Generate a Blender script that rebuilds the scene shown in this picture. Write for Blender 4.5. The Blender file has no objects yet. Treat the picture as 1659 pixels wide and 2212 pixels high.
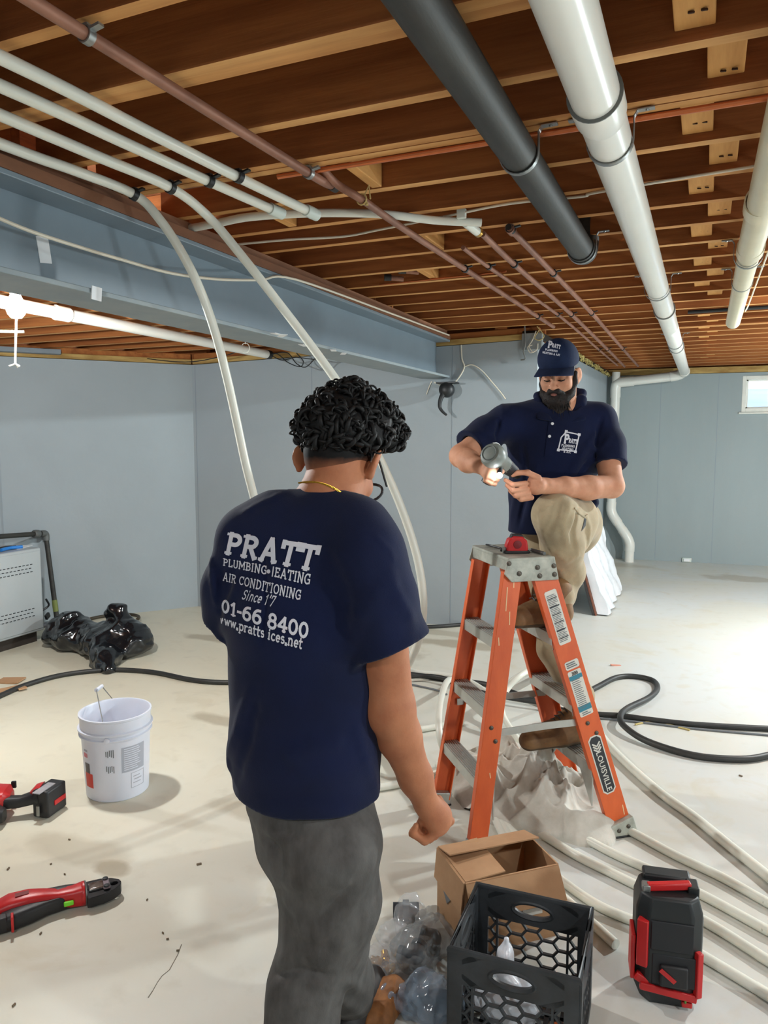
import bpy, bmesh, math, random
import numpy as np
from mathutils import Vector, Matrix, Euler
from mathutils.bvhtree import BVHTree
random.seed(7)
rng = np.random.default_rng(7)
SC = bpy.context.scene
COL = SC.collection
PI = math.pi
def R(a): return math.radians(a)

# ------------------------------------------------------------------ camera
cd = bpy.data.cameras.new('camera')
cam = bpy.data.objects.new('camera', cd); COL.objects.link(cam)
CAM_H, PITCH, YAW, FPX = 1.58, R(5.67), R(23.4), 1600.0
cd.sensor_fit = 'VERTICAL'; cd.sensor_height = 24.0; cd.lens = FPX / 2212 * 24.0
cd.clip_start = 0.02
cam.location = (0, 0, CAM_H); cam.rotation_euler = (R(90) - PITCH, 0, YAW)
SC.camera = cam
# ------------------------------------------------------------------ world: overcast daylight seen through the small window
w = bpy.data.worlds.new('world'); SC.world = w; w.use_nodes = True
w.node_tree.nodes['Background'].inputs[0].default_value = (0.72, 0.82, 1.0, 1)
w.node_tree.nodes['Background'].inputs[1].default_value = 5.0
# ------------------------------------------------------------------ work lamp, unseen ceiling lights and added fill lights
def lamp(name, loc, energy, col=(1, 1, 1), size=0.05):
    ld = bpy.data.lights.new(name, 'POINT'); ld.energy = energy; ld.color = col; ld.shadow_soft_size = size
    o = bpy.data.objects.new(name, ld); COL.objects.link(o); o.location = loc
    return o
lamp('work_lamp_light', (-2.87, 2.45, 2.12), 85, (0.93, 0.98, 0.99), 0.045)
lamp('unseen_ceiling_light', (1.5, 0.83, 2.468), 32, (0.86, 0.96, 0.99), 0.05)
lamp('unseen_ceiling_light', (1.7, 5.40, 2.468), 135, (0.85, 0.96, 0.98), 0.05)
lamp('unseen_ceiling_light', (-0.6, -1.3, 2.468), 40, (0.86, 0.96, 0.99), 0.08)  # unseen fill behind the camera, added to brighten the near side
lamp('joist_fill_light', (2.1, 6.4, 1.30), 66, (0.85, 0.96, 0.98), 0.12)  # unseen, added to light joist undersides, set where the floor is brightest
lamp('joist_fill_light', (2.6, 1.9, 1.25), 36, (0.87, 0.96, 0.98), 0.12)  # unseen, added to light the nearer joist undersides
SC.view_settings.view_transform = 'Standard'; SC.view_settings.look = 'None'
SC.view_settings.gamma = 1.0; SC.view_settings.use_curve_mapping = False
SC.view_settings.exposure = 1.6
SC.cycles.use_denoising = True
SC.cycles.max_bounces = 8; SC.cycles.diffuse_bounces = 5; SC.cycles.transparent_max_bounces = 12

# ------------------------------------------------------------------ survey helpers: sight lines from the camera station to known planes
_fw = np.array([-math.sin(YAW) * math.cos(PITCH), math.cos(YAW) * math.cos(PITCH), -math.sin(PITCH)])
_rt = np.array([math.cos(YAW), math.sin(YAW), 0.0]); _up = np.cross(_rt, _fw)
_C = np.array([0, 0, CAM_H])
def sight(x, y): return _fw + _rt * (x - 829.5) / FPX + _up * (1106 - y) / FPX
def onz(x, y, z=0.0):
    r = sight(x, y); return Vector(_C + r * (z - CAM_H) / r[2])
def onX(x, y, X):
    r = sight(x, y); return Vector(_C + r * X / r[0])
def onY(x, y, Y):
    r = sight(x, y); return Vector(_C + r * Y / r[1])
def at(x, y, d): return Vector(_C + sight(x, y) * d)

# ------------------------------------------------------------------ materials
MATS = {}
def srgb(c):
    return tuple(((v / 255) / 12.92 if v / 255 <= 0.04045 else ((v / 255 + 0.055) / 1.055) ** 2.4) for v in c)
def mat(name, rgb, rough=0.6, metal=0.0, var=0.0, scale=8.0, bump=0.0, bscale=60.0, rgb2=None, spec=0.5, trans=0.0, alpha=1.0,
        emit=None, estr=0.0, stretch=None, coat=0.0, sheen=0.0, sss=0.0):
    if name in MATS: return MATS[name]
    m = bpy.data.materials.new(name); m.use_nodes = True; nt = m.node_tree; N, L = nt.nodes, nt.links
    b = N['Principled BSDF']; c = srgb(rgb)
    b.inputs['Base Color'].default_value = (*c, 1); b.inputs['Roughness'].default_value = rough
    b.inputs['Metallic'].default_value = metal; b.inputs['Specular IOR Level'].default_value = spec
    b.inputs['Transmission Weight'].default_value = trans; b.inputs['Alpha'].default_value = alpha
    b.inputs['Coat Weight'].default_value = coat; b.inputs['Sheen Weight'].default_value = sheen
    if sss:
        b.inputs['Subsurface Weight'].default_value = sss; b.inputs['Subsurface Radius'].default_value = (0.01, 0.004, 0.002)
    if emit:
        b.inputs['Emission Color'].default_value = (*srgb(emit), 1); b.inputs['Emission Strength'].default_value = estr
    tc = N.new('ShaderNodeTexCoord'); mp = N.new('ShaderNodeMapping'); L.new(tc.outputs['Object'], mp.inputs[0])
    if stretch: mp.inputs['Scale'].default_value = stretch
    if var or rgb2:
        n = N.new('ShaderNodeTexNoise'); n.inputs['Scale'].default_value = scale; n.inputs['Detail'].default_value = 5
        n.inputs['Roughness'].default_value = 0.6
        L.new(mp.outputs[0], n.inputs['Vector'])
        r = N.new('ShaderNodeValToRGB'); L.new(n.outputs['Fac'], r.inputs[0])
        c2 = srgb(rgb2) if rgb2 else tuple(v * (1 - var) for v in c)
        r.color_ramp.elements[0].position = 0.35; r.color_ramp.elements[1].position = 0.65
        r.color_ramp.elements[0].color = (*c2, 1); r.color_ramp.elements[1].color = (*c, 1)
        L.new(r.outputs[0], b.inputs['Base Color'])
    if bump:
        n2 = N.new('ShaderNodeTexNoise'); n2.inputs['Scale'].default_value = bscale; n2.inputs['Detail'].default_value = 4
        L.new(mp.outputs[0], n2.inputs['Vector'])
        bp = N.new('ShaderNodeBump'); bp.inputs['Strength'].default_value = bump; bp.inputs['Distance'].default_value = 0.004
        L.new(n2.outputs['Fac'], bp.inputs['Height']); L.new(bp.outputs[0], b.inputs['Normal'])
    MATS[name] = m
    return m

# ------------------------------------------------------------------ mesh builder
def frame_from(d, up=Vector((0, 0, 1))):
    d = Vector(d).normalized()
    if abs(d.dot(up)) > 0.99: up = Vector((0, 1, 0))
    x = up.cross(d).normalized(); y = d.cross(x).normalized()
    return x, y, d
def spline(pts, n=8, closed=False):
    P = [Vector(p) for p in pts]; out = []; k = len(P)
    rngk = range(k if closed else k - 1)
    for i in rngk:
        p0 = P[(i - 1) % k] if (closed or i > 0) else P[0] * 2 - P[1]
        p1 = P[i]; p2 = P[(i + 1) % k]
        p3 = P[(i + 2) % k] if (closed or i + 2 < k) else P[-1] * 2 - P[-2]
        for j in range(n):
            t = j / n
            out.append(0.5 * ((2 * p1) + (p2 - p0) * t + (2 * p0 - 5 * p1 + 4 * p2 - p3) * t * t + (3 * p1 - p0 - 3 * p2 + p3) * t ** 3))
    if not closed: out.append(P[-1])
    return out
def wmat(o):
    M = o.matrix_basis.copy()
    if o.parent is not None: M = wmat(o.parent) @ o.matrix_parent_inverse @ M
    return M
class MB:
    def __init__(s): s.v = []; s.f = []; s.m = []
    def add(s, vs, fs, m=0):
        o = len(s.v); s.v += [tuple(v) for v in vs]
        s.f += [tuple(i + o for i in f) for f in fs]; s.m += [m] * len(fs); return s
    def box(s, c, d, rot=None, m=0):
        c = Vector(c); h = [x / 2 for x in d]
        vs = [Vector((sx * h[0], sy * h[1], sz * h[2])) for sx in (-1, 1) for sy in (-1, 1) for sz in (-1, 1)]
        if rot is not None:
            M = rot if isinstance(rot, Matrix) else Euler(rot).to_matrix()
            vs = [M @ v for v in vs]
        return s.add([v + c for v in vs], [(0, 1, 3, 2), (4, 6, 7, 5), (0, 4, 5, 1), (2, 3, 7, 6), (0, 2, 6, 4), (1, 5, 7, 3)], m)
    def bar(s, a, b, wx, wy, up=(0, 0, 1), m=0):
        a, b = Vector(a), Vector(b); x, y, d = frame_from(b - a, Vector(up))
        M = Matrix((x, y, d)).transposed()
        return s.box((a + b) / 2, (wx, wy, (b - a).length), M, m)
    def tube(s, path, r, n=12, m=0, cap=True, flat=None, closed=False):
        P = [Vector(p) for p in path]; k = len(P); x = None; vs = []; fs = []
        for i, p in enumerate(P):
            if closed: d = P[(i + 1) % k] - P[i - 1]
            else: d = (P[min(i + 1, k - 1)] - P[max(i - 1, 0)])
            d = d.normalized() if d.length > 1e-9 else Vector((0, 0, 1))
            if x is None: x, y, _ = frame_from(d)
            else:
                x = (x - d * x.dot(d)); x = x.normalized() if x.length > 1e-6 else frame_from(d)[0]
                y = d.cross(x)
            rr = r[i] if hasattr(r, '__len__') else r
            f = flat if flat else (1, 1)
            for j in range(n):
                a = 2 * PI * j / n
                vs.append(p + x * (math.cos(a) * rr * f[0]) + y * (math.sin(a) * rr * f[1]))
        for i in range(k if closed else k - 1):
            for j in range(n):
                j2 = (j + 1) % n; i2 = (i + 1) % k
                fs.append((i * n + j, i * n + j2, i2 * n + j2, i2 * n + j))
        if cap and not closed:
            fs.append(tuple(reversed(range(n)))); fs.append(tuple(range((k - 1) * n, k * n)))
        return s.add(vs, fs, m)
    def lathe(s, prof, n=24, M=None, m=0, cap=True, arc=2 * PI):
        M = M or Matrix.Identity(4); vs = []; fs = []; k = len(prof); full = abs(arc - 2 * PI) < 1e-6
        nn = n if full else n + 1
        for (r, z) in prof:
            for j in range(nn):
                a = arc * j / n
                vs.append(M @ Vector((r * math.cos(a), r * math.sin(a), z)))
        for i in range(k - 1):
            for j in range(n):
                j2 = (j + 1) % nn
                fs.append((i * nn + j, i * nn + j2, (i + 1) * nn + j2, (i + 1) * nn + j))
        if cap and full:
            fs.append(tuple(reversed(range(nn)))); fs.append(tuple(range((k - 1) * nn, k * nn)))
        return s.add(vs, fs, m)
    def prism(s, poly, h, M=None, m=0, z0=0.0):
        M = M or Matrix.Identity(4); k = len(poly)
        vs = [M @ Vector((p[0], p[1], z0)) for p in poly] + [M @ Vector((p[0], p[1], z0 + h)) for p in poly]
        fs = [tuple(reversed(range(k))), tuple(range(k, 2 * k))] + [(i, (i + 1) % k, (i + 1) % k + k, i + k) for i in range(k)]
        return s.add(vs, fs, m)
    def build(s, name, mats, parent=None, smooth=35, bevel=0.0, seg=2, local=False):
        me = bpy.data.meshes.new(name); me.from_pydata(s.v, [], s.f)
        if not isinstance(mats, (list, tuple)): mats = [mats]
        for mm in mats: me.materials.append(mm)
        if len(mats) > 1: me.polygons.foreach_set('material_index', s.m)
        me.validate()
        if smooth:
            bm = bmesh.new(); bm.from_mesh(me); bmesh.ops.recalc_face_normals(bm, faces=bm.faces); bm.to_mesh(me); bm.free()
            me.shade_smooth()
            me.set_sharp_from_angle(angle=R(smooth))
        o = bpy.data.objects.new(name, me); COL.objects.link(o)
        if parent is not None:
            o.parent = parent
            if not local: o.matrix_parent_inverse = wmat(parent).inverted()
        if bevel:
            b = o.modifiers.new('bevel', 'BEVEL'); b.width = bevel; b.segments = seg; b.limit_method = 'ANGLE'; b.angle_limit = R(40)
            b.harden_normals = False
        return o
def tag(o, label, cat, group=None, kind=None):
    o['label'] = label; o['category'] = cat
    if group: o['group'] = group
    if kind: o['kind'] = kind
    return o
def thing(name, label, cat, loc=(0, 0, 0), rotz=0.0, group=None):
    o = bpy.data.objects.new(name, None); COL.objects.link(o); o.location = loc; o.rotation_euler = (0, 0, rotz)
    o.empty_display_size = 0.05
    return tag(o, label, cat, group)
def struct(o, kind='structure'):
    o['kind'] = kind; return o
def copy_tree(o, parent=None, loc=None):
    c = o.copy(); COL.objects.link(c)
    if parent is not None: c.parent = parent
    if loc is not None: c.location = loc
    for ch in [x for x in bpy.data.objects if x.parent == o]: copy_tree(ch, c)
    return c
def Mto(loc, zdir, up=(0, 0, 1)):
    x, y, d = frame_from(Vector(zdir), Vector(up))
    return Matrix.Translation(Vector(loc)) @ Matrix((x, y, d)).transposed().to_4x4()
def text_mesh(txt, size, bold=0.0, align='CENTER', res=2):
    cu = bpy.data.curves.new('lettering', 'FONT'); cu.body = txt; cu.size = size; cu.offset = bold; cu.align_x = align
    cu.resolution_u = res; cu.fill_mode = 'FRONT'
    o = bpy.data.objects.new('lettering', cu); COL.objects.link(o)
    dg = bpy.context.evaluated_depsgraph_get(); dg.update()
    me = o.evaluated_get(dg).to_mesh()
    vs = [tuple(v.co) for v in me.vertices]; fs = [tuple(p.vertices) for p in me.polygons]
    o.evaluated_get(dg).to_mesh_clear()
    bpy.data.objects.remove(o); bpy.data.curves.remove(cu)
    return vs, fs
# ================================================================== SETTING
def concrete_floor():
    m = bpy.data.materials.new('concrete_floor'); m.use_nodes = True; nt = m.node_tree; N, L = nt.nodes, nt.links
    b = N['Principled BSDF']; b.inputs['Roughness'].default_value = 0.42; b.inputs['Specular IOR Level'].default_value = 0.35
    tc = N.new('ShaderNodeTexCoord')
    def noise(scale, det=5, dist=0.0, rough=0.55):
        n = N.new('ShaderNodeTexNoise'); n.inputs['Scale'].default_value = scale; n.inputs['Detail'].default_value = det
        n.inputs['Distortion'].default_value = dist; n.inputs['Roughness'].default_value = rough
        L.new(tc.outputs['Object'], n.inputs['Vector']); return n.outputs['Fac']
    def ramp(f, p0, p1, c0, c1):
        r = N.new('ShaderNodeValToRGB'); r.color_ramp.elements[0].position = p0; r.color_ramp.elements[1].position = p1
        r.color_ramp.elements[0].color = (*c0, 1) if len(c0) == 3 else c0; r.color_ramp.elements[1].color = (*c1, 1)
        L.new(f, r.inputs[0]); return r.outputs[0]
    def mix(f, a, c):
        x = N.new('ShaderNodeMix'); x.data_type = 'RGBA'; L.new(f, x.inputs['Factor'])
        for s, v in ((6, a), (7, c)):
            if isinstance(v, tuple): x.inputs[s].default_value = (*v, 1)
            else: L.new(v, x.inputs[s])
        return x.outputs[2]
    def math1(op, a, v):
        x = N.new('ShaderNodeMath'); x.operation = op; x.use_clamp = True
        L.new(a, x.inputs[0])
        if isinstance(v, (int, float)): x.inputs[1].default_value = v
        else: L.new(v, x.inputs[1])
        return x.outputs[0]
    # warm cement towards the boiler side, grey-white towards the far side
    sx = N.new('ShaderNodeSeparateXYZ'); L.new(tc.outputs['Object'], sx.inputs[0])
    mr = N.new('ShaderNodeMapRange'); mr.inputs[1].default_value = -2.6; mr.inputs[2].default_value = -0.4
    L.new(sx.outputs['X'], mr.inputs[0])
    base = mix(mr.outputs[0], srgb((218, 212, 192)), srgb((206, 208, 205)))
    col = mix(ramp(noise(1.1, 6, 0.6), 0.42, 0.62, (0, 0, 0), (0.45, 0.45, 0.45)), base, srgb((208, 202, 182)))
    col = mix(ramp(noise(9, 6), 0.55, 0.75, (0, 0, 0), (0.35, 0.35, 0.35)), col, srgb((188, 182, 166)))
    col = mix(ramp(noise(2.3, 7, 1.2), 0.58, 0.66, (0, 0, 0), (0.35, 0.35, 0.35)), col, srgb((198, 188, 164)))
    # damp stains, each with its own outline
    stains = [(-2.35, 3.35, 0.34, 0.08, 0.6), (-2.2, 4.95, 0.42, 0.14, 0.75), (-1.75, 5.35, 0.5, 0.12, 0.7), (-1.7, 2.55, 0.22, 0.09, 0.45),
              (-1.95, 1.98, 0.10, 0.05, 0.7), (-2.15, 2.02, 0.25, 0.10, 0.4), (-3.4, 4.75, 0.5, 0.10, 0.65), (-3.2, 5.35, 0.5, 0.12, 0.4),
              (-2.95, 3.02, 0.08, 0.035, 0.6), (0.45, 9.2, 0.45, 0.22, 0.55), (-0.9, 9.6, 0.35, 0.2, 0.4), (-2.05, 2.35, 0.42, 0.06, 0.25),
              (-1.95, 5.62, 0.9, 0.1, 0.5), (-1.2, 2.05, 0.2, 0.03, 0.3)]
    nz = N.new('ShaderNodeTexNoise'); nz.inputs['Scale'].default_value = 4.5; nz.inputs['Detail'].default_value = 6
    L.new(tc.outputs['Object'], nz.inputs['Vector'])
    for (x, y, rx, ry, k) in stains:
        mp = N.new('ShaderNodeMapping'); mp.inputs['Location'].default_value = (-x / rx, -y / ry, 0)
        mp.inputs['Scale'].default_value = (1 / rx, 1 / ry, 0); L.new(tc.outputs['Object'], mp.inputs[0])
        ln = N.new('ShaderNodeVectorMath'); ln.operation = 'LENGTH'; L.new(mp.outputs[0], ln.inputs[0])
        a = N.new('ShaderNodeMath'); a.operation = 'MULTIPLY_ADD'; L.new(nz.outputs['Fac'], a.inputs[0])
        a.inputs[1].default_value = 1.6; L.new(ln.outputs['Value'], a.inputs[2])
        g = ramp(a.outputs[0], 0.0, 1.0, (k, k, k), (0, 0, 0))
        rr = g.node; rr.color_ramp.elements[0].position = 1.45 / 2; rr.color_ramp.elements[1].position = 1.85 / 2
        h = N.new('ShaderNodeMath'); h.operation = 'MULTIPLY'; h.inputs[1].default_value = 0.5
        L.new(a.outputs[0], h.inputs[0]); L.new(h.outputs[0], rr.inputs[0])
        col = mix(g, col, srgb((158, 146, 124)))
    L.new(col, b.inputs['Base Color'])
    bp = N.new('ShaderNodeBump'); bp.inputs['Strength'].default_value = 0.18; bp.inputs['Distance'].default_value = 0.01
    L.new(noise(6, 8), bp.inputs['Height']); L.new(bp.outputs[0], b.inputs['Normal'])
    return m
M_floor = concrete_floor()
M_wall = mat('painted_wall', (158, 167, 172), 0.62, var=0.06, scale=1.6, bump=0.25, bscale=25, spec=0.3)
M_wall2 = mat('painted_wall_far', (150, 160, 161), 0.62, var=0.08, scale=1.3, bump=0.25, bscale=25, stretch=(1, 1, 0.25), spec=0.3)
M_seam = mat('wall_seam', (140, 150, 158), 0.7)
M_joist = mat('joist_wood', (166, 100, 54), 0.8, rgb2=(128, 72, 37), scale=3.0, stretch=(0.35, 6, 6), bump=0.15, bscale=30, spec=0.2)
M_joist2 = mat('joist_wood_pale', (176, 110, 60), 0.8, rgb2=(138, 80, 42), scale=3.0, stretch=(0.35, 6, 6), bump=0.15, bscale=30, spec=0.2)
M_edge = mat('joist_edge_lightened', (208, 152, 92), 0.65, rgb2=(180, 122, 68), scale=3.0, stretch=(0.5, 8, 8), spec=0.25)  # lightened copy of the joist wood, makes the undersides look lit
M_edge2 = mat('joist_edge_lightened_pale', (214, 162, 102), 0.65, rgb2=(188, 132, 76), scale=3.0, stretch=(0.5, 8, 8), spec=0.25)
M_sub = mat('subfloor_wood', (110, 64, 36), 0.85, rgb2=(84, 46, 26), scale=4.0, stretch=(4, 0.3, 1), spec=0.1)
M_block = mat('blocking_wood', (214, 160, 96), 0.7, rgb2=(186, 128, 70), scale=4.0, stretch=(5, 0.4, 3), spec=0.2)
M_sill = mat('sill_wood', (190, 158, 98), 0.75, rgb2=(150, 116, 66), scale=4.0, stretch=(1, 1, 6), spec=0.2)
M_nail = mat('rusty_nail', (70, 48, 36), 0.6, 0.6)
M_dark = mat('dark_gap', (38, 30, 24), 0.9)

fl = struct(MB().box((-1.0, 4.5, -0.05), (12, 16, 0.1)).build('floor', M_floor, smooth=0))

def wall(name, a, b, z0, z1, side, mt=M_wall, th=0.2):
    """wall from a to b (x, y), tops z0 and z1, thickness towards `side` (unit normal pointing out of the room)"""
    n = Vector((side[0], side[1], 0)).normalized() * th
    A, B = Vector((*a, 0)), Vector((*b, 0)); vs = []
    for P, zt in ((A, z0), (B, z1)):
        for q in (Vector(), n):
            vs += [P + q + Vector((0, 0, -0.02)), P + q + Vector((0, 0, zt))]
    fs = [(0, 1, 5, 4), (2, 6, 7, 3), (0, 2, 3, 1), (4, 5, 7, 6), (1, 3, 7, 5), (0, 4, 6, 2)]
    return struct(MB().add(vs, fs).build(name, mt, smooth=0))
WL0, WC, WM, WF = (-7.3, 1.97), (-4.35, 5.62), (-1.25, 5.95), (-1.2, 10.1)
WCx = (WC[0] + 0.19, WC[1] + 0.235)
w_left = wall('wall_left', WL0, WCx, 2.25, 2.25, (-0.78, 0.63))
w_mid = wall('wall_middle', WC, WM, 2.25, 2.36, (-0.09, 1))
w_side = wall('wall_side', WM, WF, 2.36, 2.385, (-1, 0))
w_right = wall('wall_right', (4.2, -3.2), (4.2, 10.6), 2.72, 2.72, (1, 0))
w_back = wall('wall_back', (-7.3, -3.2), (4.2, -3.2), 2.72, 2.72, (0, -1))
w_west = wall('wall_west', (-7.3, -3.2), (-7.3, 1.97), 2.72, 2.72, (-1, 0))
# far wall with a hole for the window
def far_y(x): return 10.1 + 0.075 * (x + 1.2)
FW = MB(); wx0, wx1, wz0, wz1 = 0.385, 1.25, 1.90, 2.345
for (x0, x1, z0, z1) in ((-1.4, wx0, -0.02, 2.385), (wx1, 4.3, -0.02, 2.385), (wx0, wx1, -0.02, wz0), (wx0, wx1, wz1, 2.385)):
    vs = [Vector((x, far_y(x) + t, z)) for x in (x0, x1) for t in (0, 0.22) for z in (z0, z1)]
    FW.add(vs, [(0, 1, 3, 2), (4, 6, 7, 5), (0, 4, 5, 1), (2, 3, 7, 6), (0, 2, 6, 4), (1, 5, 7, 3)])
w_far = struct(FW.build('wall_far', M_wall2, smooth=0))
# form seams in the poured walls: shallow ridges
def seam(parent, p, z1, n):
    MB().bar((*p, 0.02), (*p, z1), 0.006, 0.002, up=(*n, 0)).build('seam', M_seam, parent, smooth=0)
def on_mid(t): return (WC[0] + (WM[0] - WC[0]) * t, WC[1] + (WM[1] - WC[1]) * t - 0.0005)
struct(MB().box((WC[0] - 0.10, WC[1] + 0.16, 2.45), (0.30, 0.22, 0.56), (0, 0, 0.4)).build('corner_leak_block', M_joist, w_mid, smooth=0), 'structure')  # block added behind the corner to stop a light leak
MB().box((-1.30, 10.22, 2.45), (0.2, 0.22, 0.56)).build('corner_leak_block', M_joist, w_side, smooth=0)  # added to keep daylight from leaking in at the far corner
seam(w_mid, on_mid(0.01), 2.24, (0, 1)); seam(w_mid, on_mid(0.38), 2.28, (0, 1)); seam(w_mid, on_mid(0.78), 2.33, (0, 1))
seam(w_far, (-0.55, far_y(-0.55) - 0.0005), 2.36, (0, 1)); seam(w_far, (0.12, far_y(0.12) - 0.0005), 2.36, (0, 1))
seam(w_side, (-1.248, 7.6), 2.35, (1, 0)); seam(w_left, (-5.35, 4.37), 2.24, (0.7, 0.7))
# patch of skim plaster on the middle wall, by the beam pocket
# window
M_frame = mat('window_frame_white', (226, 224, 214), 0.5, var=0.1, scale=12)
M_glass = mat('window_glass', (235, 242, 250), 0.05, trans=1.0, spec=0.5)
wy = far_y(0.8)
win = struct(thing('window_1', 'small white framed basement window high in the far wall', 'window', (0.82, wy, wz0)))
del win['category']
def wbox(x0, x1, z0, z1, y0, y1, nm, mt, par=win, m2=0):
    return MB().box(((x0 + x1) / 2, (y0 + y1) / 2, (z0 + z1) / 2), (x1 - x0, y1 - y0, z1 - z0)).build(nm, mt, par, smooth=0, bevel=0.004)
for (a, b_, c, d) in ((wx0, wx0 + 0.045, wz0, wz1), (wx1 - 0.045, wx1, wz0, wz1), (wx0 + 0.044, wx1 - 0.044, wz0 + 0.001, wz0 + 0.05), (wx0 + 0.044, wx1 - 0.044, wz1 - 0.045, wz1 - 0.001)):
    wbox(a, b_, c, d, wy - 0.03, wy + 0.1, 'frame', M_frame)
for (a, b_, c, d) in ((wx0 + 0.045, wx0 + 0.07, wz0 + 0.05, wz1 - 0.045), (wx1 - 0.07, wx1 - 0.045, wz0 + 0.05, wz1 - 0.045), (0.80, 0.83, wz0 + 0.05, wz1 - 0.045),
                      (wx0 + 0.045, wx1 - 0.045, wz0 + 0.05, wz0 + 0.07), (wx0 + 0.045, wx1 - 0.045, wz1 - 0.065, wz1 - 0.045)):
    wbox(a, b_, c, d, wy + 0.02, wy + 0.05, 'sash', M_frame)
MB().box(((wx0 + wx1) / 2, wy + 0.04, (wz0 + wz1) / 2), (wx1 - wx0 - 0.1, 0.004, wz1 - wz0 - 0.1)).build('pane', M_glass, win, smooth=0)
wbox(wx0 - 0.03, wx1 + 0.03, wz0 - 0.02, wz0, wy - 0.06, wy + 0.08, 'sill', M_frame)
M_well = mat('window_well_metal', (176, 190, 214), 0.5, 0.3, var=0.15, scale=3, stretch=(0.4, 1, 9))
wl = MB()
prof = []
for k in range(13):
    a = PI * k / 12; prof.append((0.82 + 0.75 * math.cos(a), wy + 0.24 + 0.7 * math.sin(a)))
vs = []; fs = []
for i, (x, y) in enumerate(prof):
    for j in range(13):
        z = 1.7 + 0.045 * j; o = 0.012 * (j % 2)
        vs.append((x, y + o, z))
for i in range(12):
    for j in range(12):
        fs.append((i * 13 + j, (i + 1) * 13 + j, (i + 1) * 13 + j + 1, i * 13 + j + 1))
struct(wl.add(vs, fs).build('window_well', M_well, smooth=60))

# ceiling: subfloor boards on joists, two lengths lapped over the steel beam
JZ, JD, JT = 2.46, 0.235, 0.038
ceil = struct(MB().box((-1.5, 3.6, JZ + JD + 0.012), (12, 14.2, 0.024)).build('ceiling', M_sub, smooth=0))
ys = [-2.985 + 0.305 * k for k in range(43)]
ys = [y for y in ys if y < 9.75] + [9.93]
def joist_proto(ln, face, edge, JD=JD):      # edges lightened, faces darker: underside brightness put into the wood colour
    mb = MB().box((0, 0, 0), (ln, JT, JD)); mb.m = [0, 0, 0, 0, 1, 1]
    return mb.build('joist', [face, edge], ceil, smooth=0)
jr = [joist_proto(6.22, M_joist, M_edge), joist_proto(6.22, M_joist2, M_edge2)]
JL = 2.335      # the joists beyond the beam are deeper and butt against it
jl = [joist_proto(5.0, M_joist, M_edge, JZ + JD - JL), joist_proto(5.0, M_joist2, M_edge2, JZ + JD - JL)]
used = {}
def put_joist(protos, x, y, tilt=0.0, zc=None):
    p = protos[int(rng.integers(0, 2))]
    if p.name not in used: used[p.name] = 1; o = p
    else: o = p.copy(); COL.objects.link(o)
    o.location = (x, y, (zc or JZ + JD / 2) + rng.uniform(-0.002, 0.002)); o.rotation_euler = (0, 0, tilt)
for y in ys:
    put_joist(jr, 1.05, y, rng.uniform(-0.0012, 0.0012))
    if y < 5.5: put_joist(jl, -4.715, y + 0.040, rng.uniform(-0.001, 0.001), (JL + JZ + JD) / 2)
for y in (1.59 - 0.04, 0.37 - 0.04, 2.2 - 0.04, 6.5):      # doubled joists
    put_joist(jr, 1.05, y)
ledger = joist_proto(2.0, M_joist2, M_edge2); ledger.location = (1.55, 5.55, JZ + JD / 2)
# flat blocking between the joists, staggered
k = 0
bl = MB().box((0, 0, 0), (0.085, 0.265, 0.038)).build('blocking', M_block, ceil, smooth=0, bevel=0.003)
bm_nails = []
yy = sorted(y for y in ys if 0.2 < y < 9.7)
for i, y in enumerate(yy):
    if 5.0 < y < 5.75: continue
    o = bl if k == 0 else bl.copy()
    if k: COL.objects.link(o)
    x = (-0.055 if i % 2 == 0 else 0.012) + rng.uniform(-0.004, 0.004)
    o.location = (x, y + 0.1525, JZ + 0.045 + rng.uniform(-0.006, 0.006)); k += 1
    if y < 4.2:
        nb = MB()
        for q in (-0.012, 0.014):
            nb.bar((x + q, y + 0.21, JZ + 0.025), (x + q + 0.012, y + 0.205, JZ + 0.022), 0.005, 0.004)
        nb.build('nail', M_nail, ceil, smooth=0)
# upright solid blocking near the pipes
for (x, y) in ((-1.10, 2.215), (-1.62, 2.52), (-1.18, 3.13), (-1.42, 3.74)):
    MB().box((x, y + 0.1325, JZ + 0.1), (0.038, 0.265, 0.2)).build('blocking', M_block, ceil, smooth=0, bevel=0.003)
# sill plates on the wall tops
def sill(a, b, z0, z1, h, off, nm='sill_plate', mt=M_sill, wd=0.13, par=ceil):
    A, B = Vector((*a, z0 + h / 2)), Vector((*b, z1 + h / 2)); n = Vector((off[0], off[1], 0))
    return MB().bar(A + n, B + n, wd, h, up=(0, 0, 1)).build(nm, mt, par, smooth=0, bevel=0.004)
# frame_from gives x sideways, y up for a horizontal bar
sill(WC, WM, 2.255, 2.365, 0.045, (0, 0.06)); sill(WC, WM, 2.30, 2.41, 0.05, (0, 0.085), mt=M_joist2)
sill(WL0, WC, 2.255, 2.255, 0.045, (-0.06, 0.05)); sill(WL0, WC, 2.30, 2.30, 0.05, (-0.075, 0.06), mt=M_joist2)
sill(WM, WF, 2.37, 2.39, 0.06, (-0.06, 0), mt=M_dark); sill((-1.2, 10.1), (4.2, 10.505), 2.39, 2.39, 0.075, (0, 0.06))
for (a, b, n, zr) in (((-1.45, 10.1), (4.3, 10.53), (0, 0.12), 2.57), (WM, WF, (-0.3, 0), 2.5), ((WC[0] - 0.3, WC[1] - 0.03), WM, (0, 0.30), 2.5), (WL0, WCx, (-0.24, 0.20), 2.5)):
    MB().bar((a[0] + n[0], a[1] + n[1], zr), (b[0] + n[0], b[1] + n[1], zr), 0.1, 2 * (2.73 - zr)).build('rim_joist', M_joist, ceil, smooth=0)
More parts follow.
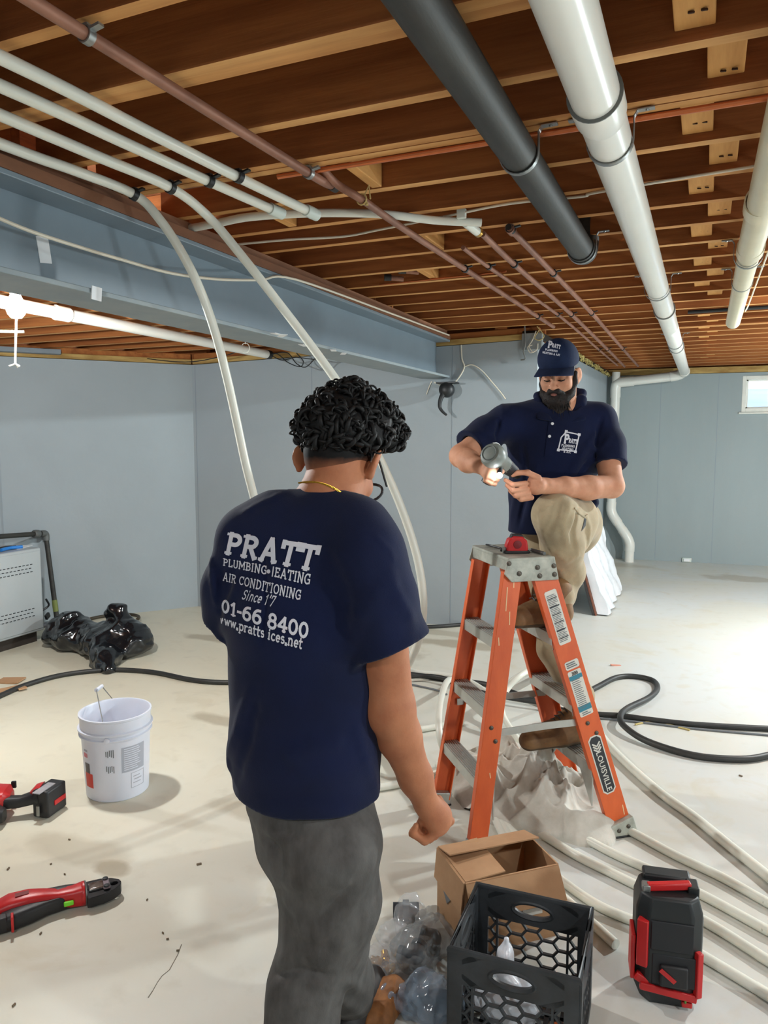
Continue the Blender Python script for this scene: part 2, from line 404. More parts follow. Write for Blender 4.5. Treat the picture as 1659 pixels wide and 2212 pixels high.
trim = struct(MB().bar((-6.9, 2.42, 2.312), (-5.02, 4.74, 2.302), 0.10, 0.04, up=(0, 0, 1)).build('trim_1', mat('grey_board', (122, 132, 140), 0.6, var=0.1), smooth=0, bevel=0.004))

# steel beam with its wooden plate
M_beam = mat('painted_steel', (128, 142, 152), 0.42, var=0.08, scale=4, spec=0.5)
M_beam2 = mat('painted_steel_flange', (140, 147, 148), 0.5, rgb2=(126, 137, 142), scale=6, spec=0.4)
M_white = mat('white_paper', (232, 234, 236), 0.8)
BX, BW = -2.075, 0.25
by0, by1, bz0, bz1 = -3.1, 5.865, 2.074, 2.382
beam = struct(thing('steel_beam', 'blue grey painted steel beam', 'beam', (BX, 2.0, bz0))); del beam['category']
bcy, bl_ = (by0 + by1) / 2, by1 - by0
MB().box((BX, bcy, bz0 + 0.009), (BW, bl_, 0.018)).build('bottom_flange', M_beam2, beam, smooth=0, bevel=0.003)
MB().box((BX, bcy, bz1 - 0.009), (BW, bl_, 0.018)).build('top_flange', M_beam, beam, smooth=0, bevel=0.003)
MB().box((BX, bcy, (bz0 + bz1) / 2), (0.014, bl_, bz1 - bz0 - 0.03)).build('web', M_beam, beam, smooth=0)
MB().box((BX, bcy, bz1 + 0.0185), (BW + 0.005, bl_, 0.037)).build('wood_plate', mat('beam_plate_wood', (128, 84, 58), 0.8, var=0.3, scale=6, stretch=(4, 0.4, 1)), beam, smooth=0)
MB().box((BX, bcy, bz1 + 0.0575), (BW - 0.05, bl_, 0.037)).build('wood_plate', MATS['beam_plate_wood'], beam, smooth=0)
WBX = BX + 0.0085
# taped paper scraps on web and flange, flakes of paint along the flange
P = onX(95, 540, WBX); MB().box(P, (0.002, 0.05, 0.085), (0.15, 0, 0)).build('paper_scrap', M_white, beam, smooth=0)
P = onX(208, 650, BX + BW / 2); MB().box((BX + BW / 2 + 0.002, P.y, bz0 + 0.003), (0.004, 0.05, 0.045), (0, 0.1, 0.1)).build('paper_scrap', M_white, beam, smooth=0)
for i, (x, y) in enumerate(((600, 722), (655, 746), (720, 757), (742, 764), (610, 725))):
    P = onz(x, y, bz0 - 0.001); MB().box(P, (0.03, 0.09, 0.002), (0, 0.02, 0.2 * i)).build('paint_flake', M_white, beam, smooth=0)
# ================================================================== PIPES ON THE CEILING
M_pvc = mat('white_pvc', (230, 228, 219), 0.28, var=0.04, scale=5, spec=0.5)
M_pvcr = mat('pvc_joint_line', (120, 122, 120), 0.5)
M_pvcy = mat('aged_pvc', (216, 206, 176), 0.35, var=0.12, scale=4)
M_iron = mat('black_pipe', (54, 52, 47), 0.55, 0.1, rgb2=(38, 37, 35), scale=6, stretch=(3, 0.5, 3), bump=0.1)
M_galv = mat('galvanized_steel', (150, 152, 150), 0.4, 0.8, var=0.15, scale=20)
M_pex = mat('white_pex_tube', (226, 226, 214), 0.35, var=0.03, scale=6)
M_pexring = mat('pex_ring', (206, 214, 206), 0.35)
M_clip = mat('black_plastic', (26, 28, 30), 0.45)
M_cu = mat('aged_copper', (160, 112, 90), 0.55, 0.25, rgb2=(128, 86, 68), scale=9, stretch=(2, 0.6, 2))
M_cubright = mat('bright_copper', (206, 116, 70), 0.35, 0.7, var=0.15, scale=9)
M_cable = mat('white_cable', (222, 214, 196), 0.5)
M_brass = mat('brass', (196, 150, 62), 0.28, 0.9, var=0.15, scale=30)

def strap(parent, c, r, wd=0.02, drop=None):
    """pipe strap: half ring under the pipe running along Y, with two ears screwed to the joist bottom"""
    c = Vector(c); s = MB(); pts = []
    top = JZ - 0.002
    pts.append(Vector((c.x - r - 0.055, c.y, top - 0.003))); pts.append(Vector((c.x - r - 0.012, c.y, top - 0.004)))
    pts.append(Vector((c.x - r - 0.003, c.y, top - 0.018)))
    for k in range(13):
        a = PI + PI * k / 12; pts.append(c + Vector(((r + 0.003) * math.cos(a), 0, (r + 0.003) * math.sin(a))))
    pts.append(Vector((c.x + r + 0.003, c.y, top - 0.018))); pts.append(Vector((c.x + r + 0.012, c.y, top - 0.004)))
    pts.append(Vector((c.x + r + 0.055, c.y, top - 0.003)))
    vs = []; fs = []
    for i, p in enumerate(pts):
        d = (pts[min(i + 1, len(pts) - 1)] - pts[max(i - 1, 0)]).normalized(); n = Vector((d.z, 0, -d.x)) * 0.0015
        for dy in (-wd / 2, wd / 2):
            vs += [p + n + Vector((0, dy, 0)), p - n + Vector((0, dy, 0))]
    for i in range(len(pts) - 1):
        a, b = i * 4, i * 4 + 4
        fs += [(a, b, b + 1, a + 1), (a + 2, a + 3, b + 3, b + 2), (a, a + 2, b + 2, b), (a + 1, b + 1, b + 3, a + 3)]
    s.add(vs, fs)
    for sx in (-1, 1):
        s.lathe([(0.005, 0), (0.004, 0.003), (0.001, 0.004)], 8, Mto((c.x + sx * (r + 0.036), c.y, top - 0.005), (0, 0, -1)))
    return s.build('pipe_strap', M_galv, parent, smooth=40)
def clip(parent, c, d, r, mt=M_clip, w=0.018, ear=(1, 0, 0)):
    c, d = Vector(c), Vector(d).normalized(); M = Mto(c - d * w / 2, d)
    s = MB().lathe([(r + 0.001, 0), (r + 0.005, 0), (r + 0.005, w), (r + 0.001, w)], 16, M, cap=False)
    e = Vector(ear); s.bar(c + e * (r + 0.002) + Vector((0, 0, r * 0.6)), c + e * (r + 0.026) + Vector((0, 0, r * 0.9)), 0.016, 0.006)
    s.box(c + Vector((0, 0, r + 0.003)), (0.02, w, 0.006))
    return s.build('pipe_clip', mt, parent, smooth=40)

# --- big white drain pipe
r = 0.057; px, pz = -0.272, 2.385
dp = thing('drain_pipe', 'large white plastic drain pipe hung under the joists and running down in the far corner', 'pipe', (px, 5.0, pz))
def yat(py, z=pz): return onz(1213 + 0.331 * py, py, z).y
seg = [(-3.1, yat(205)), (yat(205), yat(330) + 1.2), (yat(330) + 1.2, yat(668)), (yat(668), yat(748)), (yat(748), 9.72)]
for (a, b) in seg:
    MB().tube([(px, a, pz), (px, b, pz)], r, 32).build('pipe_length', M_pvc, dp, smooth=50)
for yb in (yat(205), yat(668), yat(748)):
    MB().lathe([(r, -0.004), (r + 0.0065, -0.003), (r + 0.0075, 0.01), (r + 0.0065, 0.10), (r + 0.001, 0.13)], 32, Mto((px, yb, pz), (0, 1, 0)), cap=False).build('coupling', M_pvc, dp, smooth=50)
    MB().lathe([(r + 0.0085, -0.0045), (r + 0.0085, -0.0005)], 32, Mto((px, yb, pz), (0, 1, 0))).build('joint_ring', M_pvcr, dp, smooth=50)
# elbow, run to the corner, drop, offset, floor
el = [(px, 9.70, pz), (px, 9.80, pz), (px - 0.02, 9.86, pz - 0.005), (px - 0.07, 9.89, pz - 0.03), (px - 0.16, 9.90, pz - 0.045)]
MB().tube(spline(el, 5), r + 0.006, 28).build('elbow', M_pvc, dp, smooth=50)
cx = -1.085
MB().tube([(px - 0.14, 9.90, pz - 0.045), (cx + 0.1, 9.95, 2.295)], r, 28).build('pipe_length', M_pvc, dp, smooth=50)
MB().tube(spline([(cx + 0.22, 9.945, 2.302), (cx + 0.12, 9.95, 2.297), (cx + 0.03, 9.955, 2.285), (cx, 9.96, 2.24), (cx, 9.96, 2.10)], 5), r + 0.006, 28).build('elbow', M_pvc, dp, smooth=50)
MB().tube([(cx, 9.96, 2.3), (cx, 9.96, 2.42)], [0.05, 0.05], 20).build('stub', M_pvc, dp, smooth=50)
MB().tube([(cx, 9.96, 2.12), (cx - 0.01, 9.96, 0.72)], r, 28).build('pipe_length', M_pvc, dp, smooth=50)
e0, e1 = Vector((cx - 0.01, 9.96, 0.62)), Vector((cx + 0.23, 9.90, 0.28))
MB().tube(spline([e0 + Vector((0, 0, 0.14)), e0 + Vector((0, 0, 0.04)), e0.lerp(e1, 0.12), e0.lerp(e1, 0.4)], 5), r + 0.005, 28).build('elbow', M_pvc, dp, smooth=50)
MB().tube([e0.lerp(e1, 0.35), e0.lerp(e1, 0.7)], r, 28).build('pipe_length', M_pvc, dp, smooth=50)
MB().tube(spline([e0.lerp(e1, 0.6), e0.lerp(e1, 0.9), e1 + Vector((0.008, 0, -0.05)), e1 + Vector((0.008, 0, -0.14))], 5), r + 0.005, 28).build('elbow', M_pvc, dp, smooth=50)
MB().tube([e1 + Vector((0.008, 0, -0.1)), (e1.x + 0.008, e1.y, 0.0)], r, 28).build('pipe_length', M_pvc, dp, smooth=50)
strap(dp, (px, 2.2 - 0.02, pz), r + 0.001); strap(dp, (px, ys[24], pz), r + 0.007); strap(dp, (px, ys[32], pz), r + 0.001)

# --- black iron pipe
ip = thing('iron_pipe', 'thick dark grey iron pipe strapped under the joists beside the white drain pipe', 'pipe', (-0.522, 1.5, 2.388))
MB().tube([(-0.524, -3.1, 2.388), (-0.522, 3.36, 2.388)], 0.051, 32).build('pipe_length', M_iron, ip, smooth=50)
MB().tube(spline([(-0.522, 3.31, 2.388), (-0.522, 3.37, 2.388), (-0.522, 3.42, 2.40), (-0.522, 3.45, 2.45), (-0.522, 3.45, 2.6)], 5), 0.056, 28).build('elbow', M_iron, ip, smooth=50)
strap(ip, (-0.522, 2.2 - 0.02, 2.388), 0.052); strap(ip, (-0.522, 3.395 - 0.05, 2.388), 0.057)

# --- aged white pipe at the right, ending at a joist
rp = thing('short_drain_pipe', 'yellowed white plastic pipe ending under the joists near the window', 'pipe', (0.142, 4, 2.385))
MB().tube([(0.165, 0.5, 2.38), (0.140, 3.6, 2.38)], 0.05, 28).build('pipe_length', M_pvcy, rp, smooth=50)
MB().tube([(0.140, 3.6, 2.38), (0.139, 5.75, 2.38)], 0.046, 28).build('pipe_length', M_pvcy, rp, smooth=50)
for y in (2.95, 3.6):
    MB().lathe([(0.05, -0.05), (0.055, -0.05), (0.055, 0.06), (0.05, 0.06)], 28, Mto((0.142, y, 2.385), (0, 1, 0)), cap=False).build('coupling', M_pvcy, rp, smooth=50)
strap(rp, (0.140, ys[20] + 0.61, 2.385), 0.056); strap(rp, (0.140, ys[24] - 0.0, 2.385), 0.047)
tag(MB().tube(spline([(0.235, 2.6, 2.44), (0.21, 3.4, 2.36), (0.215, 4.3, 2.40), (0.2, 5.0, 2.37), (0.21, 5.7, 2.44)], 8), 0.004, 8).build('cable', M_cable),
    'thin pale cable sagging along the yellowed pipe near the window', 'cable')
tag(MB().tube([(-0.15, 5.62, 2.446), (1.2, 5.60, 2.446)], 0.012, 12).build('conduit', M_clip), 'thin black conduit crossing the joists behind the yellowed pipe', 'pipe')

# --- white pipe beyond the beam
lp = thing('waste_pipe', 'white plastic pipe under the joists beyond the steel beam, next to the lamp', 'pipe', (-3.4, 4, 2.28))
a, b = onz(20, 655, 2.27), onz(575, 765, 2.27)
MB().tube([a - (b - a) * 0.4, b], 0.034, 24).build('pipe_length', M_pvc, lp, smooth=50)
dd = (b - a).normalized(); q = onz(118, 676, 2.27)
MB().lathe([(0.034, 0), (0.041, 0), (0.041, 0.09), (0.034, 0.09)], 24, Mto(a.lerp(b, 0.12) , dd), cap=False).build('coupling', M_pvc, lp, smooth=50)
MB().lathe([(0.03, 0), (0.036, 0), (0.038, 0.03), (0.036, 0.055), (0.02, 0.055)], 20, Mto(b, dd)).build('rubber_cap', M_clip, lp, smooth=40)
def strapring(parent, c, d, r_, mt, nm):
    MB().tube([Vector(c) + (Mto((0, 0, 0), d) @ Vector((r_ * math.cos(t), r_ * math.sin(t), 0))) for t in np.linspace(0, 2 * PI, 20)], 0.003, 6).build(nm, mt, parent)
strapring(lp, onz(530, 752, 2.275), dd, 0.038, M_pex, 'cable_tie')
MB().tube([onz(530, 752, 2.275) + Vector((0, 0, 0.03)), onz(530, 752, 2.275) + Vector((0, 0, 0.19))], 0.003, 6).build('hanger', M_pex, lp)
# tangle of dark wires at its end
for i, pts in enumerate([[(590, 770), (610, 778), (640, 772), (680, 776), (705, 768)], [(600, 765), (622, 783), (648, 792), (655, 780), (640, 762)],
                         [(620, 762), (640, 785), (660, 793), (680, 775), (690, 765)], [(240, 757), (300, 772), (400, 782), (470, 772), (520, 758)]]):
    tag(MB().tube(spline([onY(x, y, b.y + 0.03) for x, y in ([(582, 766)] if i < 3 else []) + pts], 6), 0.004, 6).build('wire', M_clip),
        ['loose black wire, longest of the tangle at the end of the pipe beyond the beam', 'looped black wire in the tangle at the end of the pipe beyond the beam',
         'bent black wire hanging lowest in the tangle by the pipe beyond the beam', 'long black wire drooping along the sill left of the white tube'][i], 'wire')

# --- four white flexible tubes
Z = 2.428
def pex(pts, lab, ringpts, n=6, r=0.0165):
    P = spline(pts, n); t = thing('flexible_tube', lab, 'pipe', P[0], group=None)
    MB().tube(P, r, 16).build('tube', M_pex, t, smooth=60)
    for (c, d) in ringpts: clip(t, c, d, r)
    return t
def pz_(x, y, z=Z): return onz(x, y, z)
p1 = [Vector((-1.60, 0.2, Z)), pz_(0, 123), pz_(515, 383), pz_(680, 463, 2.402)]
t1 = pex([p1[0], p1[1], p1[1].lerp(p1[2], .5), p1[2], p1[3]], 'white flexible tube nearest the copper pipe, running straight under the joists', [(pz_(515, 381), p1[3] - p1[2])])
p2 = [Vector((-1.72, 0.3, Z)), pz_(0, 185), pz_(452, 392), pz_(605, 460, 2.402)]
t2 = pex([p2[0], p2[1], p2[1].lerp(p2[2], .5), p2[2], p2[3]], 'straight white flexible tube under the joists, second from the copper pipe', [(pz_(452, 391), p2[3] - p2[2])])
for t, p, q in ((t1, p1[2], p1[3]), (t2, p2[2], p2[3])):
    d = (q - p).normalized()
    MB().lathe([(0.0165, -0.05), (0.021, -0.05), (0.022, -0.02), (0.021, 0.012), (0.0165, 0.012)], 18, Mto(q, d), cap=False).build('fitting_ring', M_pexring, t, smooth=40)
    MB().lathe([(0.004, 0.0), (0.0185, 0.002), (0.0185, 0.012), (0.005, 0.014)], 16, Mto(q, d)).build('fitting_end', M_clip, t, smooth=40)
a3, b3 = pz_(0, 248), pz_(368, 405)
p3 = [Vector((-1.80, 0.5, Z)), a3, a3.lerp(b3, .5), b3, at(450, 468, 2.68), at(520, 550, 2.72), at(600, 652, 2.78), at(680, 757, 2.84), at(750, 858, 2.88), at(820, 990, 2.92),
      at(868, 1100, 2.96), at(900, 1200, 2.98), at(914, 1290, 3.0), at(908, 1370, 3.05), at(885, 1430, 3.12), at(850, 1485, 3.2), at(800, 1540, 3.28), onz(740, 1640, 0.03), onz(760, 1700, 0.018), onz(880, 1690, 0.018), onz(1000, 1650, 0.018)]
pex(p3, 'white flexible tube curving down behind the curly haired man to the floor', [(b3, p3[4] - p3[2])], n=5, r=0.0165)
a4, b4 = pz_(0, 310), pz_(290, 420)
p4 = [Vector((-1.95, 0.7, Z)), a4, a4.lerp(b4, .5) + Vector((0, 0, 0.004)), b4, at(345, 474, 2.62), at(395, 550, 2.64), at(435, 632, 2.68), at(466, 722, 2.73), at(490, 815, 2.78), at(511, 910, 2.83), at(530, 1000, 2.85), at(549, 1075, 2.87),
      at(575, 1180, 2.9), at(610, 1300, 2.95), at(660, 1420, 3.02), at(720, 1530, 3.12), onz(800, 1590, 0.03), onz(880, 1580, 0.018), onz(1000, 1560, 0.018)]
pex(p4, 'white flexible tube hanging left of the curly haired man, looping down to the floor', [(b4, p4[4] - p4[2])], n=5)

# --- white tube with tee crossing to the copper
ct = thing('tee_tube', 'white tube with a tee crossing the joists to the copper pipe', 'pipe', (-1.1, 2.8, Z))
P = spline([pz_(402, 495, 2.438), pz_(470, 482, 2.438), pz_(545, 468, 2.438), pz_(690, 460, 2.438), pz_(830, 463, 2.438), pz_(940, 476, 2.432), pz_(1040, 481, 2.425)], 6)
MB().tube(P, 0.0155, 16).build('tube', M_pex, ct, smooth=60)
tj = pz_(1005, 480, 2.427); cj = onz(1030, 500, 2.425)
MB().tube(spline([tj, tj.lerp(cj, .5), cj], 4), [0.018] * 9, 16).build('tee', M_pex, ct, smooth=60)
MB().lathe([(0.0155, 0), (0.02, 0), (0.02, 0.02), (0.0155, 0.02)], 16, Mto(cj, Vector((0.03, 0.3, 0))), cap=False).build('fitting_ring', M_brass, ct)
MB().box(pz_(997, 462, 2.45) + Vector((0, 0, 0)), (0.035, 0.02, 0.035)).build('hanger_block', M_pexring, ct, bevel=0.002)

# --- copper pipes
def copper(pts, r_, lab, clips, mt=M_cu):
    t = thing('copper_pipe', lab, 'pipe', pts[0])
    MB().tube(spline(pts, 4) if len(pts) > 2 else pts, r_, 14).build('tube', mt, t, smooth=60)
    for c in clips:
        # nearest point on path
        best = min(((Vector(a).lerp(Vector(b), f), Vector(b) - Vector(a)) for a, b in zip(pts, pts[1:]) for f in np.linspace(0, 1, 60)), key=lambda q: abs(q[0].y - c))
        clip(t, best[0], best[1], r_, M_galv if r_ > 0.0135 else M_clip, ear=(1, 0, 0))
    return t
zc_ = 2.434
cu0 = copper([(-1.275, 0.2, zc_), (-1.248, 1.1, zc_), (-1.215, 2.16, zc_), (-1.212, 2.36, zc_ + 0.01)], 0.0145, 'long aged copper pipe running above the white flexible tubes', [1.285, 2.19])
MB().lathe([(0.0145, 0), (0.018, 0), (0.018, 0.035), (0.012, 0.04)], 14, Mto((-1.212, 2.345, zc_ + 0.01), (0, 1, 0.05))).build('end_cap', M_iron, cu0)
c1 = copper([(-1.2, 2.235, 2.475), (-1.185, 2.33, 2.44), onz(783, 432, 2.404), onz(860, 486, 2.414), (-1.155, 3.7, zc_), (-1.12, 5.4, zc_), (-1.11, 5.85, zc_)], 0.0135, 'leftmost of the four copper pipes running to the far corner', [3.70, 5.3])
q = onz(783, 432, 2.404)
for kk in range(3):
    MB().tube([q + Vector((0.018 * math.cos(t + kk), (kk - 1) * 0.006, 0.018 * math.sin(t))) for t in np.linspace(0, 6.3, 12)], 0.003, 6).build('rope_tie', mat('twine', (186, 160, 104), 0.9), c1)
MB().tube([q, q + Vector((0.02, 0.01, 0.05)), q + Vector((0.03, 0.0, 0.0))], 0.003, 6).build('rope_tie', MATS['twine'], c1)
copper([onz(1000, 535, zc_), onz(1060, 580, zc_), Vector((-0.975, 5.4, zc_)), Vector((-0.985, 7.5, zc_)), Vector((-0.99, 9.2, zc_))], 0.010, 'thinnest of the four copper pipes, second from the left', [3.70, 5.3, 7.5])
copper([onz(1042, 505, zc_), onz(1115, 575, zc_), Vector((-0.888, 5.2, zc_)), Vector((-0.905, 7.5, zc_)), Vector((-0.925, 9.35, zc_))], 0.0135, 'copper pipe joined to the white tee, third of the four', [3.70, 5.3, 7.5])
c4 = copper([onz(1100, 492, zc_), onz(1190, 585, zc_), Vector((-0.752, 5.2, zc_)), Vector((-0.765, 7.5, zc_)), Vector((-0.773, 9.35, zc_))], 0.0135, 'open ended copper pipe, rightmost of the four', [3.09, 3.98, 5.3, 7.5])
MB().lathe([(0.017, -0.03), (0.019, -0.03), (0.019, 0.03), (0.017, 0.03)], 14, Mto(onz(1104, 497, zc_), (0, 1, 0)), cap=False).build('coupling', M_cu, c4)
MB().lathe([(0.002, -0.012), (0.013, -0.0135)], 14, Mto(onz(1100, 492, zc_), (0, 1, 0))).build('bore', M_dark, c4)
tag(MB().tube([(-1.35, 2.225, 2.452), (1.6, 2.232, 2.452)], 0.0085, 10).build('copper_pipe', M_cubright), 'thin bright copper pipe running along a joist, crossing above both drain pipes', 'pipe')
tag(MB().tube([(-1.85, 2.37, 2.53), (-1.15, 2.35, 2.53)], 0.013, 10).build('copper_pipe', M_cu), 'short copper pipe up between the joists behind the white tubes', 'pipe')
for i, (x, y) in enumerate(((-1.62, 3.93), (-1.48, 3.80))):
    t = thing('pipe_stub', ['short capped pipe stub between the joists nearest the steel beam', 'capped pipe stub between the joists farther from the beam'][i], 'pipe', (x, y, 2.47))
    MB().tube([(x - 0.06, y - 0.03, 2.475), (x + 0.03, y + 0.02, 2.468)], 0.014, 12).build('tube', M_cu, t)
    MB().tube([(x - 0.065, y - 0.032, 2.475), (x - 0.03, y - 0.014, 2.475)], 0.018, 12).build('collar', M_iron, t)
tag(MB().tube([(-1.75, 3.98, 2.455), (-1.0, 3.93, 2.455)], 0.005, 8).build('copper_pipe', M_cubright), 'thin red copper line under a joist above the pipe stubs', 'pipe')

# --- cables
tag(MB().tube(spline([onz(x, y, 2.4535) for x, y in ((490, 530), (620, 518), (740, 511), (820, 496), (960, 468), (1100, 440), (1260, 424), (1310, 412))] + [Vector((0.4, 2.72, 2.452)), Vector((1.4, 2.6, 2.452))], 6), 0.005, 8).build('cable', M_cable),
    'thin white cable wandering along the joists behind the black pipe', 'cable')
cb = [onX(x, y, BX + BW / 2 + 0.012) for x, y in ((-40, 455), (60, 497), (160, 530), (260, 560), (370, 590), (470, 603), (560, 605), (640, 604))] + [Vector((BX + BW / 2 + 0.012, 4.6, 2.40)), Vector((BX + BW / 2 + 0.012, 5.8, 2.41))]
tag(MB().tube(spline(cb, 6), 0.006, 8).build('cable', M_cable), 'long white cable sagging along the face of the steel beam', 'cable')
def mw(x, y, off=0.012):   # point in front of the middle wall
    P = onY(x, y, 5.85)
    t = (P.x - WC[0]) / (WM[0] - WC[0]); return onY(x, y, WC[1] + (WM[1] - WC[1]) * t - off)
tag(MB().tube(spline([mw(996, 745), mw(998, 775), mw(1003, 792), mw(995, 810), mw(980, 828), mw(962, 834), mw(938, 826)], 6), 0.006, 8).build('cable', M_cable), 'white cable looping at the end of the steel beam', 'cable')
tag(MB().tube(spline([mw(1003, 792), mw(1020, 788), mw(1040, 800), mw(1060, 822), mw(1082, 848), mw(1092, 862)], 6), 0.0045, 8).build('cable', M_cable), 'thin white cable arching down behind the bearded man', 'cable')
tag(MB().tube(spline([mw(932, 824), mw(926, 838), mw(921, 852)], 4), 0.004, 8).build('cable', M_cable), 'short end of white cable left of the black spout', 'cable')
jb = thing('junction_box', 'grey electrical box at the wall top beside the cap of the bearded man', 'box', mw(1150, 735, 0.03))
c = mw(1150, 738, 0.03); MB().box(c, (0.16, 0.05, 0.13)).build('box', mat('grey_box', (140, 146, 148), 0.5), jb, bevel=0.004)
tag(MB().tube(spline([mw(1133, 700, .05), mw(1135, 740, .07), mw(1131, 760, .06), mw(1135, 775, .05), mw(1125, 778, .04)], 6), 0.006, 8).build('cable', mat('grey_cable', (120, 122, 120), 0.6)), 'grey cable hanging by the electrical box', 'cable')
for i, pts in enumerate([[(1150, 745), (1140, 750), (1146, 762), (1160, 755), (1162, 742)], [(1158, 715), (1150, 735), (1143, 748), (1150, 760)], [(1160, 705), (1175, 725), (1166, 735), (1155, 730), (1165, 712)]]):
    tag(MB().tube(spline([mw(x, y, .08) for x, y in pts], 6), 0.004, 6).build('cable', M_cable if i < 2 else mat('yellow_cable', (196, 176, 120), 0.6)),
        ['white cable curling below the electrical box', 'white cable hanging down in front of the electrical box', 'yellowish cable twisted above the electrical box'][i], 'cable')
# fibreglass left on top of the side wall
ins = MB()
for k in range(260):
    y = rng.uniform(6.5, 10.0); p = Vector((-1.19 + rng.uniform(-0.01, 0.02), y, 2.385 + rng.uniform(0.0, 0.02)))
    q = p + Vector((rng.uniform(-.03, .03), rng.uniform(-.08, .08), rng.uniform(-.03, .015)))
    ins.tube([p, p.lerp(q, .5) + Vector((.01, 0, .008)), q], 0.004, 4)
o = ins.build('insulation', mat('fibreglass', (196, 178, 112), 0.9)); tag(o, 'yellow fibreglass tufts along the top of the side wall', 'insulation', kind='stuff')

# --- black fixture with spout under the beam end
bf = thing('spout_fixture', 'black round fixture with a curved spout under the end of the beam', 'fixture', mw(966, 840, .06))
c = mw(965, 842, 0.09)
MB().lathe([(0.02, -0.062), (0.045, -0.05), (0.062, -0.02), (0.062, 0.02), (0.05, 0.045), (0.02, 0.058)], 20, Mto(c, (0.1, -1, 0.1))).build('body', M_clip, bf, smooth=50)
MB().box(c + Vector((0, 0.02, 0.055)), (0.17, 0.1, 0.014)).build('mounting_plate', M_clip, bf, bevel=0.003)
sp = spline([mw(958, 850, .12), mw(952, 862, .13), mw(950, 878, .13), mw(955, 888, .13), mw(965, 897, .12)], 5)
MB().tube(sp, list(np.linspace(0.022, 0.009, len(sp))), 12).build('spout', M_clip, bf, smooth=60)

# --- hanging work lamp beyond the beam
M_bulb = mat('lamp_glow', (255, 252, 240), 0.4, emit=(255, 250, 235), estr=60)
wlp = Vector((-2.87, 2.45, 2.12)); C0 = at(34, 658, 3.31)
wl_ = thing('work_lamp', 'glaring bare work lamp hanging beyond the steel beam', 'lamp', C0)
MB().tube([C0 + Vector((0, 0, 0.34)), C0 + Vector((0, 0, 0.10))], 0.005, 8).build('cord', M_pex, wl_)
MB().lathe([(0.018, 0.045), (0.024, 0.05), (0.024, 0.10), (0.012, 0.112)], 16, Matrix.Translation(C0)).build('socket', M_pex, wl_)
MB().lathe([(0.003, -0.062), (0.022, -0.058), (0.036, -0.042), (0.042, -0.02), (0.040, 0.0), (0.03, 0.025), (0.02, 0.045)], 20, Matrix.Translation(C0)).build('bulb', M_bulb, wl_, smooth=60)
MB().tube([C0 + Vector((0, 0, -0.062)), at(33, 788, 3.31)], 0.0045, 8).build('pull_rod', M_pex, wl_)
f0 = at(33, 786, 3.31)
for a in (0, 2.1, 4.2):
    MB().tube([f0, f0 + Vector((0.026 * math.cos(a), 0.026 * math.sin(a), -0.012))], 0.004, 6).build('foot', M_pex, wl_)
MB().tube([at(-20, 716, 3.33), at(52, 717, 3.33)], 0.006, 8).build('cross_bar', M_pex, wl_)
# ================================================================== THINGS ON THE FLOOR
def face_rot(extra=0.0): return YAW + R(extra)
# ---------------------------------------------------------------- step ladder
M_orange = mat('orange_fibreglass', (226, 104, 50), 0.45, rgb2=(210, 90, 42), scale=5, stretch=(2, 2, 0.6), bump=0.08, bscale=80)
M_alu = mat('ladder_aluminium', (190, 190, 184), 0.38, 0.55, var=0.14, scale=14)
M_cast = mat('cast_cap', (186, 188, 176), 0.55, 0.15, rgb2=(150, 152, 142), scale=18)
M_bolt = mat('bolt_steel', (92, 86, 78), 0.45, 0.7)
M_sticker = mat('sticker_white', (222, 220, 210), 0.5, var=0.06, scale=20)
M_ink = mat('black_ink', (32, 34, 38), 0.6)
M_inkg = mat('grey_ink', (110, 114, 118), 0.6)
M_teal = mat('teal_ink', (52, 130, 150), 0.5)
LO = Vector((-0.625, 2.951, 0)); LR = math.atan2(0.625, 0.78)
ld = thing('step_ladder', 'orange double sided step ladder that the bearded man stands on', 'ladder', LO, LR)
LM = Matrix.Translation(LO) @ Matrix.Rotation(LR, 4, 'Z')
TX = -0.088      # the cap sits a little off centre, over the steep side
RAILS = {'A': ((-0.315, -0.213), (-0.072 + TX, -0.160), 0.074), 'B': ((-0.315, 0.213), (-0.072 + TX, 0.160), 0.074),
         'C': ((0.315, -0.213), (0.056 + TX, -0.160), 0.096), 'D': ((0.315, 0.213), (0.056 + TX, 0.160), 0.096)}
ZT = 1.075
def rail_pt(k, z):
    f, t, w_ = RAILS[k]; s = z / ZT
    return Vector((f[0] + (t[0] - f[0]) * s, f[1] + (t[1] - f[1]) * s, z))
def rail_axes(k):
    d = (rail_pt(k, ZT) - rail_pt(k, 0)).normalized(); sy = -1 if k in 'AC' else 1
    x, y, d = frame_from(d, Vector((0, sy, 0)))
    if x.x < 0: x = -x
    return x, y, d      # x across the web, y outward
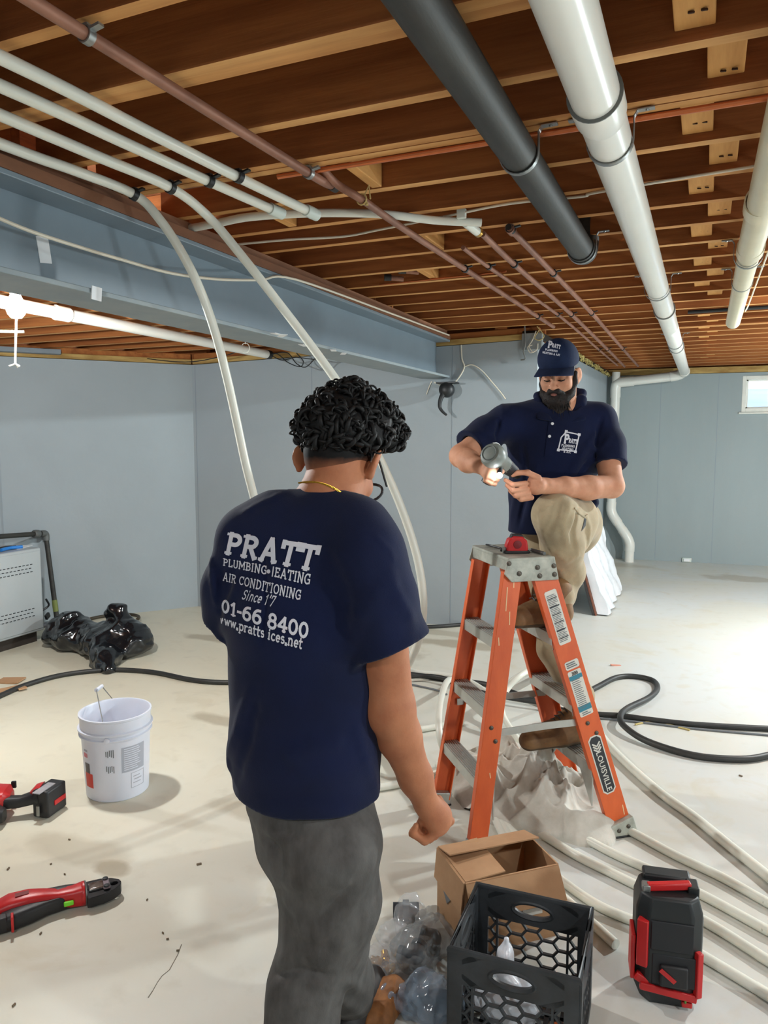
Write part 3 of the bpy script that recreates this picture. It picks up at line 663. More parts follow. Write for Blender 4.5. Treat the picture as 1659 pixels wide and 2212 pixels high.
for k in 'ABCD':
    wd = RAILS[k][2]; x, y, d = rail_axes(k); a, b = rail_pt(k, 0.03), rail_pt(k, ZT); up = y
    mb = MB().bar(a, b, wd, 0.005, up=up)
    for s_ in (-1, 1):
        o_ = x * (s_ * (wd / 2 - 0.0025)) - y * 0.013
        mb.bar(a + o_, b + o_, 0.005, 0.028, up=up)
    mb.build('rail', M_orange, ld, smooth=0, bevel=0.0015, local=True)
    ft = MB().bar(rail_pt(k, 0.0), rail_pt(k, 0.062), wd + 0.014, 0.052, up=up)
    ft_o = ft.build('foot', M_cast if k in 'CD' else M_alu, ld, smooth=0, bevel=0.004, local=True)
    MB().box(rail_pt(k, 0.003) + Vector((0, 0, 0.0)), (wd + 0.02, 0.06, 0.008), Matrix.Rotation(0, 3, 'Z')).build('rubber_tread', M_clip, ft_o, local=True, bevel=0.002)
    bz = (0.035, 0.42, 0.47) if k in 'CD' else (0.04, 0.44, 0.49)
    bm_ = MB()
    for z in bz:
        for u in ((-0.022, 0.022) if z < 0.1 and k in 'CD' else (0.016 if z == bz[1] else -0.008,)):
            bm_.lathe([(0.0085, 0), (0.0085, 0.003), (0.004, 0.006)], 12, Mto(rail_pt(k, z) + x * u + y * (0.002 if z > 0.1 else 0.026), y))
    bm_.build('bolts', M_bolt, ld, local=True)['kind'] = 'stuff'
# top cap
cap = MB().box((-0.005 + TX, 0, 1.128), (0.19, 0.36, 0.012))
cap.box((-0.095 + TX, 0, 1.108), (0.008, 0.36, 0.05)).box((0.088 + TX, 0, 1.115), (0.008, 0.36, 0.035))
for sy in (-1, 1):
    M = Matrix.Translation((TX, sy * 0.176, 0)) @ Matrix.Rotation(R(90), 4, 'X')
    cap.prism([(-0.098, 1.133), (0.092, 1.133), (0.112, 1.043), (-0.085, 1.043), (-0.115, 1.075)], 0.007 , M, z0=-0.0035)
cap_o = cap.build('top_cap', M_cast, ld, smooth=0, bevel=0.003, local=True)
rb = MB()
for (x, z) in ((-0.055, 1.075), (0.02, 1.095), (0.03, 1.062), (0.088, 1.098), (0.092, 1.065), (-0.098, 1.115)):
    rb.lathe([(0.0095, 0), (0.0095, 0.003), (0.004, 0.006)], 12, Mto((x + TX, -0.180, z), (0, -1, 0)))
rb.build('rivets', M_bolt, cap_o, local=True)['kind'] = 'stuff'
# steps on both sides with end brackets
for (p, q, sx) in (('A', 'B', -1), ('C', 'D', 1)):
    for i, z in enumerate((0.285, 0.555, 0.825)):
        a, b = rail_pt(p, z), rail_pt(q, z); wd = RAILS[p][2] * 0.95
        a = a + Vector((0, 0.004, 0)); b = b - Vector((0, 0.004, 0))
        mb = MB().box(((a.x + b.x) / 2, 0, z), (wd, b.y - a.y, 0.006))
        for u in (-1, 1):
            mb.box(((a.x + b.x) / 2 + u * (wd / 2 - 0.002), 0, z - 0.02), (0.004, b.y - a.y, 0.042))
        for u in np.linspace(-0.4, 0.4, 7):
            mb.box(((a.x + b.x) / 2 + u * wd, 0, z + 0.004), (0.004, b.y - a.y, 0.004))
        st = mb.build('step', M_alu, ld, smooth=0, bevel=0.0015, local=True)
        if i == 0:
            for yy_ in (a.y, b.y):
                sg = 1 if yy_ < 0 else -1
                pl_ = [(0, 0.0), (sg * 0.12, 0.0), (sg * 0.10, -0.016), (sg * 0.018, -0.12), (0, -0.14)]
                MB().prism(pl_ if sg > 0 else pl_[::-1], 0.006, Matrix.Translation((a.x + sx * (-wd / 2 + 0.004), yy_, z - 0.02)) @ Matrix(((0, 0, 1, 0), (1, 0, 0, 0), (0, 1, 0, 0), (0, 0, 0, 1)))).build('knee_brace', M_alu, st, smooth=0, local=True)
        else:
            MB().prism([(-wd / 2, 0), (wd / 2, 0), (wd / 2 - 0.012, -0.05), (0, -0.028), (-wd / 2 + 0.012, -0.05)], 0.005,
                       Matrix.Translation(((a.x), a.y + 0.012, z - 0.012)) @ Matrix.Rotation(R(90), 4, 'X')).build('step_bracket', M_alu, st, smooth=0, local=True)
# spreaders, hinged in the middle
for (p, q) in (('A', 'C'), ('B', 'D')):
    a, b = rail_pt(p, 0.462), rail_pt(q, 0.468); sg = 1 if p == 'A' else -1
    a = a + Vector((0.0, 0.012 * sg, 0)); b = b + Vector((0, 0.012 * sg, 0)); m_ = (a + b) / 2 + Vector((0, 0, 0.004))
    MB().bar(a, m_ + (m_ - a).normalized() * 0.03, 0.004, 0.028, up=(0, 0, 1)).build('spreader', M_alu, ld, smooth=0, local=True)
    MB().bar(m_ - (m_ - a).normalized() * 0.03 + Vector((0, 0.005 * sg, 0)), b + Vector((0, 0.005 * sg, 0)), 0.004, 0.028, up=(0, 0, 1)).build('spreader', M_alu, ld, smooth=0, local=True)
# stickers on the rail facing the room
xC, yC, dC = rail_axes('C')
def sticker(z0, z1, u0, u1, name, mt, lift=0.0035, parent=ld, chamfer=0.0):
    """flat print along the web of rail C between heights z0..z1 and across u0..u1"""
    def P(u, z): return rail_pt('C', z) + xC * u + yC * lift
    c = chamfer
    poly = [(u0, z0), (u1, z0), (u1, z1), (u0, z1)] if not c else [(u0 + c, z0), (u1 - c, z0), (u1, z0 + c), (u1, z1 - c), (u1 - c, z1), (u0 + c, z1), (u0, z1 - c), (u0, z0 + c)]
    fr = [P(u, z) for u, z in poly]; bk = [p - yC * 0.0008 for p in fr]; n_ = len(poly)
    return MB().add(fr + bk, [tuple(range(n_)), tuple(reversed(range(n_, 2 * n_)))] + [(i, i + n_, (i + 1) % n_ + n_, (i + 1) % n_) for i in range(n_)]).build(name, mt, parent, smooth=0, local=True)
s1 = sticker(0.790, 1.000, -0.026, 0.026, 'warning_sticker', M_sticker, chamfer=0.005)
s2 = sticker(0.690, 0.722, -0.030, 0.030, 'small_sticker', M_sticker, chamfer=0.005)
s3 = sticker(0.500, 0.683, -0.029, 0.029, 'rating_sticker', M_sticker, chamfer=0.004)
def lines(parent, z0, z1, n, u0, u1, mt, h=0.0022, jitter=0.012):
    mb = MB()
    for i in range(n):
        z = z1 - (z1 - z0) * (i + 0.5) / n
        a = rail_pt('C', z) + xC * u0 + yC * 0.0046; b = rail_pt('C', z) + xC * (u1 - rng.uniform(0, jitter)) + yC * 0.0046
        mb.bar(a, b, 0.0006, h, up=dC)
    return mb.build('print', mt, parent, smooth=0, local=True)
lines(s1, 0.80, 0.985, 32, -0.021, 0.022, M_inkg); lines(s1, 0.80, 0.985, 6, -0.021, 0.021, M_ink, 0.003, 0.002)
lines(s2, 0.695, 0.718, 3, -0.024, 0.024, M_inkg, 0.004); lines(s3, 0.53, 0.65, 16, -0.022, 0.02, M_inkg)
sticker(0.648, 0.664, -0.028, 0.028, 'band', M_teal, 0.0046, s3); sticker(0.521, 0.543, -0.028, 0.028, 'band', M_teal, 0.0046, s3)
lines(s3, 0.503, 0.518, 2, -0.018, 0.018, M_inkg, 0.003)
def rail_text(txt, z, size, u=0.0, down=False, mt=M_ink, parent=ld, bold=0.0, lift=0.0047):
    vs, fs = text_mesh(txt, size, bold); out = []
    for (a, b, c) in vs:
        b -= size * 0.35
        if down: p = rail_pt('C', z - a * 0.98) + xC * (u + b)
        else: p = rail_pt('C', z + b) + xC * (u + a)
        out.append(p + yC * lift)
    return MB().add(out, fs).build('lettering', mt, parent, smooth=0, local=True)
rail_text('300', 0.672, 0.018, parent=s3, bold=0.0006)
n1 = sticker(0.175, 0.415, -0.029, 0.029, 'name_plate', M_sticker, chamfer=0.014)
n2 = sticker(0.181, 0.409, -0.024, 0.024, 'name_field', mat('charcoal_print', (46, 48, 52), 0.5), 0.0043, n1, chamfer=0.012)
rail_text('LOUISVILLE', 0.268, 0.033, down=True, mt=M_sticker, parent=n1, lift=0.0052, bold=0.0004)
for kk in range(3):
    z_ = 0.386 - 0.011 * kk
    mb = MB()
    for sg in (-1, 1):
        mb.bar(rail_pt('C', z_) + xC * (sg * 0.017) + yC * 0.0052, rail_pt('C', z_ - 0.015) + yC * 0.0052, 0.006, 0.0006, up=yC)
    mb.build('chevron', M_sticker, n1, smooth=0, local=True)
# paint splashes on the front rail
sp_ = MB()
for (z, u, l) in ((0.93, -0.01, 0.09), (0.88, 0.012, 0.05), (0.80, -0.02, 0.03), (1.02, 0.01, 0.05), (0.3, 0.015, 0.02)):
    xA, yA, dA = rail_axes('A')
    sp_.bar(rail_pt('A', z) + xA * u + yA * 0.003, rail_pt('A', z + l) + xA * (u - 0.006) + yA * 0.003, 0.004, 0.001, up=yA)
sp_.bar(rail_pt('C', 0.07) + xC * 0.03 + yC * 0.003, rail_pt('C', 0.11) + xC * 0.034 + yC * 0.003, 0.004, 0.001, up=yC)
sp_.build('paint_splashes', mat('pale_paint', (236, 196, 150), 0.6), ld, smooth=0, local=True)['kind'] = 'stuff'

# tape measure and small things on the cap
M_red = mat('tool_red', (196, 34, 36), 0.38, var=0.08, scale=20)
M_tblack = mat('tool_black', (34, 34, 36), 0.5, bump=0.1, bscale=150)
tm = thing('tape_measure', 'red tape measure lying on the ladder cap', 'tape measure', LM @ Vector((-0.100, -0.06, 1.134)), LR + R(-12))
prof = [(-0.040, 0.0), (0.040, 0.0), (0.043, 0.02), (0.038, 0.05), (0.02, 0.066), (-0.015, 0.068), (-0.035, 0.055), (-0.043, 0.03)]
Mx = Matrix.Rotation(R(90), 4, 'X')
MB().prism(prof, 0.045, Mx, z0=-0.0225).build('case', M_red, tm, bevel=0.006, local=True)
MB().box((0, 0, 0.006), (0.1, 0.05, 0.012)).build('base', M_tblack, tm, bevel=0.004, local=True)
MB().prism([(-0.03, 0.052), (0.028, 0.06), (0.02, 0.074), (-0.02, 0.076)], 0.03, Mx, z0=-0.015).build('grip', M_tblack, tm, bevel=0.003, local=True)
MB().lathe([(0.016, 0), (0.016, 0.002), (0.005, 0.003)], 18, Mto((0.0, -0.0225, 0.036), (0, -1, 0))).build('badge', mat('badge_dark_red', (120, 20, 26), 0.5), tm, local=True)
MB().box((-0.048, 0, 0.012), (0.012, 0.02, 0.022)).build('hook', M_galv, tm, bevel=0.001, local=True)
tag(MB().tube(spline([LM @ Vector(p) for p in ((-0.14, 0.14, 1.14), (-0.15, 0.08, 1.146), (-0.13, 0.02, 1.142), (-0.15, -0.03, 1.14))], 6), 0.004, 8).build('cord', M_tblack),
    'short black cord lying on the ladder cap', 'cord')
tag(MB().tube([LM @ Vector((-0.03, -0.05, 1.142)), LM @ Vector((-0.025, -0.15, 1.142))], 0.007, 8).build('marker_pen', mat('grey_pen', (86, 88, 86), 0.5)),
    'grey pen on the ladder cap beside the tape measure', 'pen')

# ---------------------------------------------------------------- bucket
M_bkt = mat('bucket_plastic', (216, 220, 232), 0.35, var=0.05, scale=6)
BC = Vector((-2.385, 2.475, 0)); bk = thing('bucket', 'white plastic bucket with printed labels and raised wire handle', 'bucket', BC, face_rot(20))
pr = [(0.0, 0.012), (0.128, 0.012), (0.130, 0.0), (0.134, 0.004), (0.147, 0.27), (0.147, 0.275), (0.156, 0.277), (0.157, 0.283), (0.149, 0.287), (0.149, 0.300), (0.160, 0.302), (0.161, 0.31), (0.151, 0.314), (0.151, 0.358),
      (0.156, 0.362), (0.156, 0.370), (0.149, 0.371), (0.1455, 0.365), (0.128, 0.016), (0.0, 0.014)]
MB().lathe(pr, 48, cap=False).build('body', M_bkt, bk, smooth=40, local=True)
def cpatch(a0, a1, z0, z1, mt, nm, par, lift=0.0006, n=8):
    vs = []; fs = []
    for i in range(n + 1):
        a = R(a0 + (a1 - a0) * i / n)
        for z in (z0, z1):
            r_ = 0.134 + (0.147 - 0.134) * (z - 0.004) / 0.266 + lift; vs.append((r_ * math.cos(a), r_ * math.sin(a), z))
    fs = [(2 * i, 2 * i + 2, 2 * i + 3, 2 * i + 1) for i in range(n)]
    return MB().add(vs, fs).build(nm, mt, par, smooth=30, local=True)
# angle -90 faces the camera
M_lab = mat('label_grey', (168, 172, 184), 0.6); M_redp = mat('label_red', (206, 58, 44), 0.5)
p_ = cpatch(-158, -136, 0.06, 0.125, M_redp, 'red_label', bk); cpatch(-156, -142, 0.125, 0.17, mat('label_photo', (110, 104, 100), 0.6, var=0.4, scale=60), 'label_picture', bk)
cpatch(-158, -146, 0.195, 0.215, mat('label_pink', (214, 130, 140), 0.6), 'label_heading', bk); cpatch(-156, -145, 0.222, 0.232, M_lab, 'label_heading', bk)
for (z0, z1) in ((0.135, 0.175), (0.205, 0.245)):
    for i in range(5): cpatch(-108 + 3 * i, -106.4 + 3 * i, z0 + rng.uniform(0, .01), z1 - rng.uniform(0, .01), M_inkg, 'barcode_bar', bk, n=1)
g = cpatch(-82, -38, 0.13, 0.245, M_lab, 'text_label', bk)
for i in range(11): cpatch(-78, -44 + rng.uniform(-12, 0), 0.14 + 0.0095 * i, 0.1435 + 0.0095 * i, M_bkt, 'print', g, 0.0012, 6)
for (a0, a1, z0, z1) in ((-66, -38, 0.05, 0.0525), (-66, -38, 0.118, 0.1205), (-66, -65, 0.05, 0.12), (-39, -38, 0.05, 0.12), (-60, -44, 0.085, 0.09), (-62, -46, 0.07, 0.074), (-62, -48, 0.1, 0.104)):
    cpatch(a0, a1, z0, z1, M_lab, 'print', bk)
# wire handle with grip
e1_, e2_ = Vector((0.158 * math.cos(R(-104)), 0.158 * math.sin(R(-104)), 0.292)), Vector((0.158 * math.cos(R(76)), 0.158 * math.sin(R(76)), 0.292))
inv = (Matrix.Translation(BC) @ Matrix.Rotation(face_rot(20), 4, 'Z')).inverted()
g1, g2 = inv @ at(208, 1491, 3.42), inv @ at(220, 1482, 3.50)
MB().tube([e1_, e1_.lerp(g1, 0.9), g1, g2, g2.lerp(e2_, 0.1), e2_], 0.0022, 8).build('wire_handle', M_galv, bk, local=True)
MB().tube([g1, g2], 0.009, 10).build('grip', M_bkt, bk, local=True)
for e in (e1_, e2_): MB().lathe([(0.012, -0.006), (0.012, 0.005), (0.005, 0.008)], 12, Mto(e * 0.985, Vector((e.x, e.y, 0)))).build('handle_ear', M_bkt, bk, local=True)

# ---------------------------------------------------------------- boiler with its black pipe
M_boil = mat('boiler_enamel', (176, 182, 184), 0.35, 0.1, var=0.05, scale=2)
XB = -4.70; ztop = onX(80, 1184, XB).z; yB = onX(93, 1300, XB).y
bo = thing('boiler', 'grey sheet metal boiler cabinet by the left wall', 'boiler', (XB - 0.3, yB - 0.6, 0))
MB().box((XB - 0.3, yB - 0.6, 0.09 + (ztop - 0.09) / 2), (0.6, 1.2, ztop - 0.09)).build('cabinet', M_boil, bo, bevel=0.008)
MB().box((XB - 0.32, yB - 0.6, 0.045), (0.54, 1.14, 0.09)).build('plinth', mat('boiler_plinth', (60, 52, 46), 0.8, var=0.3), bo)
MB().box((XB + 0.003, yB - 0.6, 0.09 + (ztop - 0.09) / 2), (0.006, 1.17, ztop - 0.13)).build('front_panel', M_boil, bo, bevel=0.003)
for (y0_, y1_) in (((1221, 1237)), ((1318, 1334))):
    mb = MB()
    for i in range(3):
        zr = onX(58, y0_ + (y1_ - y0_) * i / 2, XB + 0.006).z
        for j in range(13): mb.box((XB + 0.0065, yB - 0.10 - 0.034 * j - (0.012 if i % 2 else 0), zr), (0.002, 0.021, 0.006))
    mb.build('vent_slots', M_ink, bo, smooth=0)
vb = onX(101, 1352, XB - 0.02); vb = Vector((XB - 0.05, yB + 0.10, onX(101, 1350, XB - 0.05).z))
mb = MB().tube([Vector((XB - 0.05, yB, vb.z)), Vector((XB - 0.05, yB + 0.09, vb.z)), Vector((XB + 0.03, yB + 0.09, vb.z - 0.05))], 0.022, 12)
mb.lathe([(0.03, -0.02), (0.034, 0), (0.03, 0.02)], 14, Mto(Vector((XB - 0.05, yB + 0.09, vb.z)), (0, 0, 1)))
mb.build('drain_valve', mat('nickel', (150, 150, 156), 0.3, 0.8, var=0.2, scale=30), bo)
MB().box(Vector((XB - 0.05, yB + 0.08, vb.z + 0.07)), (0.02, 0.05, 0.04), (0.4, 0, 0.3)).build('valve_lever', M_clip, bo, bevel=0.003)
MB().tube(spline([Vector((XB - 0.05, yB + 0.02, vb.z + 0.12)), Vector((XB - 0.02, yB + 0.07, vb.z + 0.16)), Vector((XB, yB + 0.03, vb.z + 0.22))], 5), 0.008, 8).build('gauge_tube', M_clip, bo)
gp = thing('gas_pipe', 'black iron gas pipe with an elbow rising beside the boiler', 'pipe', onz(124, 1348))
Bq = onz(124, 1346, 0.01); dq = (Bq - Vector(_C)).dot(Vector(_fw)); Tq = at(99, 1152, dq - 0.02); Tl = at(-60, 1163, dq - 0.75)
MB().tube([Bq, Tq - Vector((0, 0, 0.03))], 0.02, 14).build('pipe_length', M_iron, gp)
MB().tube([Tq + (Tl - Tq).normalized() * 0.03, Tl], 0.02, 14).build('pipe_length', M_iron, gp)
MB().tube(spline([Tq - Vector((0, 0, 0.06)), Tq - Vector((0, 0, 0.015)), Tq + (Tl - Tq).normalized() * 0.015, Tq + (Tl - Tq).normalized() * 0.06], 5), 0.027, 14).build('elbow', mat('grey_elbow', (104, 106, 104), 0.5, 0.4), gp)
MB().lathe([(0.026, -0.03), (0.033, -0.025), (0.036, 0), (0.033, 0.025), (0.026, 0.03)], 14, Mto(Tq + (Tl - Tq).normalized() * 0.11, Tl - Tq)).build('union', MATS['grey_elbow'], gp)
MB().lathe([(0.0215, 0), (0.0225, 0.05), (0.0215, 0.1)], 14, Mto(Bq + (Tq - Bq) * 0.13, Tq - Bq), cap=False).build('tape_band', mat('green_tape', (120, 130, 70), 0.7), gp)
# on top of it
tz = ztop + 0.001
pl = thing('pliers', 'pliers with bright blue handle lying on the boiler top', 'pliers', onX(25, 1184, XB - 0.05))
def bt(x, y): return Vector((onX(x, y, XB - 0.08).x, onX(x, y, XB - 0.08).y, tz))
q0, q1 = bt(2, 1185), bt(48, 1183)
MB().tube(spline([q0 + Vector((0, 0, .014)), q0.lerp(q1, .5) + Vector((-.02, 0, .016)), q1 + Vector((0, 0, .014))], 6), 0.013, 10).build('handle', mat('blue_grip', (40, 122, 200), 0.4), pl)
MB().tube(spline([q0 + Vector((-.05, 0, .014)), q0.lerp(q1, .5) + Vector((-.07, 0, .016)), q1 + Vector((-.04, -.02, .014))], 6), 0.012, 10).build('handle', M_tblack, pl)
MB().bar(q0 + Vector((-.02, 0.02, .014)), q0 + Vector((-.03, -0.12, .014)), 0.03, 0.014).build('jaw', M_iron, pl, bevel=0.004)
tag(MB().box(bt(55, 1182) + Vector((-0.1, 0.0, 0.001)), (0.16, 0.2, 0.002), (0, 0, 0.4)).build('paper_sheet', M_white, smooth=0), 'white paper on the boiler top behind the blue pliers', 'paper')

# ---------------------------------------------------------------- hoses
M_hose = mat('black_hose', (52, 52, 50), 0.5, rgb2=(38, 38, 38), scale=10, bump=0.1)
def hose(pts, r_, lab, nm='hose', mt=M_hose, cat='hose', z=None, n=6, zs=None):
    zs = zs or [r_ if z is None else z] * len(pts)
    P_ = [onz(x, y, zz) for (x, y), zz in zip(pts, zs)]
    if pts[-1][0] > 1659: P_.append(P_[-1] + (P_[-1] - P_[-2]).normalized() * 1.3)
    if pts[0][0] < 0: P_.insert(0, P_[0] + (P_[0] - P_[1]).normalized() * 0.8)
    return tag(MB().tube(spline(P_, n), r_, 12).build(nm, mt, smooth=60), lab, cat)
hose([(-60, 1530), (0, 1503), (60, 1478), (140, 1457), (240, 1447), (330, 1452), (410, 1468), (478, 1474), (560, 1472), (700, 1466), (800, 1458), (880, 1456), (960, 1467), (1060, 1480), (1150, 1512), (1220, 1535), (1290, 1543),
      (1340, 1546), (1400, 1554), (1500, 1565), (1659, 1574), (1760, 1578)], 0.016, 'longest black hose, running right across the floor behind both men')
hose([(1130, 1500), (1200, 1502), (1255, 1500), (1290, 1484), (1330, 1464), (1370, 1461), (1410, 1470), (1420, 1488), (1400, 1508), (1355, 1530), (1340, 1548), (1350, 1570), (1400, 1602), (1500, 1632), (1600, 1640), (1659, 1632), (1720, 1615)], 0.017,
     'black hose making a loop on the floor right of the ladder', zs=[.017] * 8 + [.025, .04, .051, .04, .022] + [.017] * 4)
hose([(905, 1354), (950, 1353), (1005, 1349), (1040, 1352), (1075, 1360), (1110, 1366)], 0.016, 'black hose lying along the foot of the middle wall')
hose([(885, 1462), (930, 1460), (980, 1470), (1030, 1492), (1100, 1508), (1180, 1520)], 0.013, 'thinner black hose tangled behind the ladder', z=0.04)
hose([(1290, 1551), (1400, 1562), (1500, 1574), (1659, 1588), (1740, 1594)], 0.006, 'thin grey cord beside the long hose at the right', 'cord', M_inkg, 'cord')
hose([(886, 1478), (940, 1490), (965, 1500)], 0.006, 'thin grey cord end on the floor by the arm of the curly haired man', 'cord', M_inkg, 'cord')
cc = onz(238, 1347); ring = [cc + Vector((0.235 * math.cos(a), 0.235 * math.sin(a), 0.015 + 0.012 * (1 + math.cos(a)))) for a in np.linspace(0.4, 6.4, 26)] + [cc + Vector((0.12, -0.26, 0.015))]
tag(MB().tube(spline(ring, 3), 0.014, 10).build('hose', mat('brown_hose', (70, 60, 44), 0.6, var=0.2)), 'dark hose coiled in a ring behind the black bag', 'hose')

# ---------------------------------------------------------------- white tubes lying on the floor
def ftube(pts, lab, r_=0.0165, mt=M_pex, z=None):
    P_ = [onz(x, y, r_ if z is None else z) for x, y in pts]
    if pts[-1][0] > 1659: P_.append(P_[-1] + (P_[-1] - P_[-2]).normalized() * 1.3)
    return tag(MB().tube(spline(P_, 7), r_, 12).build('floor_tube', mt, smooth=60), lab, 'tube')
ftube([(1255, 1500), (1275, 1540), (1300, 1590), (1350, 1645), (1430, 1715), (1500, 1765), (1580, 1830), (1659, 1893), (1740, 1960)], 'thick white tube on the floor right of the ladder, passing the orange rail', 0.02)
ftube([(1040, 1745), (1090, 1765), (1150, 1790), (1240, 1845), (1320, 1885), (1420, 1935), (1540, 2000), (1659, 2075), (1720, 2112)], 'white floor tube running behind the tool charger, fourth from the hoses')
ftube([(1330, 1780), (1380, 1805), (1460, 1848), (1560, 1895), (1659, 1950), (1740, 1990)], 'white floor tube starting at the silver ladder foot')
ftube([(1180, 1770), (1260, 1810), (1330, 1846), (1430, 1890), (1540, 1945), (1659, 2010), (1740, 2050)], 'white floor tube between the ladder foot and the tool charger')
ftube([(1060, 1700), (1075, 1760), (1120, 1830), (1210, 1900), (1300, 1960), (1420, 2010), (1540, 2078), (1659, 2150), (1720, 2190)], 'white floor tube passing behind the cardboard box')
ftube([(1048, 1690), (1060, 1740), (1080, 1790), (1105, 1830), (1150, 1880), (1230, 1950), (1330, 2040)], 'white floor tube curving in front of the cloth heap to the crate')
ftube([(945, 1650), (985, 1680), (1020, 1715), (1060, 1745), (1100, 1790), (1150, 1830)], 'white floor tube passing between the left feet of the ladder')
def loop_tube(lab, pts, r_=0.0165):
    return tag(MB().tube(spline(pts, 7), r_, 12).build('floor_tube', M_pex, smooth=60), lab, 'tube')
loop_tube('white tube arching up off the floor left of the ladder', [onz(985, 1470, 0.02), at(968, 1470, 4.0), at(955, 1500, 3.75), at(948, 1545, 3.6), at(952, 1600, 3.5), onz(975, 1650, 0.03), onz(1030, 1690, 0.02)])
loop_tube('white tube arch seen between the orange rails', [onz(1120, 1600, 0.02), at(1085, 1540, 4.0), at(1095, 1490, 4.1), at(1140, 1450, 4.25), onz(1180, 1452, 0.02)])
loop_tube('second white tube arch between the rails, behind the first', [onz(1070, 1620, 0.02), at(1065, 1560, 4.05), at(1080, 1500, 4.2), at(1125, 1458, 4.35), onz(1165, 1455, 0.02)])
loop_tube('white tube lying from the sleeve of the curly haired man towards the ladder', [onz(870, 1440, 0.018), onz(900, 1452, 0.018), onz(960, 1458, 0.018), onz(1010, 1470, 0.018), onz(1060, 1500, 0.018)])

# ---------------------------------------------------------------- drop cloth heap
def fbm(x, y, seed, octs=4, f=1.0):
    r = np.random.default_rng(seed); out = 0; amp = 1
    for o in range(octs):
        for k in range(5):
            a = r.uniform(0, 2 * PI); ph = r.uniform(0, 2 * PI); ff = f * (2 ** o) * r.uniform(0.7, 1.3)
            out = out + amp * np.sin((x * math.cos(a) + y * math.sin(a)) * ff + ph) / 5
        amp *= 0.55
    return out
def heap(name, label, cat, cen, rx, ry, rot, h, mt, seed, n=150, foldf=14, sharp=2.0):
    u = np.linspace(-1.15, 1.15, n); U, V = np.meshgrid(u, u, indexing='ij')
    X, Y = U * rx, V * ry
    wx = fbm(X, Y, seed, 3, 7) * 0.07; wy = fbm(X, Y, seed + 1, 3, 7) * 0.07
    edge = 1 + 0.18 * fbm(U, V, seed + 2, 3, 3.0)
    rr = np.sqrt(U ** 2 + V ** 2) / edge
    dome = np.clip(1 - rr ** 2.2, 0, 1) ** 0.7
    fold = 1 - np.abs(fbm(X + wx, Y + wy, seed + 3, 3, foldf)) * sharp
    fold2 = 1 - np.abs(fbm(X + wy, Y - wx, seed + 4, 3, foldf * 1.9)) * sharp
    Z = h * dome * (0.34 + 0.30 * fold + 0.22 * fold2 + 0.30 * fbm(X, Y, seed + 5, 2, 6))
    Z = np.where(rr > 1.0, -0.03, np.maximum(Z, 0.004))
    c, s = math.cos(rot), math.sin(rot)
    Xd, Yd = X + wx * 0.8 * dome, Y + wy * 0.8 * dome
    PX, PY = cen[0] + c * Xd - s * Yd, cen[1] + s * Xd + c * Yd
    vs = np.stack([PX, PY, Z], -1).reshape(-1, 3)
    keep = (rr <= 1.03)
    fs = [(i * n + j, (i + 1) * n + j, (i + 1) * n + j + 1, i * n + j + 1) for i in range(n - 1) for j in range(n - 1)
          if keep[i, j] and keep[i + 1, j] and keep[i + 1, j + 1] and keep[i, j + 1]]
    o = MB().add([tuple(v) for v in vs], fs).build(name, mt, smooth=80)
    bm = bmesh.new(); bm.from_mesh(o.data); bmesh.ops.delete(bm, geom=[v for v in bm.verts if not v.link_faces], context='VERTS'); bm.to_mesh(o.data); bm.free()
    return tag(o, label, cat)
M_cloth = mat('drop_cloth', (212, 208, 198), 0.9, rgb2=(176, 170, 158), scale=6, sheen=0.2, bump=0.2, bscale=300)
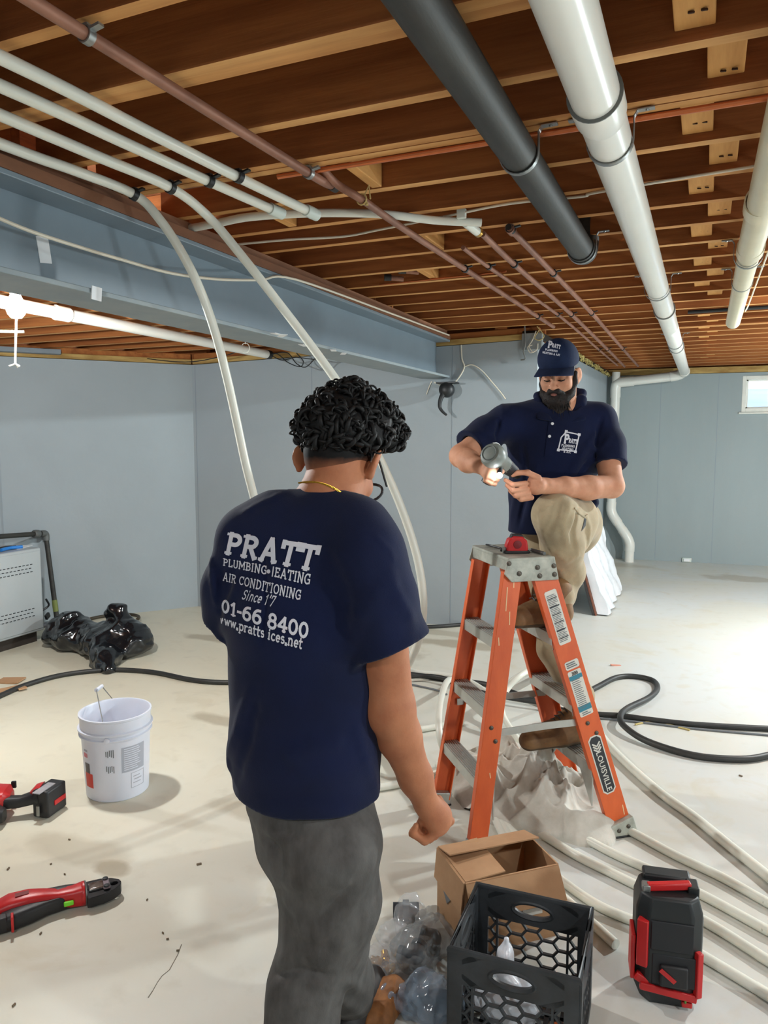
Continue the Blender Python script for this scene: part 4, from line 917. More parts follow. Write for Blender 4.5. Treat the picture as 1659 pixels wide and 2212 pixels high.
def rumpled(name, label, cat, cen, rx, ry, rot, h, mt, seed, n=200, nf=85):
    """rumpled cloth: a low mound overlaid with many long rounded folds that lap over each other"""
    r = np.random.default_rng(seed); u = np.linspace(-1.12, 1.12, n); U, V = np.meshgrid(u, u, indexing='ij'); X, Y = U * rx, V * ry
    edge = 1 + 0.14 * fbm(U, V, seed + 2, 3, 3.0); rr = np.sqrt(U ** 2 + V ** 2) / edge
    dome = np.clip(1 - rr ** 2, 0, 1) ** 0.6; Z = h * 0.5 * dome * (1 + 0.35 * fbm(X, Y, seed + 5, 2, 7))
    for k in range(nf):
        a = r.uniform(0, 2 * PI); q = r.uniform(0, 0.85) ** 0.7; p = np.array((q * rx * math.cos(a), q * ry * math.sin(a))); d = r.uniform(0, PI) if k % 3 else r.normal(0.3, 0.5); ln = r.uniform(0.10, 0.26); cv = r.uniform(-4, 4)
        w_ = r.uniform(0.012, 0.026); hh = r.uniform(0.03, 0.075) * h / 0.2
        du, dv = X - p[0], Y - p[1]; s_ = du * math.cos(d) + dv * math.sin(d); t_ = -du * math.sin(d) + dv * math.cos(d) - cv * s_ ** 2
        prof = np.clip(1 - (t_ / w_) ** 2, 0, 1) ** 0.5 * np.clip(1 - (s_ / ln) ** 2, 0, 1) ** 0.7
        skirt = np.exp(-(t_ / (w_ * 1.5)) ** 2) * np.exp(-(s_ / ln) ** 2 * 2)
        Z = np.maximum(Z + 0.30 * hh * skirt, (Z + hh) * (prof > 0.02) * prof ** 0.5 * (0.55 + 0.45 * dome) * (rr < 1) * 0.92)
    Z = np.where(rr > 1.0, -0.03, np.maximum(Z, 0.006))
    for _ in range(2):
        Zp = np.pad(Z, 1, mode='edge'); Z = 0.4 * Z + 0.15 * (Zp[:-2, 1:-1] + Zp[2:, 1:-1] + Zp[1:-1, :-2] + Zp[1:-1, 2:])
    c, s = math.cos(rot), math.sin(rot); wx = fbm(X, Y, seed, 3, 9) * 0.03; wy = fbm(X, Y, seed + 1, 3, 9) * 0.03
    PX, PY = cen[0] + c * (X + wx) - s * (Y + wy), cen[1] + s * (X + wx) + c * (Y + wy)
    vs = np.stack([PX, PY, Z], -1).reshape(-1, 3); keep = rr <= 1.03
    fs = [(i * n + j, (i + 1) * n + j, (i + 1) * n + j + 1, i * n + j + 1) for i in range(n - 1) for j in range(n - 1) if keep[i, j] and keep[i + 1, j] and keep[i + 1, j + 1] and keep[i, j + 1]]
    o = MB().add([tuple(v) for v in vs], fs).build(name, mt, smooth=80)
    bm = bmesh.new(); bm.from_mesh(o.data); bmesh.ops.delete(bm, geom=[v for v in bm.verts if not v.link_faces], context='VERTS'); bm.to_mesh(o.data); bm.free()
    return tag(o, label, cat)
rumpled('drop_cloth', 'heap of crumpled pale drop cloth under the ladder', 'cloth', (-0.665, 3.14), 0.47, 0.28, R(-38), 0.20, M_cloth, 11)
heap('cloth_rag', 'small flat rag beside the silver ladder foot', 'cloth', tuple(onz(1225, 1795)[:2]), 0.13, 0.045, R(20), 0.05, M_cloth, 23, n=60)
heap('work_glove', 'grey work glove on the cloth heap behind the front orange rail', 'glove', tuple(onz(1000, 1690)[:2]), 0.09, 0.055, R(50), 0.14, mat('glove_grey', (150, 144, 134), 0.9, var=0.5, scale=12), 31, n=50)

# ---------------------------------------------------------------- leaning board wrapped in plastic
bd = thing('board', 'brown board with white plastic sheeting leaning on the side wall', 'board', (-0.85, 7.2, 0))
def leanq(x0, z0, x1, z1, y0, y1, th, nm, mt):
    d = Vector((x1 - x0, 0, z1 - z0)).normalized(); n_ = Vector((d.z, 0, -d.x)) * th
    vs = [Vector((x0, y0, z0)), Vector((x1, y0, z1)), Vector((x1, y1, z1)), Vector((x0, y1, z0))]
    return MB().add(vs + [v + n_ for v in vs], [(0, 1, 2, 3), (7, 6, 5, 4), (0, 4, 5, 1), (1, 5, 6, 2), (2, 6, 7, 3), (3, 7, 4, 0)]).build(nm, mt, bd, smooth=0, bevel=0.002)
leanq(-0.875, 0.0, -1.165, 0.98, 6.72, 7.9, 0.022, 'backing', mat('dark_backing', (58, 54, 54), 0.7))
leanq(-0.85, 0.0, -1.14, 0.98, 6.72, 7.9, 0.016, 'board_core', mat('brown_board', (128, 78, 60), 0.7, var=0.3, scale=6))
vs = []; fs = []; nn, mm_ = 20, 26
for i in range(nn):
    for j in range(mm_):
        t = j / (mm_ - 1); y = 6.735 + 1.2 * i / (nn - 1)
        bul = 0.035 + 0.014 * math.sin(i * 1.3 + j * 0.5) + 0.010 * math.sin(j * 0.9 + i * 0.4) + 0.05 * (1 - t) + rng.uniform(0, 0.01)
        vs.append((-0.832 - 0.29 * t + bul, y + 0.006 * math.sin(j * 0.8), 0.012 + 1.02 * t))
fs = [(i * mm_ + j, (i + 1) * mm_ + j, (i + 1) * mm_ + j + 1, i * mm_ + j + 1) for i in range(nn - 1) for j in range(mm_ - 1)]
e_ = len(vs)
for j in range(mm_):
    t = j / (mm_ - 1); vs.append((-0.834 - 0.29 * t, 6.74, 0.012 + 1.0 * t))
fs += [(j, j + 1, e_ + j + 1, e_ + j) for j in range(mm_ - 1)]
MB().add(vs, fs).build('plastic_sheet', mat('plastic_sheet', (232, 234, 238), 0.25, var=0.06, scale=9, bump=0.3, bscale=30), bd, smooth=70)

# ---------------------------------------------------------------- cordless drill, lying
def bpath(mb, pts, wds, hts, m=0):
    """lofted rounded-box body through pts (local), widths (y) and heights (z)"""
    ring = []
    N_ = 16
    for p, a, b in zip(pts, wds, hts):
        for k in range(N_):
            t = 2 * PI * k / N_; c, s = math.cos(t), math.sin(t)
            e = 0.55
            ring.append(Vector(p) + Vector((0, a / 2 * math.copysign(abs(c) ** e, c), b / 2 * math.copysign(abs(s) ** e, s))))
    fs = []
    for i in range(len(pts) - 1):
        for k in range(N_):
            k2 = (k + 1) % N_; fs.append((i * N_ + k, i * N_ + k2, (i + 1) * N_ + k2, (i + 1) * N_ + k))
    fs.append(tuple(reversed(range(N_)))); fs.append(tuple(range((len(pts) - 1) * N_, len(pts) * N_)))
    return mb.add(ring, fs, m)
dr = thing('cordless_drill', 'red and black cordless drill lying at the left edge', 'drill', onz(104, 1762), face_rot(8))
MB().box((0.0, 0.03, 0.062), (0.075, 0.12, 0.115), (0, 0, R(-22))).build('battery', M_tblack, dr, bevel=0.008, local=True)
MB().box((-0.012, 0.0, 0.121), (0.035, 0.1, 0.003), (0, 0, R(-22))).build('battery_label', mat('label_silver', (170, 168, 172), 0.4, var=0.2, scale=50), dr, local=True)
MB().box((0.042, 0.03, 0.055), (0.003, 0.07, 0.02), (0, R(0), R(-22))).build('red_stripe', M_red, dr, local=True)
MB().box((-0.028, -0.035, 0.04), (0.015, 0.006, 0.045), (0, 0, R(-22))).build('latch', M_galv, dr, bevel=0.002, local=True)
mb = bpath(MB(), [(-0.03, 0.02, 0.085), (-0.06, 0.02, 0.075), (-0.11, 0.01, 0.066), (-0.17, 0.0, 0.07)], [0.09, 0.06, 0.045, 0.05], [0.06, 0.05, 0.045, 0.05]); mb.build('handle', M_tblack, dr, local=True)
bpath(MB(), [(-0.03, 0.035, 0.1), (-0.055, 0.03, 0.1), (-0.075, 0.03, 0.085)], [0.09, 0.07, 0.03], [0.045, 0.04, 0.03]).build('handle_collar', M_red, dr, local=True)
bpath(MB(), [(-0.15, 0.03, 0.075), (-0.17, 0.03, 0.08), (-0.22, 0.02, 0.08), (-0.28, 0.0, 0.08), (-0.30, 0.0, 0.08)], [0.06, 0.12, 0.15, 0.16, 0.1], [0.05, 0.08, 0.09, 0.09, 0.06]).build('motor_housing', M_red, dr, local=True)
bpath(MB(), [(-0.15, -0.06, 0.045), (-0.19, -0.06, 0.05), (-0.26, -0.07, 0.05)], [0.05, 0.09, 0.09], [0.05, 0.07, 0.07]).build('chuck_sleeve', M_tblack, dr, local=True)
MB().box((-0.165, 0.10, 0.1), (0.02, 0.012, 0.03)).build('bit_clip', M_ink, dr, bevel=0.003, local=True)

# ---------------------------------------------------------------- press tool, lying
A_, B_ = onz(5, 2003), onz(262, 1935); dv = (B_ - A_); Lt = dv.length
pt = thing('press_tool', 'red and black pipe press tool with a steel jaw head', 'power tool', A_, math.atan2(dv.y, dv.x))
s_ = Lt / 0.36
def S(*p): return tuple(v * s_ for v in p)
bpath(MB(), [S(-0.01, 0.035, 0.035), S(0.02, 0.035, 0.04), S(0.08, 0.03, 0.042), S(0.125, 0.024, 0.04), S(0.165, 0.018, 0.036), S(0.21, 0.012, 0.036), S(0.238, 0.01, 0.038)],
      [x * s_ for x in (0.07, 0.078, 0.075, 0.06, 0.052, 0.058, 0.066)], [x * s_ for x in (0.06, 0.07, 0.072, 0.066, 0.058, 0.06, 0.066)]).build('body', M_red, pt, local=True)
bpath(MB(), [S(0.0, -0.018, 0.026), S(0.03, -0.02, 0.03), S(0.08, -0.014, 0.032), S(0.13, 0.0, 0.03), S(0.19, 0.004, 0.03), S(0.225, 0.0, 0.03)],
      [x * s_ for x in (0.055, 0.06, 0.055, 0.04, 0.03, 0.03)], [x * s_ for x in (0.05, 0.056, 0.056, 0.05, 0.05, 0.05)]).build('grip', M_tblack, pt, local=True)
bpath(MB(), [S(0.115, 0.045, 0.055), S(0.15, 0.036, 0.05), S(0.19, 0.032, 0.05), S(0.225, 0.034, 0.052)], [x * s_ for x in (0.02, 0.035, 0.035, 0.012)], [x * s_ for x in (0.02, 0.03, 0.03, 0.02)]).build('grip_pad', M_tblack, pt, local=True)
MB().box(S(-0.005, -0.03, 0.03), S(0.045, 0.035, 0.05)).build('battery', M_tblack, pt, bevel=0.006, local=True)
MB().box(S(0.03, -0.046, 0.035), S(0.008, 0.03, 0.05)).build('red_band', M_red, pt, bevel=0.002, local=True)
MB().box(S(0.195, -0.022, 0.035), S(0.03, 0.012, 0.014)).build('green_level', mat('lime_green', (120, 214, 40), 0.4), pt, bevel=0.003, local=True)
MB().lathe([(x * s_, y * s_) for x, y in ((0.036, 0), (0.038, 0.003), (0.038, 0.010), (0.034, 0.012))], 24, Mto(S(0.236, 0.01, 0.038), (1, 0, 0))).build('collar', M_red, pt, local=True)
MB().lathe([(x * s_, y * s_) for x, y in ((0.037, 0), (0.039, 0.002), (0.037, 0.005))], 24, Mto(S(0.247, 0.01, 0.038), (1, 0, 0))).build('chrome_ring', M_galv, pt, local=True)
# jaw head: two half jaws around an opening
jaw = MB()
for sg in (-1, 1):
    outer = [(0.25, 0.05), (0.262, 0.052), (0.30, 0.05), (0.335, 0.038), (0.358, 0.018), (0.363, 0.001)]
    inner = [(0.352, 0.001), (0.349, 0.009), (0.340, 0.0115), (0.331, 0.009), (0.328, 0.001), (0.25, 0.001)]
    poly = [((x) * s_, (0.01 + sg * y) * s_) for x, y in outer + inner]
    if sg < 0: poly = poly[::-1]
    jaw.prism(poly, 0.034 * s_, z0=0.012 * s_)
jaw.build('jaw', mat('jaw_steel', (48, 48, 50), 0.35, 0.6), pt, bevel=0.002, local=True, smooth=30)
MB().box(S(0.283, 0.012, 0.05), S(0.05, 0.042, 0.012)).build('jaw_housing', mat('chrome', (190, 186, 184), 0.2, 0.9, rgb2=(120, 96, 88), scale=30), pt, bevel=0.004, local=True)
pm = MB().box(S(0.314, 0.01, 0.052), S(0.022, 0.062, 0.008)); pm.build('pin_plate', mat('plate_grey', (136, 122, 128), 0.4, 0.6), pt, bevel=0.006, local=True)
for sg in (-1, 1): MB().lathe([(0.009 * s_, 0), (0.009 * s_, 0.004), (0.004, 0.006)], 14, Matrix.Translation(S(0.314, 0.01 + sg * 0.022, 0.056))).build('jaw_pin', M_ink, pt, local=True)
MB().box(S(0.06, 0.03, 0.078), S(0.04, 0.02, 0.002)).build('vent', mat('dark_red', (120, 24, 26), 0.5), pt, local=True)

# ---------------------------------------------------------------- milk crate
M_crate = mat('crate_plastic', (36, 38, 40), 0.45, rgb2=(58, 62, 66), scale=9, bump=0.12)
cr0 = [onz(x, y, 0.28) for x, y in ((965, 2045), (1040, 1915), (1280, 1965), (1245, 2120))]
cc = sum((Vector(p) for p in cr0), Vector()) / 4; cc.z = 0
ex = ((cr0[3] - cr0[0]) + (cr0[2] - cr0[1])); ang = math.atan2(ex.y, ex.x)
ck = thing('milk_crate', 'black plastic milk crate with hexagonal lattice sides', 'crate', cc, ang)
W_, D_, H_ = 0.325, 0.292, 0.28
def crate_wall(w_, M, handle=True):
    mb = MB(); th = 0.012; zb = H_ - 0.085
    def pr(poly): mb.prism(poly, th, M, z0=-th / 2)
    # frame bars
    pr([(-w_ / 2, 0), (-w_ / 2 + 0.035, 0), (-w_ / 2 + 0.035, H_), (-w_ / 2, H_)]); pr([(w_ / 2 - 0.035, 0), (w_ / 2, 0), (w_ / 2, H_), (w_ / 2 - 0.035, H_)])
    pr([(-w_ / 2, 0), (w_ / 2, 0), (w_ / 2, 0.03), (-w_ / 2, 0.03)])
    # top band with an oval hand hole
    n = 32; x0, x1, z0, z1 = -w_ / 2 + 0.035, w_ / 2 - 0.035, zb, H_
    oc, oa, ob = (0, zb + 0.043), 0.058, 0.024
    outp, inp = [], []
    for k in range(n):
        a = 2 * PI * k / n; c, s = math.cos(a), math.sin(a)
        inp.append((oc[0] + oa * c, oc[1] + ob * s))
        tx = ((x1 - oc[0]) if c > 0 else (oc[0] - x0)) / max(abs(c), 1e-6); tz = ((z1 - oc[1]) if s > 0 else (oc[1] - z0)) / max(abs(s), 1e-6)
        t = min(tx, tz); outp.append((oc[0] + t * c, oc[1] + t * s))
    vs = []
    for zz in (-th / 2, th / 2):
        vs += [M @ Vector((p[0], p[1], zz)) for p in outp] + [M @ Vector((p[0], p[1], zz)) for p in inp]
    fs = []
    for k in range(n):
        k2 = (k + 1) % n
        fs += [(k, k2, n + k2, n + k), (2 * n + k, 3 * n + k, 3 * n + k2, 2 * n + k2), (n + k, n + k2, 3 * n + k2, 3 * n + k), (k, 2 * n + k, 2 * n + k2, k2)]
    mb.add(vs, fs)
    for (cx_, cz_) in ((x0, z1), (x1, z1), (x0, z0), (x1, z0)):   # corner fillers
        sx = 1 if cx_ == x0 else -1; sz = -1 if cz_ == z1 else 1
        pr([(cx_, cz_), (cx_ + sx * 0.06, cz_), (cx_, cz_ + sz * 0.03)] if sx * sz > 0 else [(cx_, cz_), (cx_, cz_ + sz * 0.03), (cx_ + sx * 0.06, cz_)])
    # rim of the hand hole
    ringp = [M @ Vector((oc[0] + oa * math.cos(t), oc[1] + ob * math.sin(t), 0)) for t in np.linspace(0, 2 * PI, 33)]
    mb.tube(ringp, 0.0085, 6)
    # hexagonal lattice: unique cell edges clipped to the opening
    a = 0.0285; edges = set(); X0, X1, Z0, Z1 = -w_ / 2 + 0.03, w_ / 2 - 0.03, 0.025, zb + 0.004
    for i in range(-6, 7):
        for j in range(-1, 9):
            cx_, cz_ = i * 1.5 * a * 1.05, Z0 + 0.01 + j * math.sqrt(3) * a * 0.82 + (0.5 * math.sqrt(3) * a * 0.82 if i % 2 else 0)
            pts = [(round(cx_ + a * math.cos(PI * k / 3) * 1.05, 4), round(cz_ + a * 0.82 * math.sin(PI * k / 3), 4)) for k in range(6)]
            for k in range(6):
                p, q = pts[k], pts[(k + 1) % 6]; edges.add((min(p, q), max(p, q)))
    for p, q in edges:
        t0, t1 = 0.0, 1.0; dx, dz = q[0] - p[0], q[1] - p[1]; ok = True
        for (pp, dd) in ((p[0] - X0, dx), (X1 - p[0], -dx), (p[1] - Z0, dz), (Z1 - p[1], -dz)):
            if abs(dd) < 1e-9: ok &= pp >= 0
            elif dd > 0: t0 = max(t0, -pp / dd)
            else: t1 = min(t1, -pp / dd)
        if not ok or t1 - t0 < 0.02: continue
        A2, B2 = (p[0] + dx * t0, p[1] + dz * t0), (p[0] + dx * t1, p[1] + dz * t1)
        mb.bar(M @ Vector((A2[0], A2[1], 0)), M @ Vector((B2[0], B2[1], 0)), 0.0055, 0.009, up=(M.to_3x3() @ Vector((0, 0, 1))))
    # upright rib at the sides of the lattice
    for sx in (-1, 1): pr([(sx * (w_ / 2 - 0.062) - 0.003, 0.03), (sx * (w_ / 2 - 0.062) + 0.003, 0.03), (sx * (w_ / 2 - 0.062) + 0.003, zb), (sx * (w_ / 2 - 0.062) - 0.003, zb)])
    return mb
Rx = Matrix(((1, 0, 0, 0), (0, 0, -1, 0), (0, 1, 0, 0), (0, 0, 0, 1)))
for (w_, tx, ty, rz) in ((W_, 0, -D_ / 2, 0), (W_, 0, D_ / 2, 180), (D_, -W_ / 2, 0, -90), (D_, W_ / 2, 0, 90)):
    M = Matrix.Translation((tx, ty, 0)) @ Matrix.Rotation(R(rz), 4, 'Z') @ Rx
    crate_wall(w_, M).build('side_panel', M_crate, ck, smooth=30, local=True)
rim = MB(); c4_ = [(-W_ / 2, -D_ / 2, H_), (W_ / 2, -D_ / 2, H_), (W_ / 2, D_ / 2, H_), (-W_ / 2, D_ / 2, H_)]
rim.tube([Vector(p) for p in c4_], 0.0095, 8, closed=True); rim.build('rim', M_crate, ck, local=True)
bt_ = MB()
for k in range(8): bt_.box((-W_ / 2 + W_ * (k + .5) / 8, 0, 0.012), (0.012, D_ - 0.02, 0.008))
for k in range(7): bt_.box((0, -D_ / 2 + D_ * (k + .5) / 7, 0.012), (W_ - 0.02, 0.012, 0.008))
bt_.build('bottom_grid', M_crate, ck, local=True, smooth=0)
CM = Matrix.Translation(cc) @ Matrix.Rotation(ang, 4, 'Z')

# ---------------------------------------------------------------- cardboard box behind the crate
M_card = mat('cardboard', (186, 146, 108), 0.85, rgb2=(170, 130, 94), scale=5, bump=0.08, bscale=120)
M_cardin = mat('cardboard_inner', (158, 116, 80), 0.9, var=0.1)
zt = 0.24; fl_, fr_, bl2 = onz(1005, 1908, zt), onz(1205, 1866, zt), onz(958, 1884, zt)
exb = fr_ - fl_; eyb = Vector((-exb.y, exb.x, 0)).normalized() * 0.21
bxo = thing('cardboard_box', 'open brown cardboard box behind the milk crate', 'box', Vector((fl_.x, fl_.y, 0)), math.atan2(exb.y, exb.x))
Lx, Ly = exb.length, 0.21
def cb(c, d, nm, rot=None, mt=M_card): return MB().box(c, d, rot).build(nm, mt, bxo, smooth=0, local=True)
cb((Lx / 2, 0, zt / 2), (Lx, 0.005, zt), 'front'); cb((Lx / 2, Ly, zt / 2), (Lx, 0.005, zt), 'back'); cb((0, Ly / 2, zt / 2), (0.005, Ly, zt), 'side'); cb((Lx, Ly / 2, zt / 2), (0.005, Ly, zt), 'side')
cb((Lx / 2, Ly / 2, 0.005), (Lx, Ly, 0.005), 'bottom', mt=M_cardin)
cb((Lx / 2, -0.03, zt - 0.045), (Lx, 0.004, 0.1), 'flap', (R(-32), 0, 0)); cb((-0.008, Ly / 2, zt - 0.05), (0.004, Ly, 0.1), 'flap', (0, R(5), 0))
cb((Lx / 2, Ly - 0.045, zt + 0.012), (Lx, 0.1, 0.004), 'flap', (R(-14), 0, 0)); cb((Lx * 0.22, Ly / 2, zt + 0.004), (Lx * 0.42, Ly * 0.96, 0.004), 'flap', (0, R(-4), 0))
wv = MB()
for i, w in enumerate(((0.02, 0.04), (0.035, 0.06), (0.05, 0.045), (0.065, 0.062))):
    wv.bar((Lx * 0.38 + w[0], -0.0435, zt * 0.66), (Lx * 0.38 + w[0] + 0.012, -0.046, zt * 0.66 + 0.02), 0.003, 0.0008, up=(0, -1, 0))
wv.build('pen_mark', M_ink, bxo, smooth=0, local=True)
MB().box((Lx * 0.72, -0.004, zt * 0.48), (0.07, 0.002, 0.05), (0, 0, 0)).build('shipping_label', M_sticker, bxo, smooth=0, local=True)
MB().box((Lx * 0.72, -0.0055, zt * 0.48), (0.05, 0.001, 0.004)).build('print', M_ink, bxo, smooth=0, local=True)
MB().box((-0.004, Ly * 0.6, zt * 0.55), (0.002, 0.05, 0.05), (R(45), 0, 0)).build('arrow_mark', M_inkg, bxo, smooth=0, local=True)

# ---------------------------------------------------------------- charger tower at the right
M_tdark = mat('tower_black', (32, 36, 38), 0.5, var=0.15, scale=6)
M_tgrey = mat('tower_grey', (118, 120, 120), 0.5)
tw0 = onz(1432, 2162); tw = thing('tool_charger', 'tall black and red battery charger standing right of the crate', 'charger', Vector((tw0.x, tw0.y + 0.05, 0)), face_rot(-14))
hw, hd, ch = 0.088, 0.08, 0.03; TH = 0.315
def ring_(hw, hd, ch): return [(-hw + ch, -hd), (hw - ch, -hd), (hw, -hd + ch), (hw, hd - ch), (hw - ch, hd), (-hw + ch, hd), (-hw, hd - ch), (-hw, -hd + ch)]
levels = [(0.0, 0.80, 0.8), (0.045, 1.0, 1.0), (0.272, 1.0, 1.0), (TH, 0.86, 0.86)]
vs = []; fs = []
for z, a, b in levels: vs += [(x * a, y * b, z) for x, y in ring_(hw, hd, ch)]
for i in range(3):
    for k in range(8): fs.append((i * 8 + k, i * 8 + (k + 1) % 8, (i + 1) * 8 + (k + 1) % 8, (i + 1) * 8 + k))
fs += [tuple(reversed(range(8))), tuple(range(24, 32))]
MB().add(vs, fs).build('housing', M_tdark, tw, bevel=0.006, local=True)
def tb(c, d, nm, mt, rot=None, bev=0.003): return MB().box(c, d, rot).build(nm, mt, tw, bevel=bev, local=True)
tb((-0.070, -hd + 0.006, 0.185), (0.030, 0.022, 0.135), 'red_panel', M_red, (0, 0, R(-20)))
tb((-0.094, -0.03, 0.13), (0.012, 0.075, 0.13), 'red_panel', M_red); tb((0.076, -hd + 0.002, 0.115), (0.018, 0.018, 0.13), 'red_panel', M_red, (0, 0, R(30)))
tb((0.0, -hd + 0.004, 0.052), (0.15, 0.02, 0.022), 'red_bumper', M_red, (0, R(6), 0)); tb((-0.06, -hd + 0.010, 0.068), (0.06, 0.02, 0.022), 'red_bumper', M_red, (0, R(30), 0))
tb((0.005, -hd + 0.002, 0.215), (0.112, 0.014, 0.085), 'upper_cover', M_ink); tb((0.012, -hd + 0.004, 0.115), (0.115, 0.012, 0.09), 'battery_bay', M_ink)
tb((0.012, -hd - 0.006, 0.105), (0.075, 0.018, 0.06), 'battery', M_tblack, (R(-8), 0, 0), 0.006); tb((-0.005, -hd - 0.017, 0.11), (0.05, 0.002, 0.012), 'red_label', M_red, (0, R(38), 0), 0)
tb((0.0, -0.02, TH + 0.012), (0.12, 0.022, 0.02), 'handle', M_red, (0, R(-3), R(12)), 0.004); tb((-0.062, -0.03, TH + 0.004), (0.022, 0.03, 0.026), 'latch', M_galv); tb((0.065, 0.0, TH + 0.002), (0.03, 0.05, 0.03), 'handle_post', M_tdark)
tb((0.0, 0.045, TH + 0.005), (0.13, 0.05, 0.02), 'top_pad', M_tdark, None, 0.006); tb((hw - 0.002, 0.0, 0.14), (0.01, 0.08, 0.24), 'side_panel', M_tgrey)
tb((0.05, -hd + 0.004, 0.022), (0.028, 0.012, 0.016), 'red_tab', M_red); tb((0.045, -hd + 0.0, 0.036), (0.006, 0.012, 0.016), 'status_light', mat('green_print', (90, 140, 60), 0.5))

# ---------------------------------------------------------------- litter
chipm = mat('debris', (122, 106, 86), 0.9, var=0.3)
chips = ((150, 1815, .012, 'dark chip on the floor between the bucket and the press tool'), (110, 1868, .009, 'speck of debris above the handle of the press tool'), (18, 1878, .018, 'grey chip at the left edge above the press tool'),
         (140, 1890, .01, 'speck of debris just above the press tool grip'), (430, 1868, .022, 'brown splinter on the floor left of the grey trousers'), (88, 2018, .012, 'dark chip just below the press tool'),
         (352, 2017, .01, 'upper of two specks on the floor right of the press tool'), (362, 2030, .01, 'lower of two specks on the floor right of the press tool'), (30, 2173, .014, 'dark chip in the lower left corner of the floor'),
         (1600, 1677, .02, 'dark chip on the floor below the big hose loop at the right'), (384, 2055, .01, 'pale chip on the crack left of the grey trousers'), (318, 1945, .009, 'speck of debris by the jaw of the press tool'))
for i, (x, y, s, lb) in enumerate(chips):
    o = MB().box((0, 0, 0.003), (s * .8, s * 0.3, 0.005), (0, 0, i)).build('debris_chip', chipm); o.location = onz(x, y)
    tag(o, lb, 'debris', 'debris chips on the floor')
tag(MB().tube(spline([onz(x, y, .005) for x, y in ((1372, 1565), (1400, 1560), (1430, 1563), (1450, 1567), (1490, 1577))], 5), 0.005, 6).build('wire', mat('yellow_wire', (196, 176, 112), 0.6)), 'short yellowish wire on the floor beside the long black hose', 'wire')
mk = thing('marker_pen', 'dark marker pen on the floor near the white tubes', 'pen', onz(1570, 1815))
a_, b_ = onz(1558, 1808, .01), onz(1580, 1822, .01); MB().tube([a_, b_], 0.010, 10).build('barrel', M_inkg, mk); MB().tube([b_, b_ + (b_ - a_) * 0.35], [0.006, 0.002], 8).build('tip', M_ink, mk)
tag(MB().box(onz(1330, 1437, .004), (0.07, 0.02, 0.008), (0, 0.1, 0.5)).build('plastic_scrap', mat('pink_scrap', (214, 150, 130), 0.6)), 'small pinkish scrap on the floor behind the hose loop', 'scrap')
for i, (x, y, sx, sy, a) in enumerate(((22, 1470, .16, .10, .3), (14, 1490, .2, .07, 1.0), (45, 1485, .09, .05, -.4))):
    tag(MB().box(onz(x, y, .006 + .004 * i), (sx, sy, .008), (0.04, -0.05, a)).build('cardboard_scrap', M_card), ['torn cardboard scrap at the left edge, farthest from the bucket', 'largest torn cardboard scrap at the left edge', 'smallest torn cardboard scrap by the black hose at the left'][i], 'scrap', )
oy = far_y(0.0) - 0.02; ow = onY(1484, 1197, oy)
wo = thing('floor_outlet', 'small white fitting at the foot of the far wall', 'fitting', (ow.x, oy, 0)); MB().box((ow.x, oy, 0.03), (0.11, 0.05, 0.055)).build('body', M_pexring, wo, bevel=0.006); MB().box((ow.x, oy - 0.03, 0.03), (0.07, 0.012, 0.035)).build('face', M_white, wo, bevel=0.003)

# hairline crack in the slab
ck_ = [onz(x, y, 0.0006) for x, y in ((392, 2040), (384, 2062), (372, 2084), (366, 2095), (350, 2108), (340, 2122), (330, 2140), (320, 2155))]; rb_ = MB()
for p, q in zip(ck_, ck_[1:]): rb_.bar(p, q, 0.0022 * rng.uniform(.5, 1), 0.001)
rb_.build('crack', mat('crack_dark', (120, 112, 98), 0.9), fl, smooth=0)
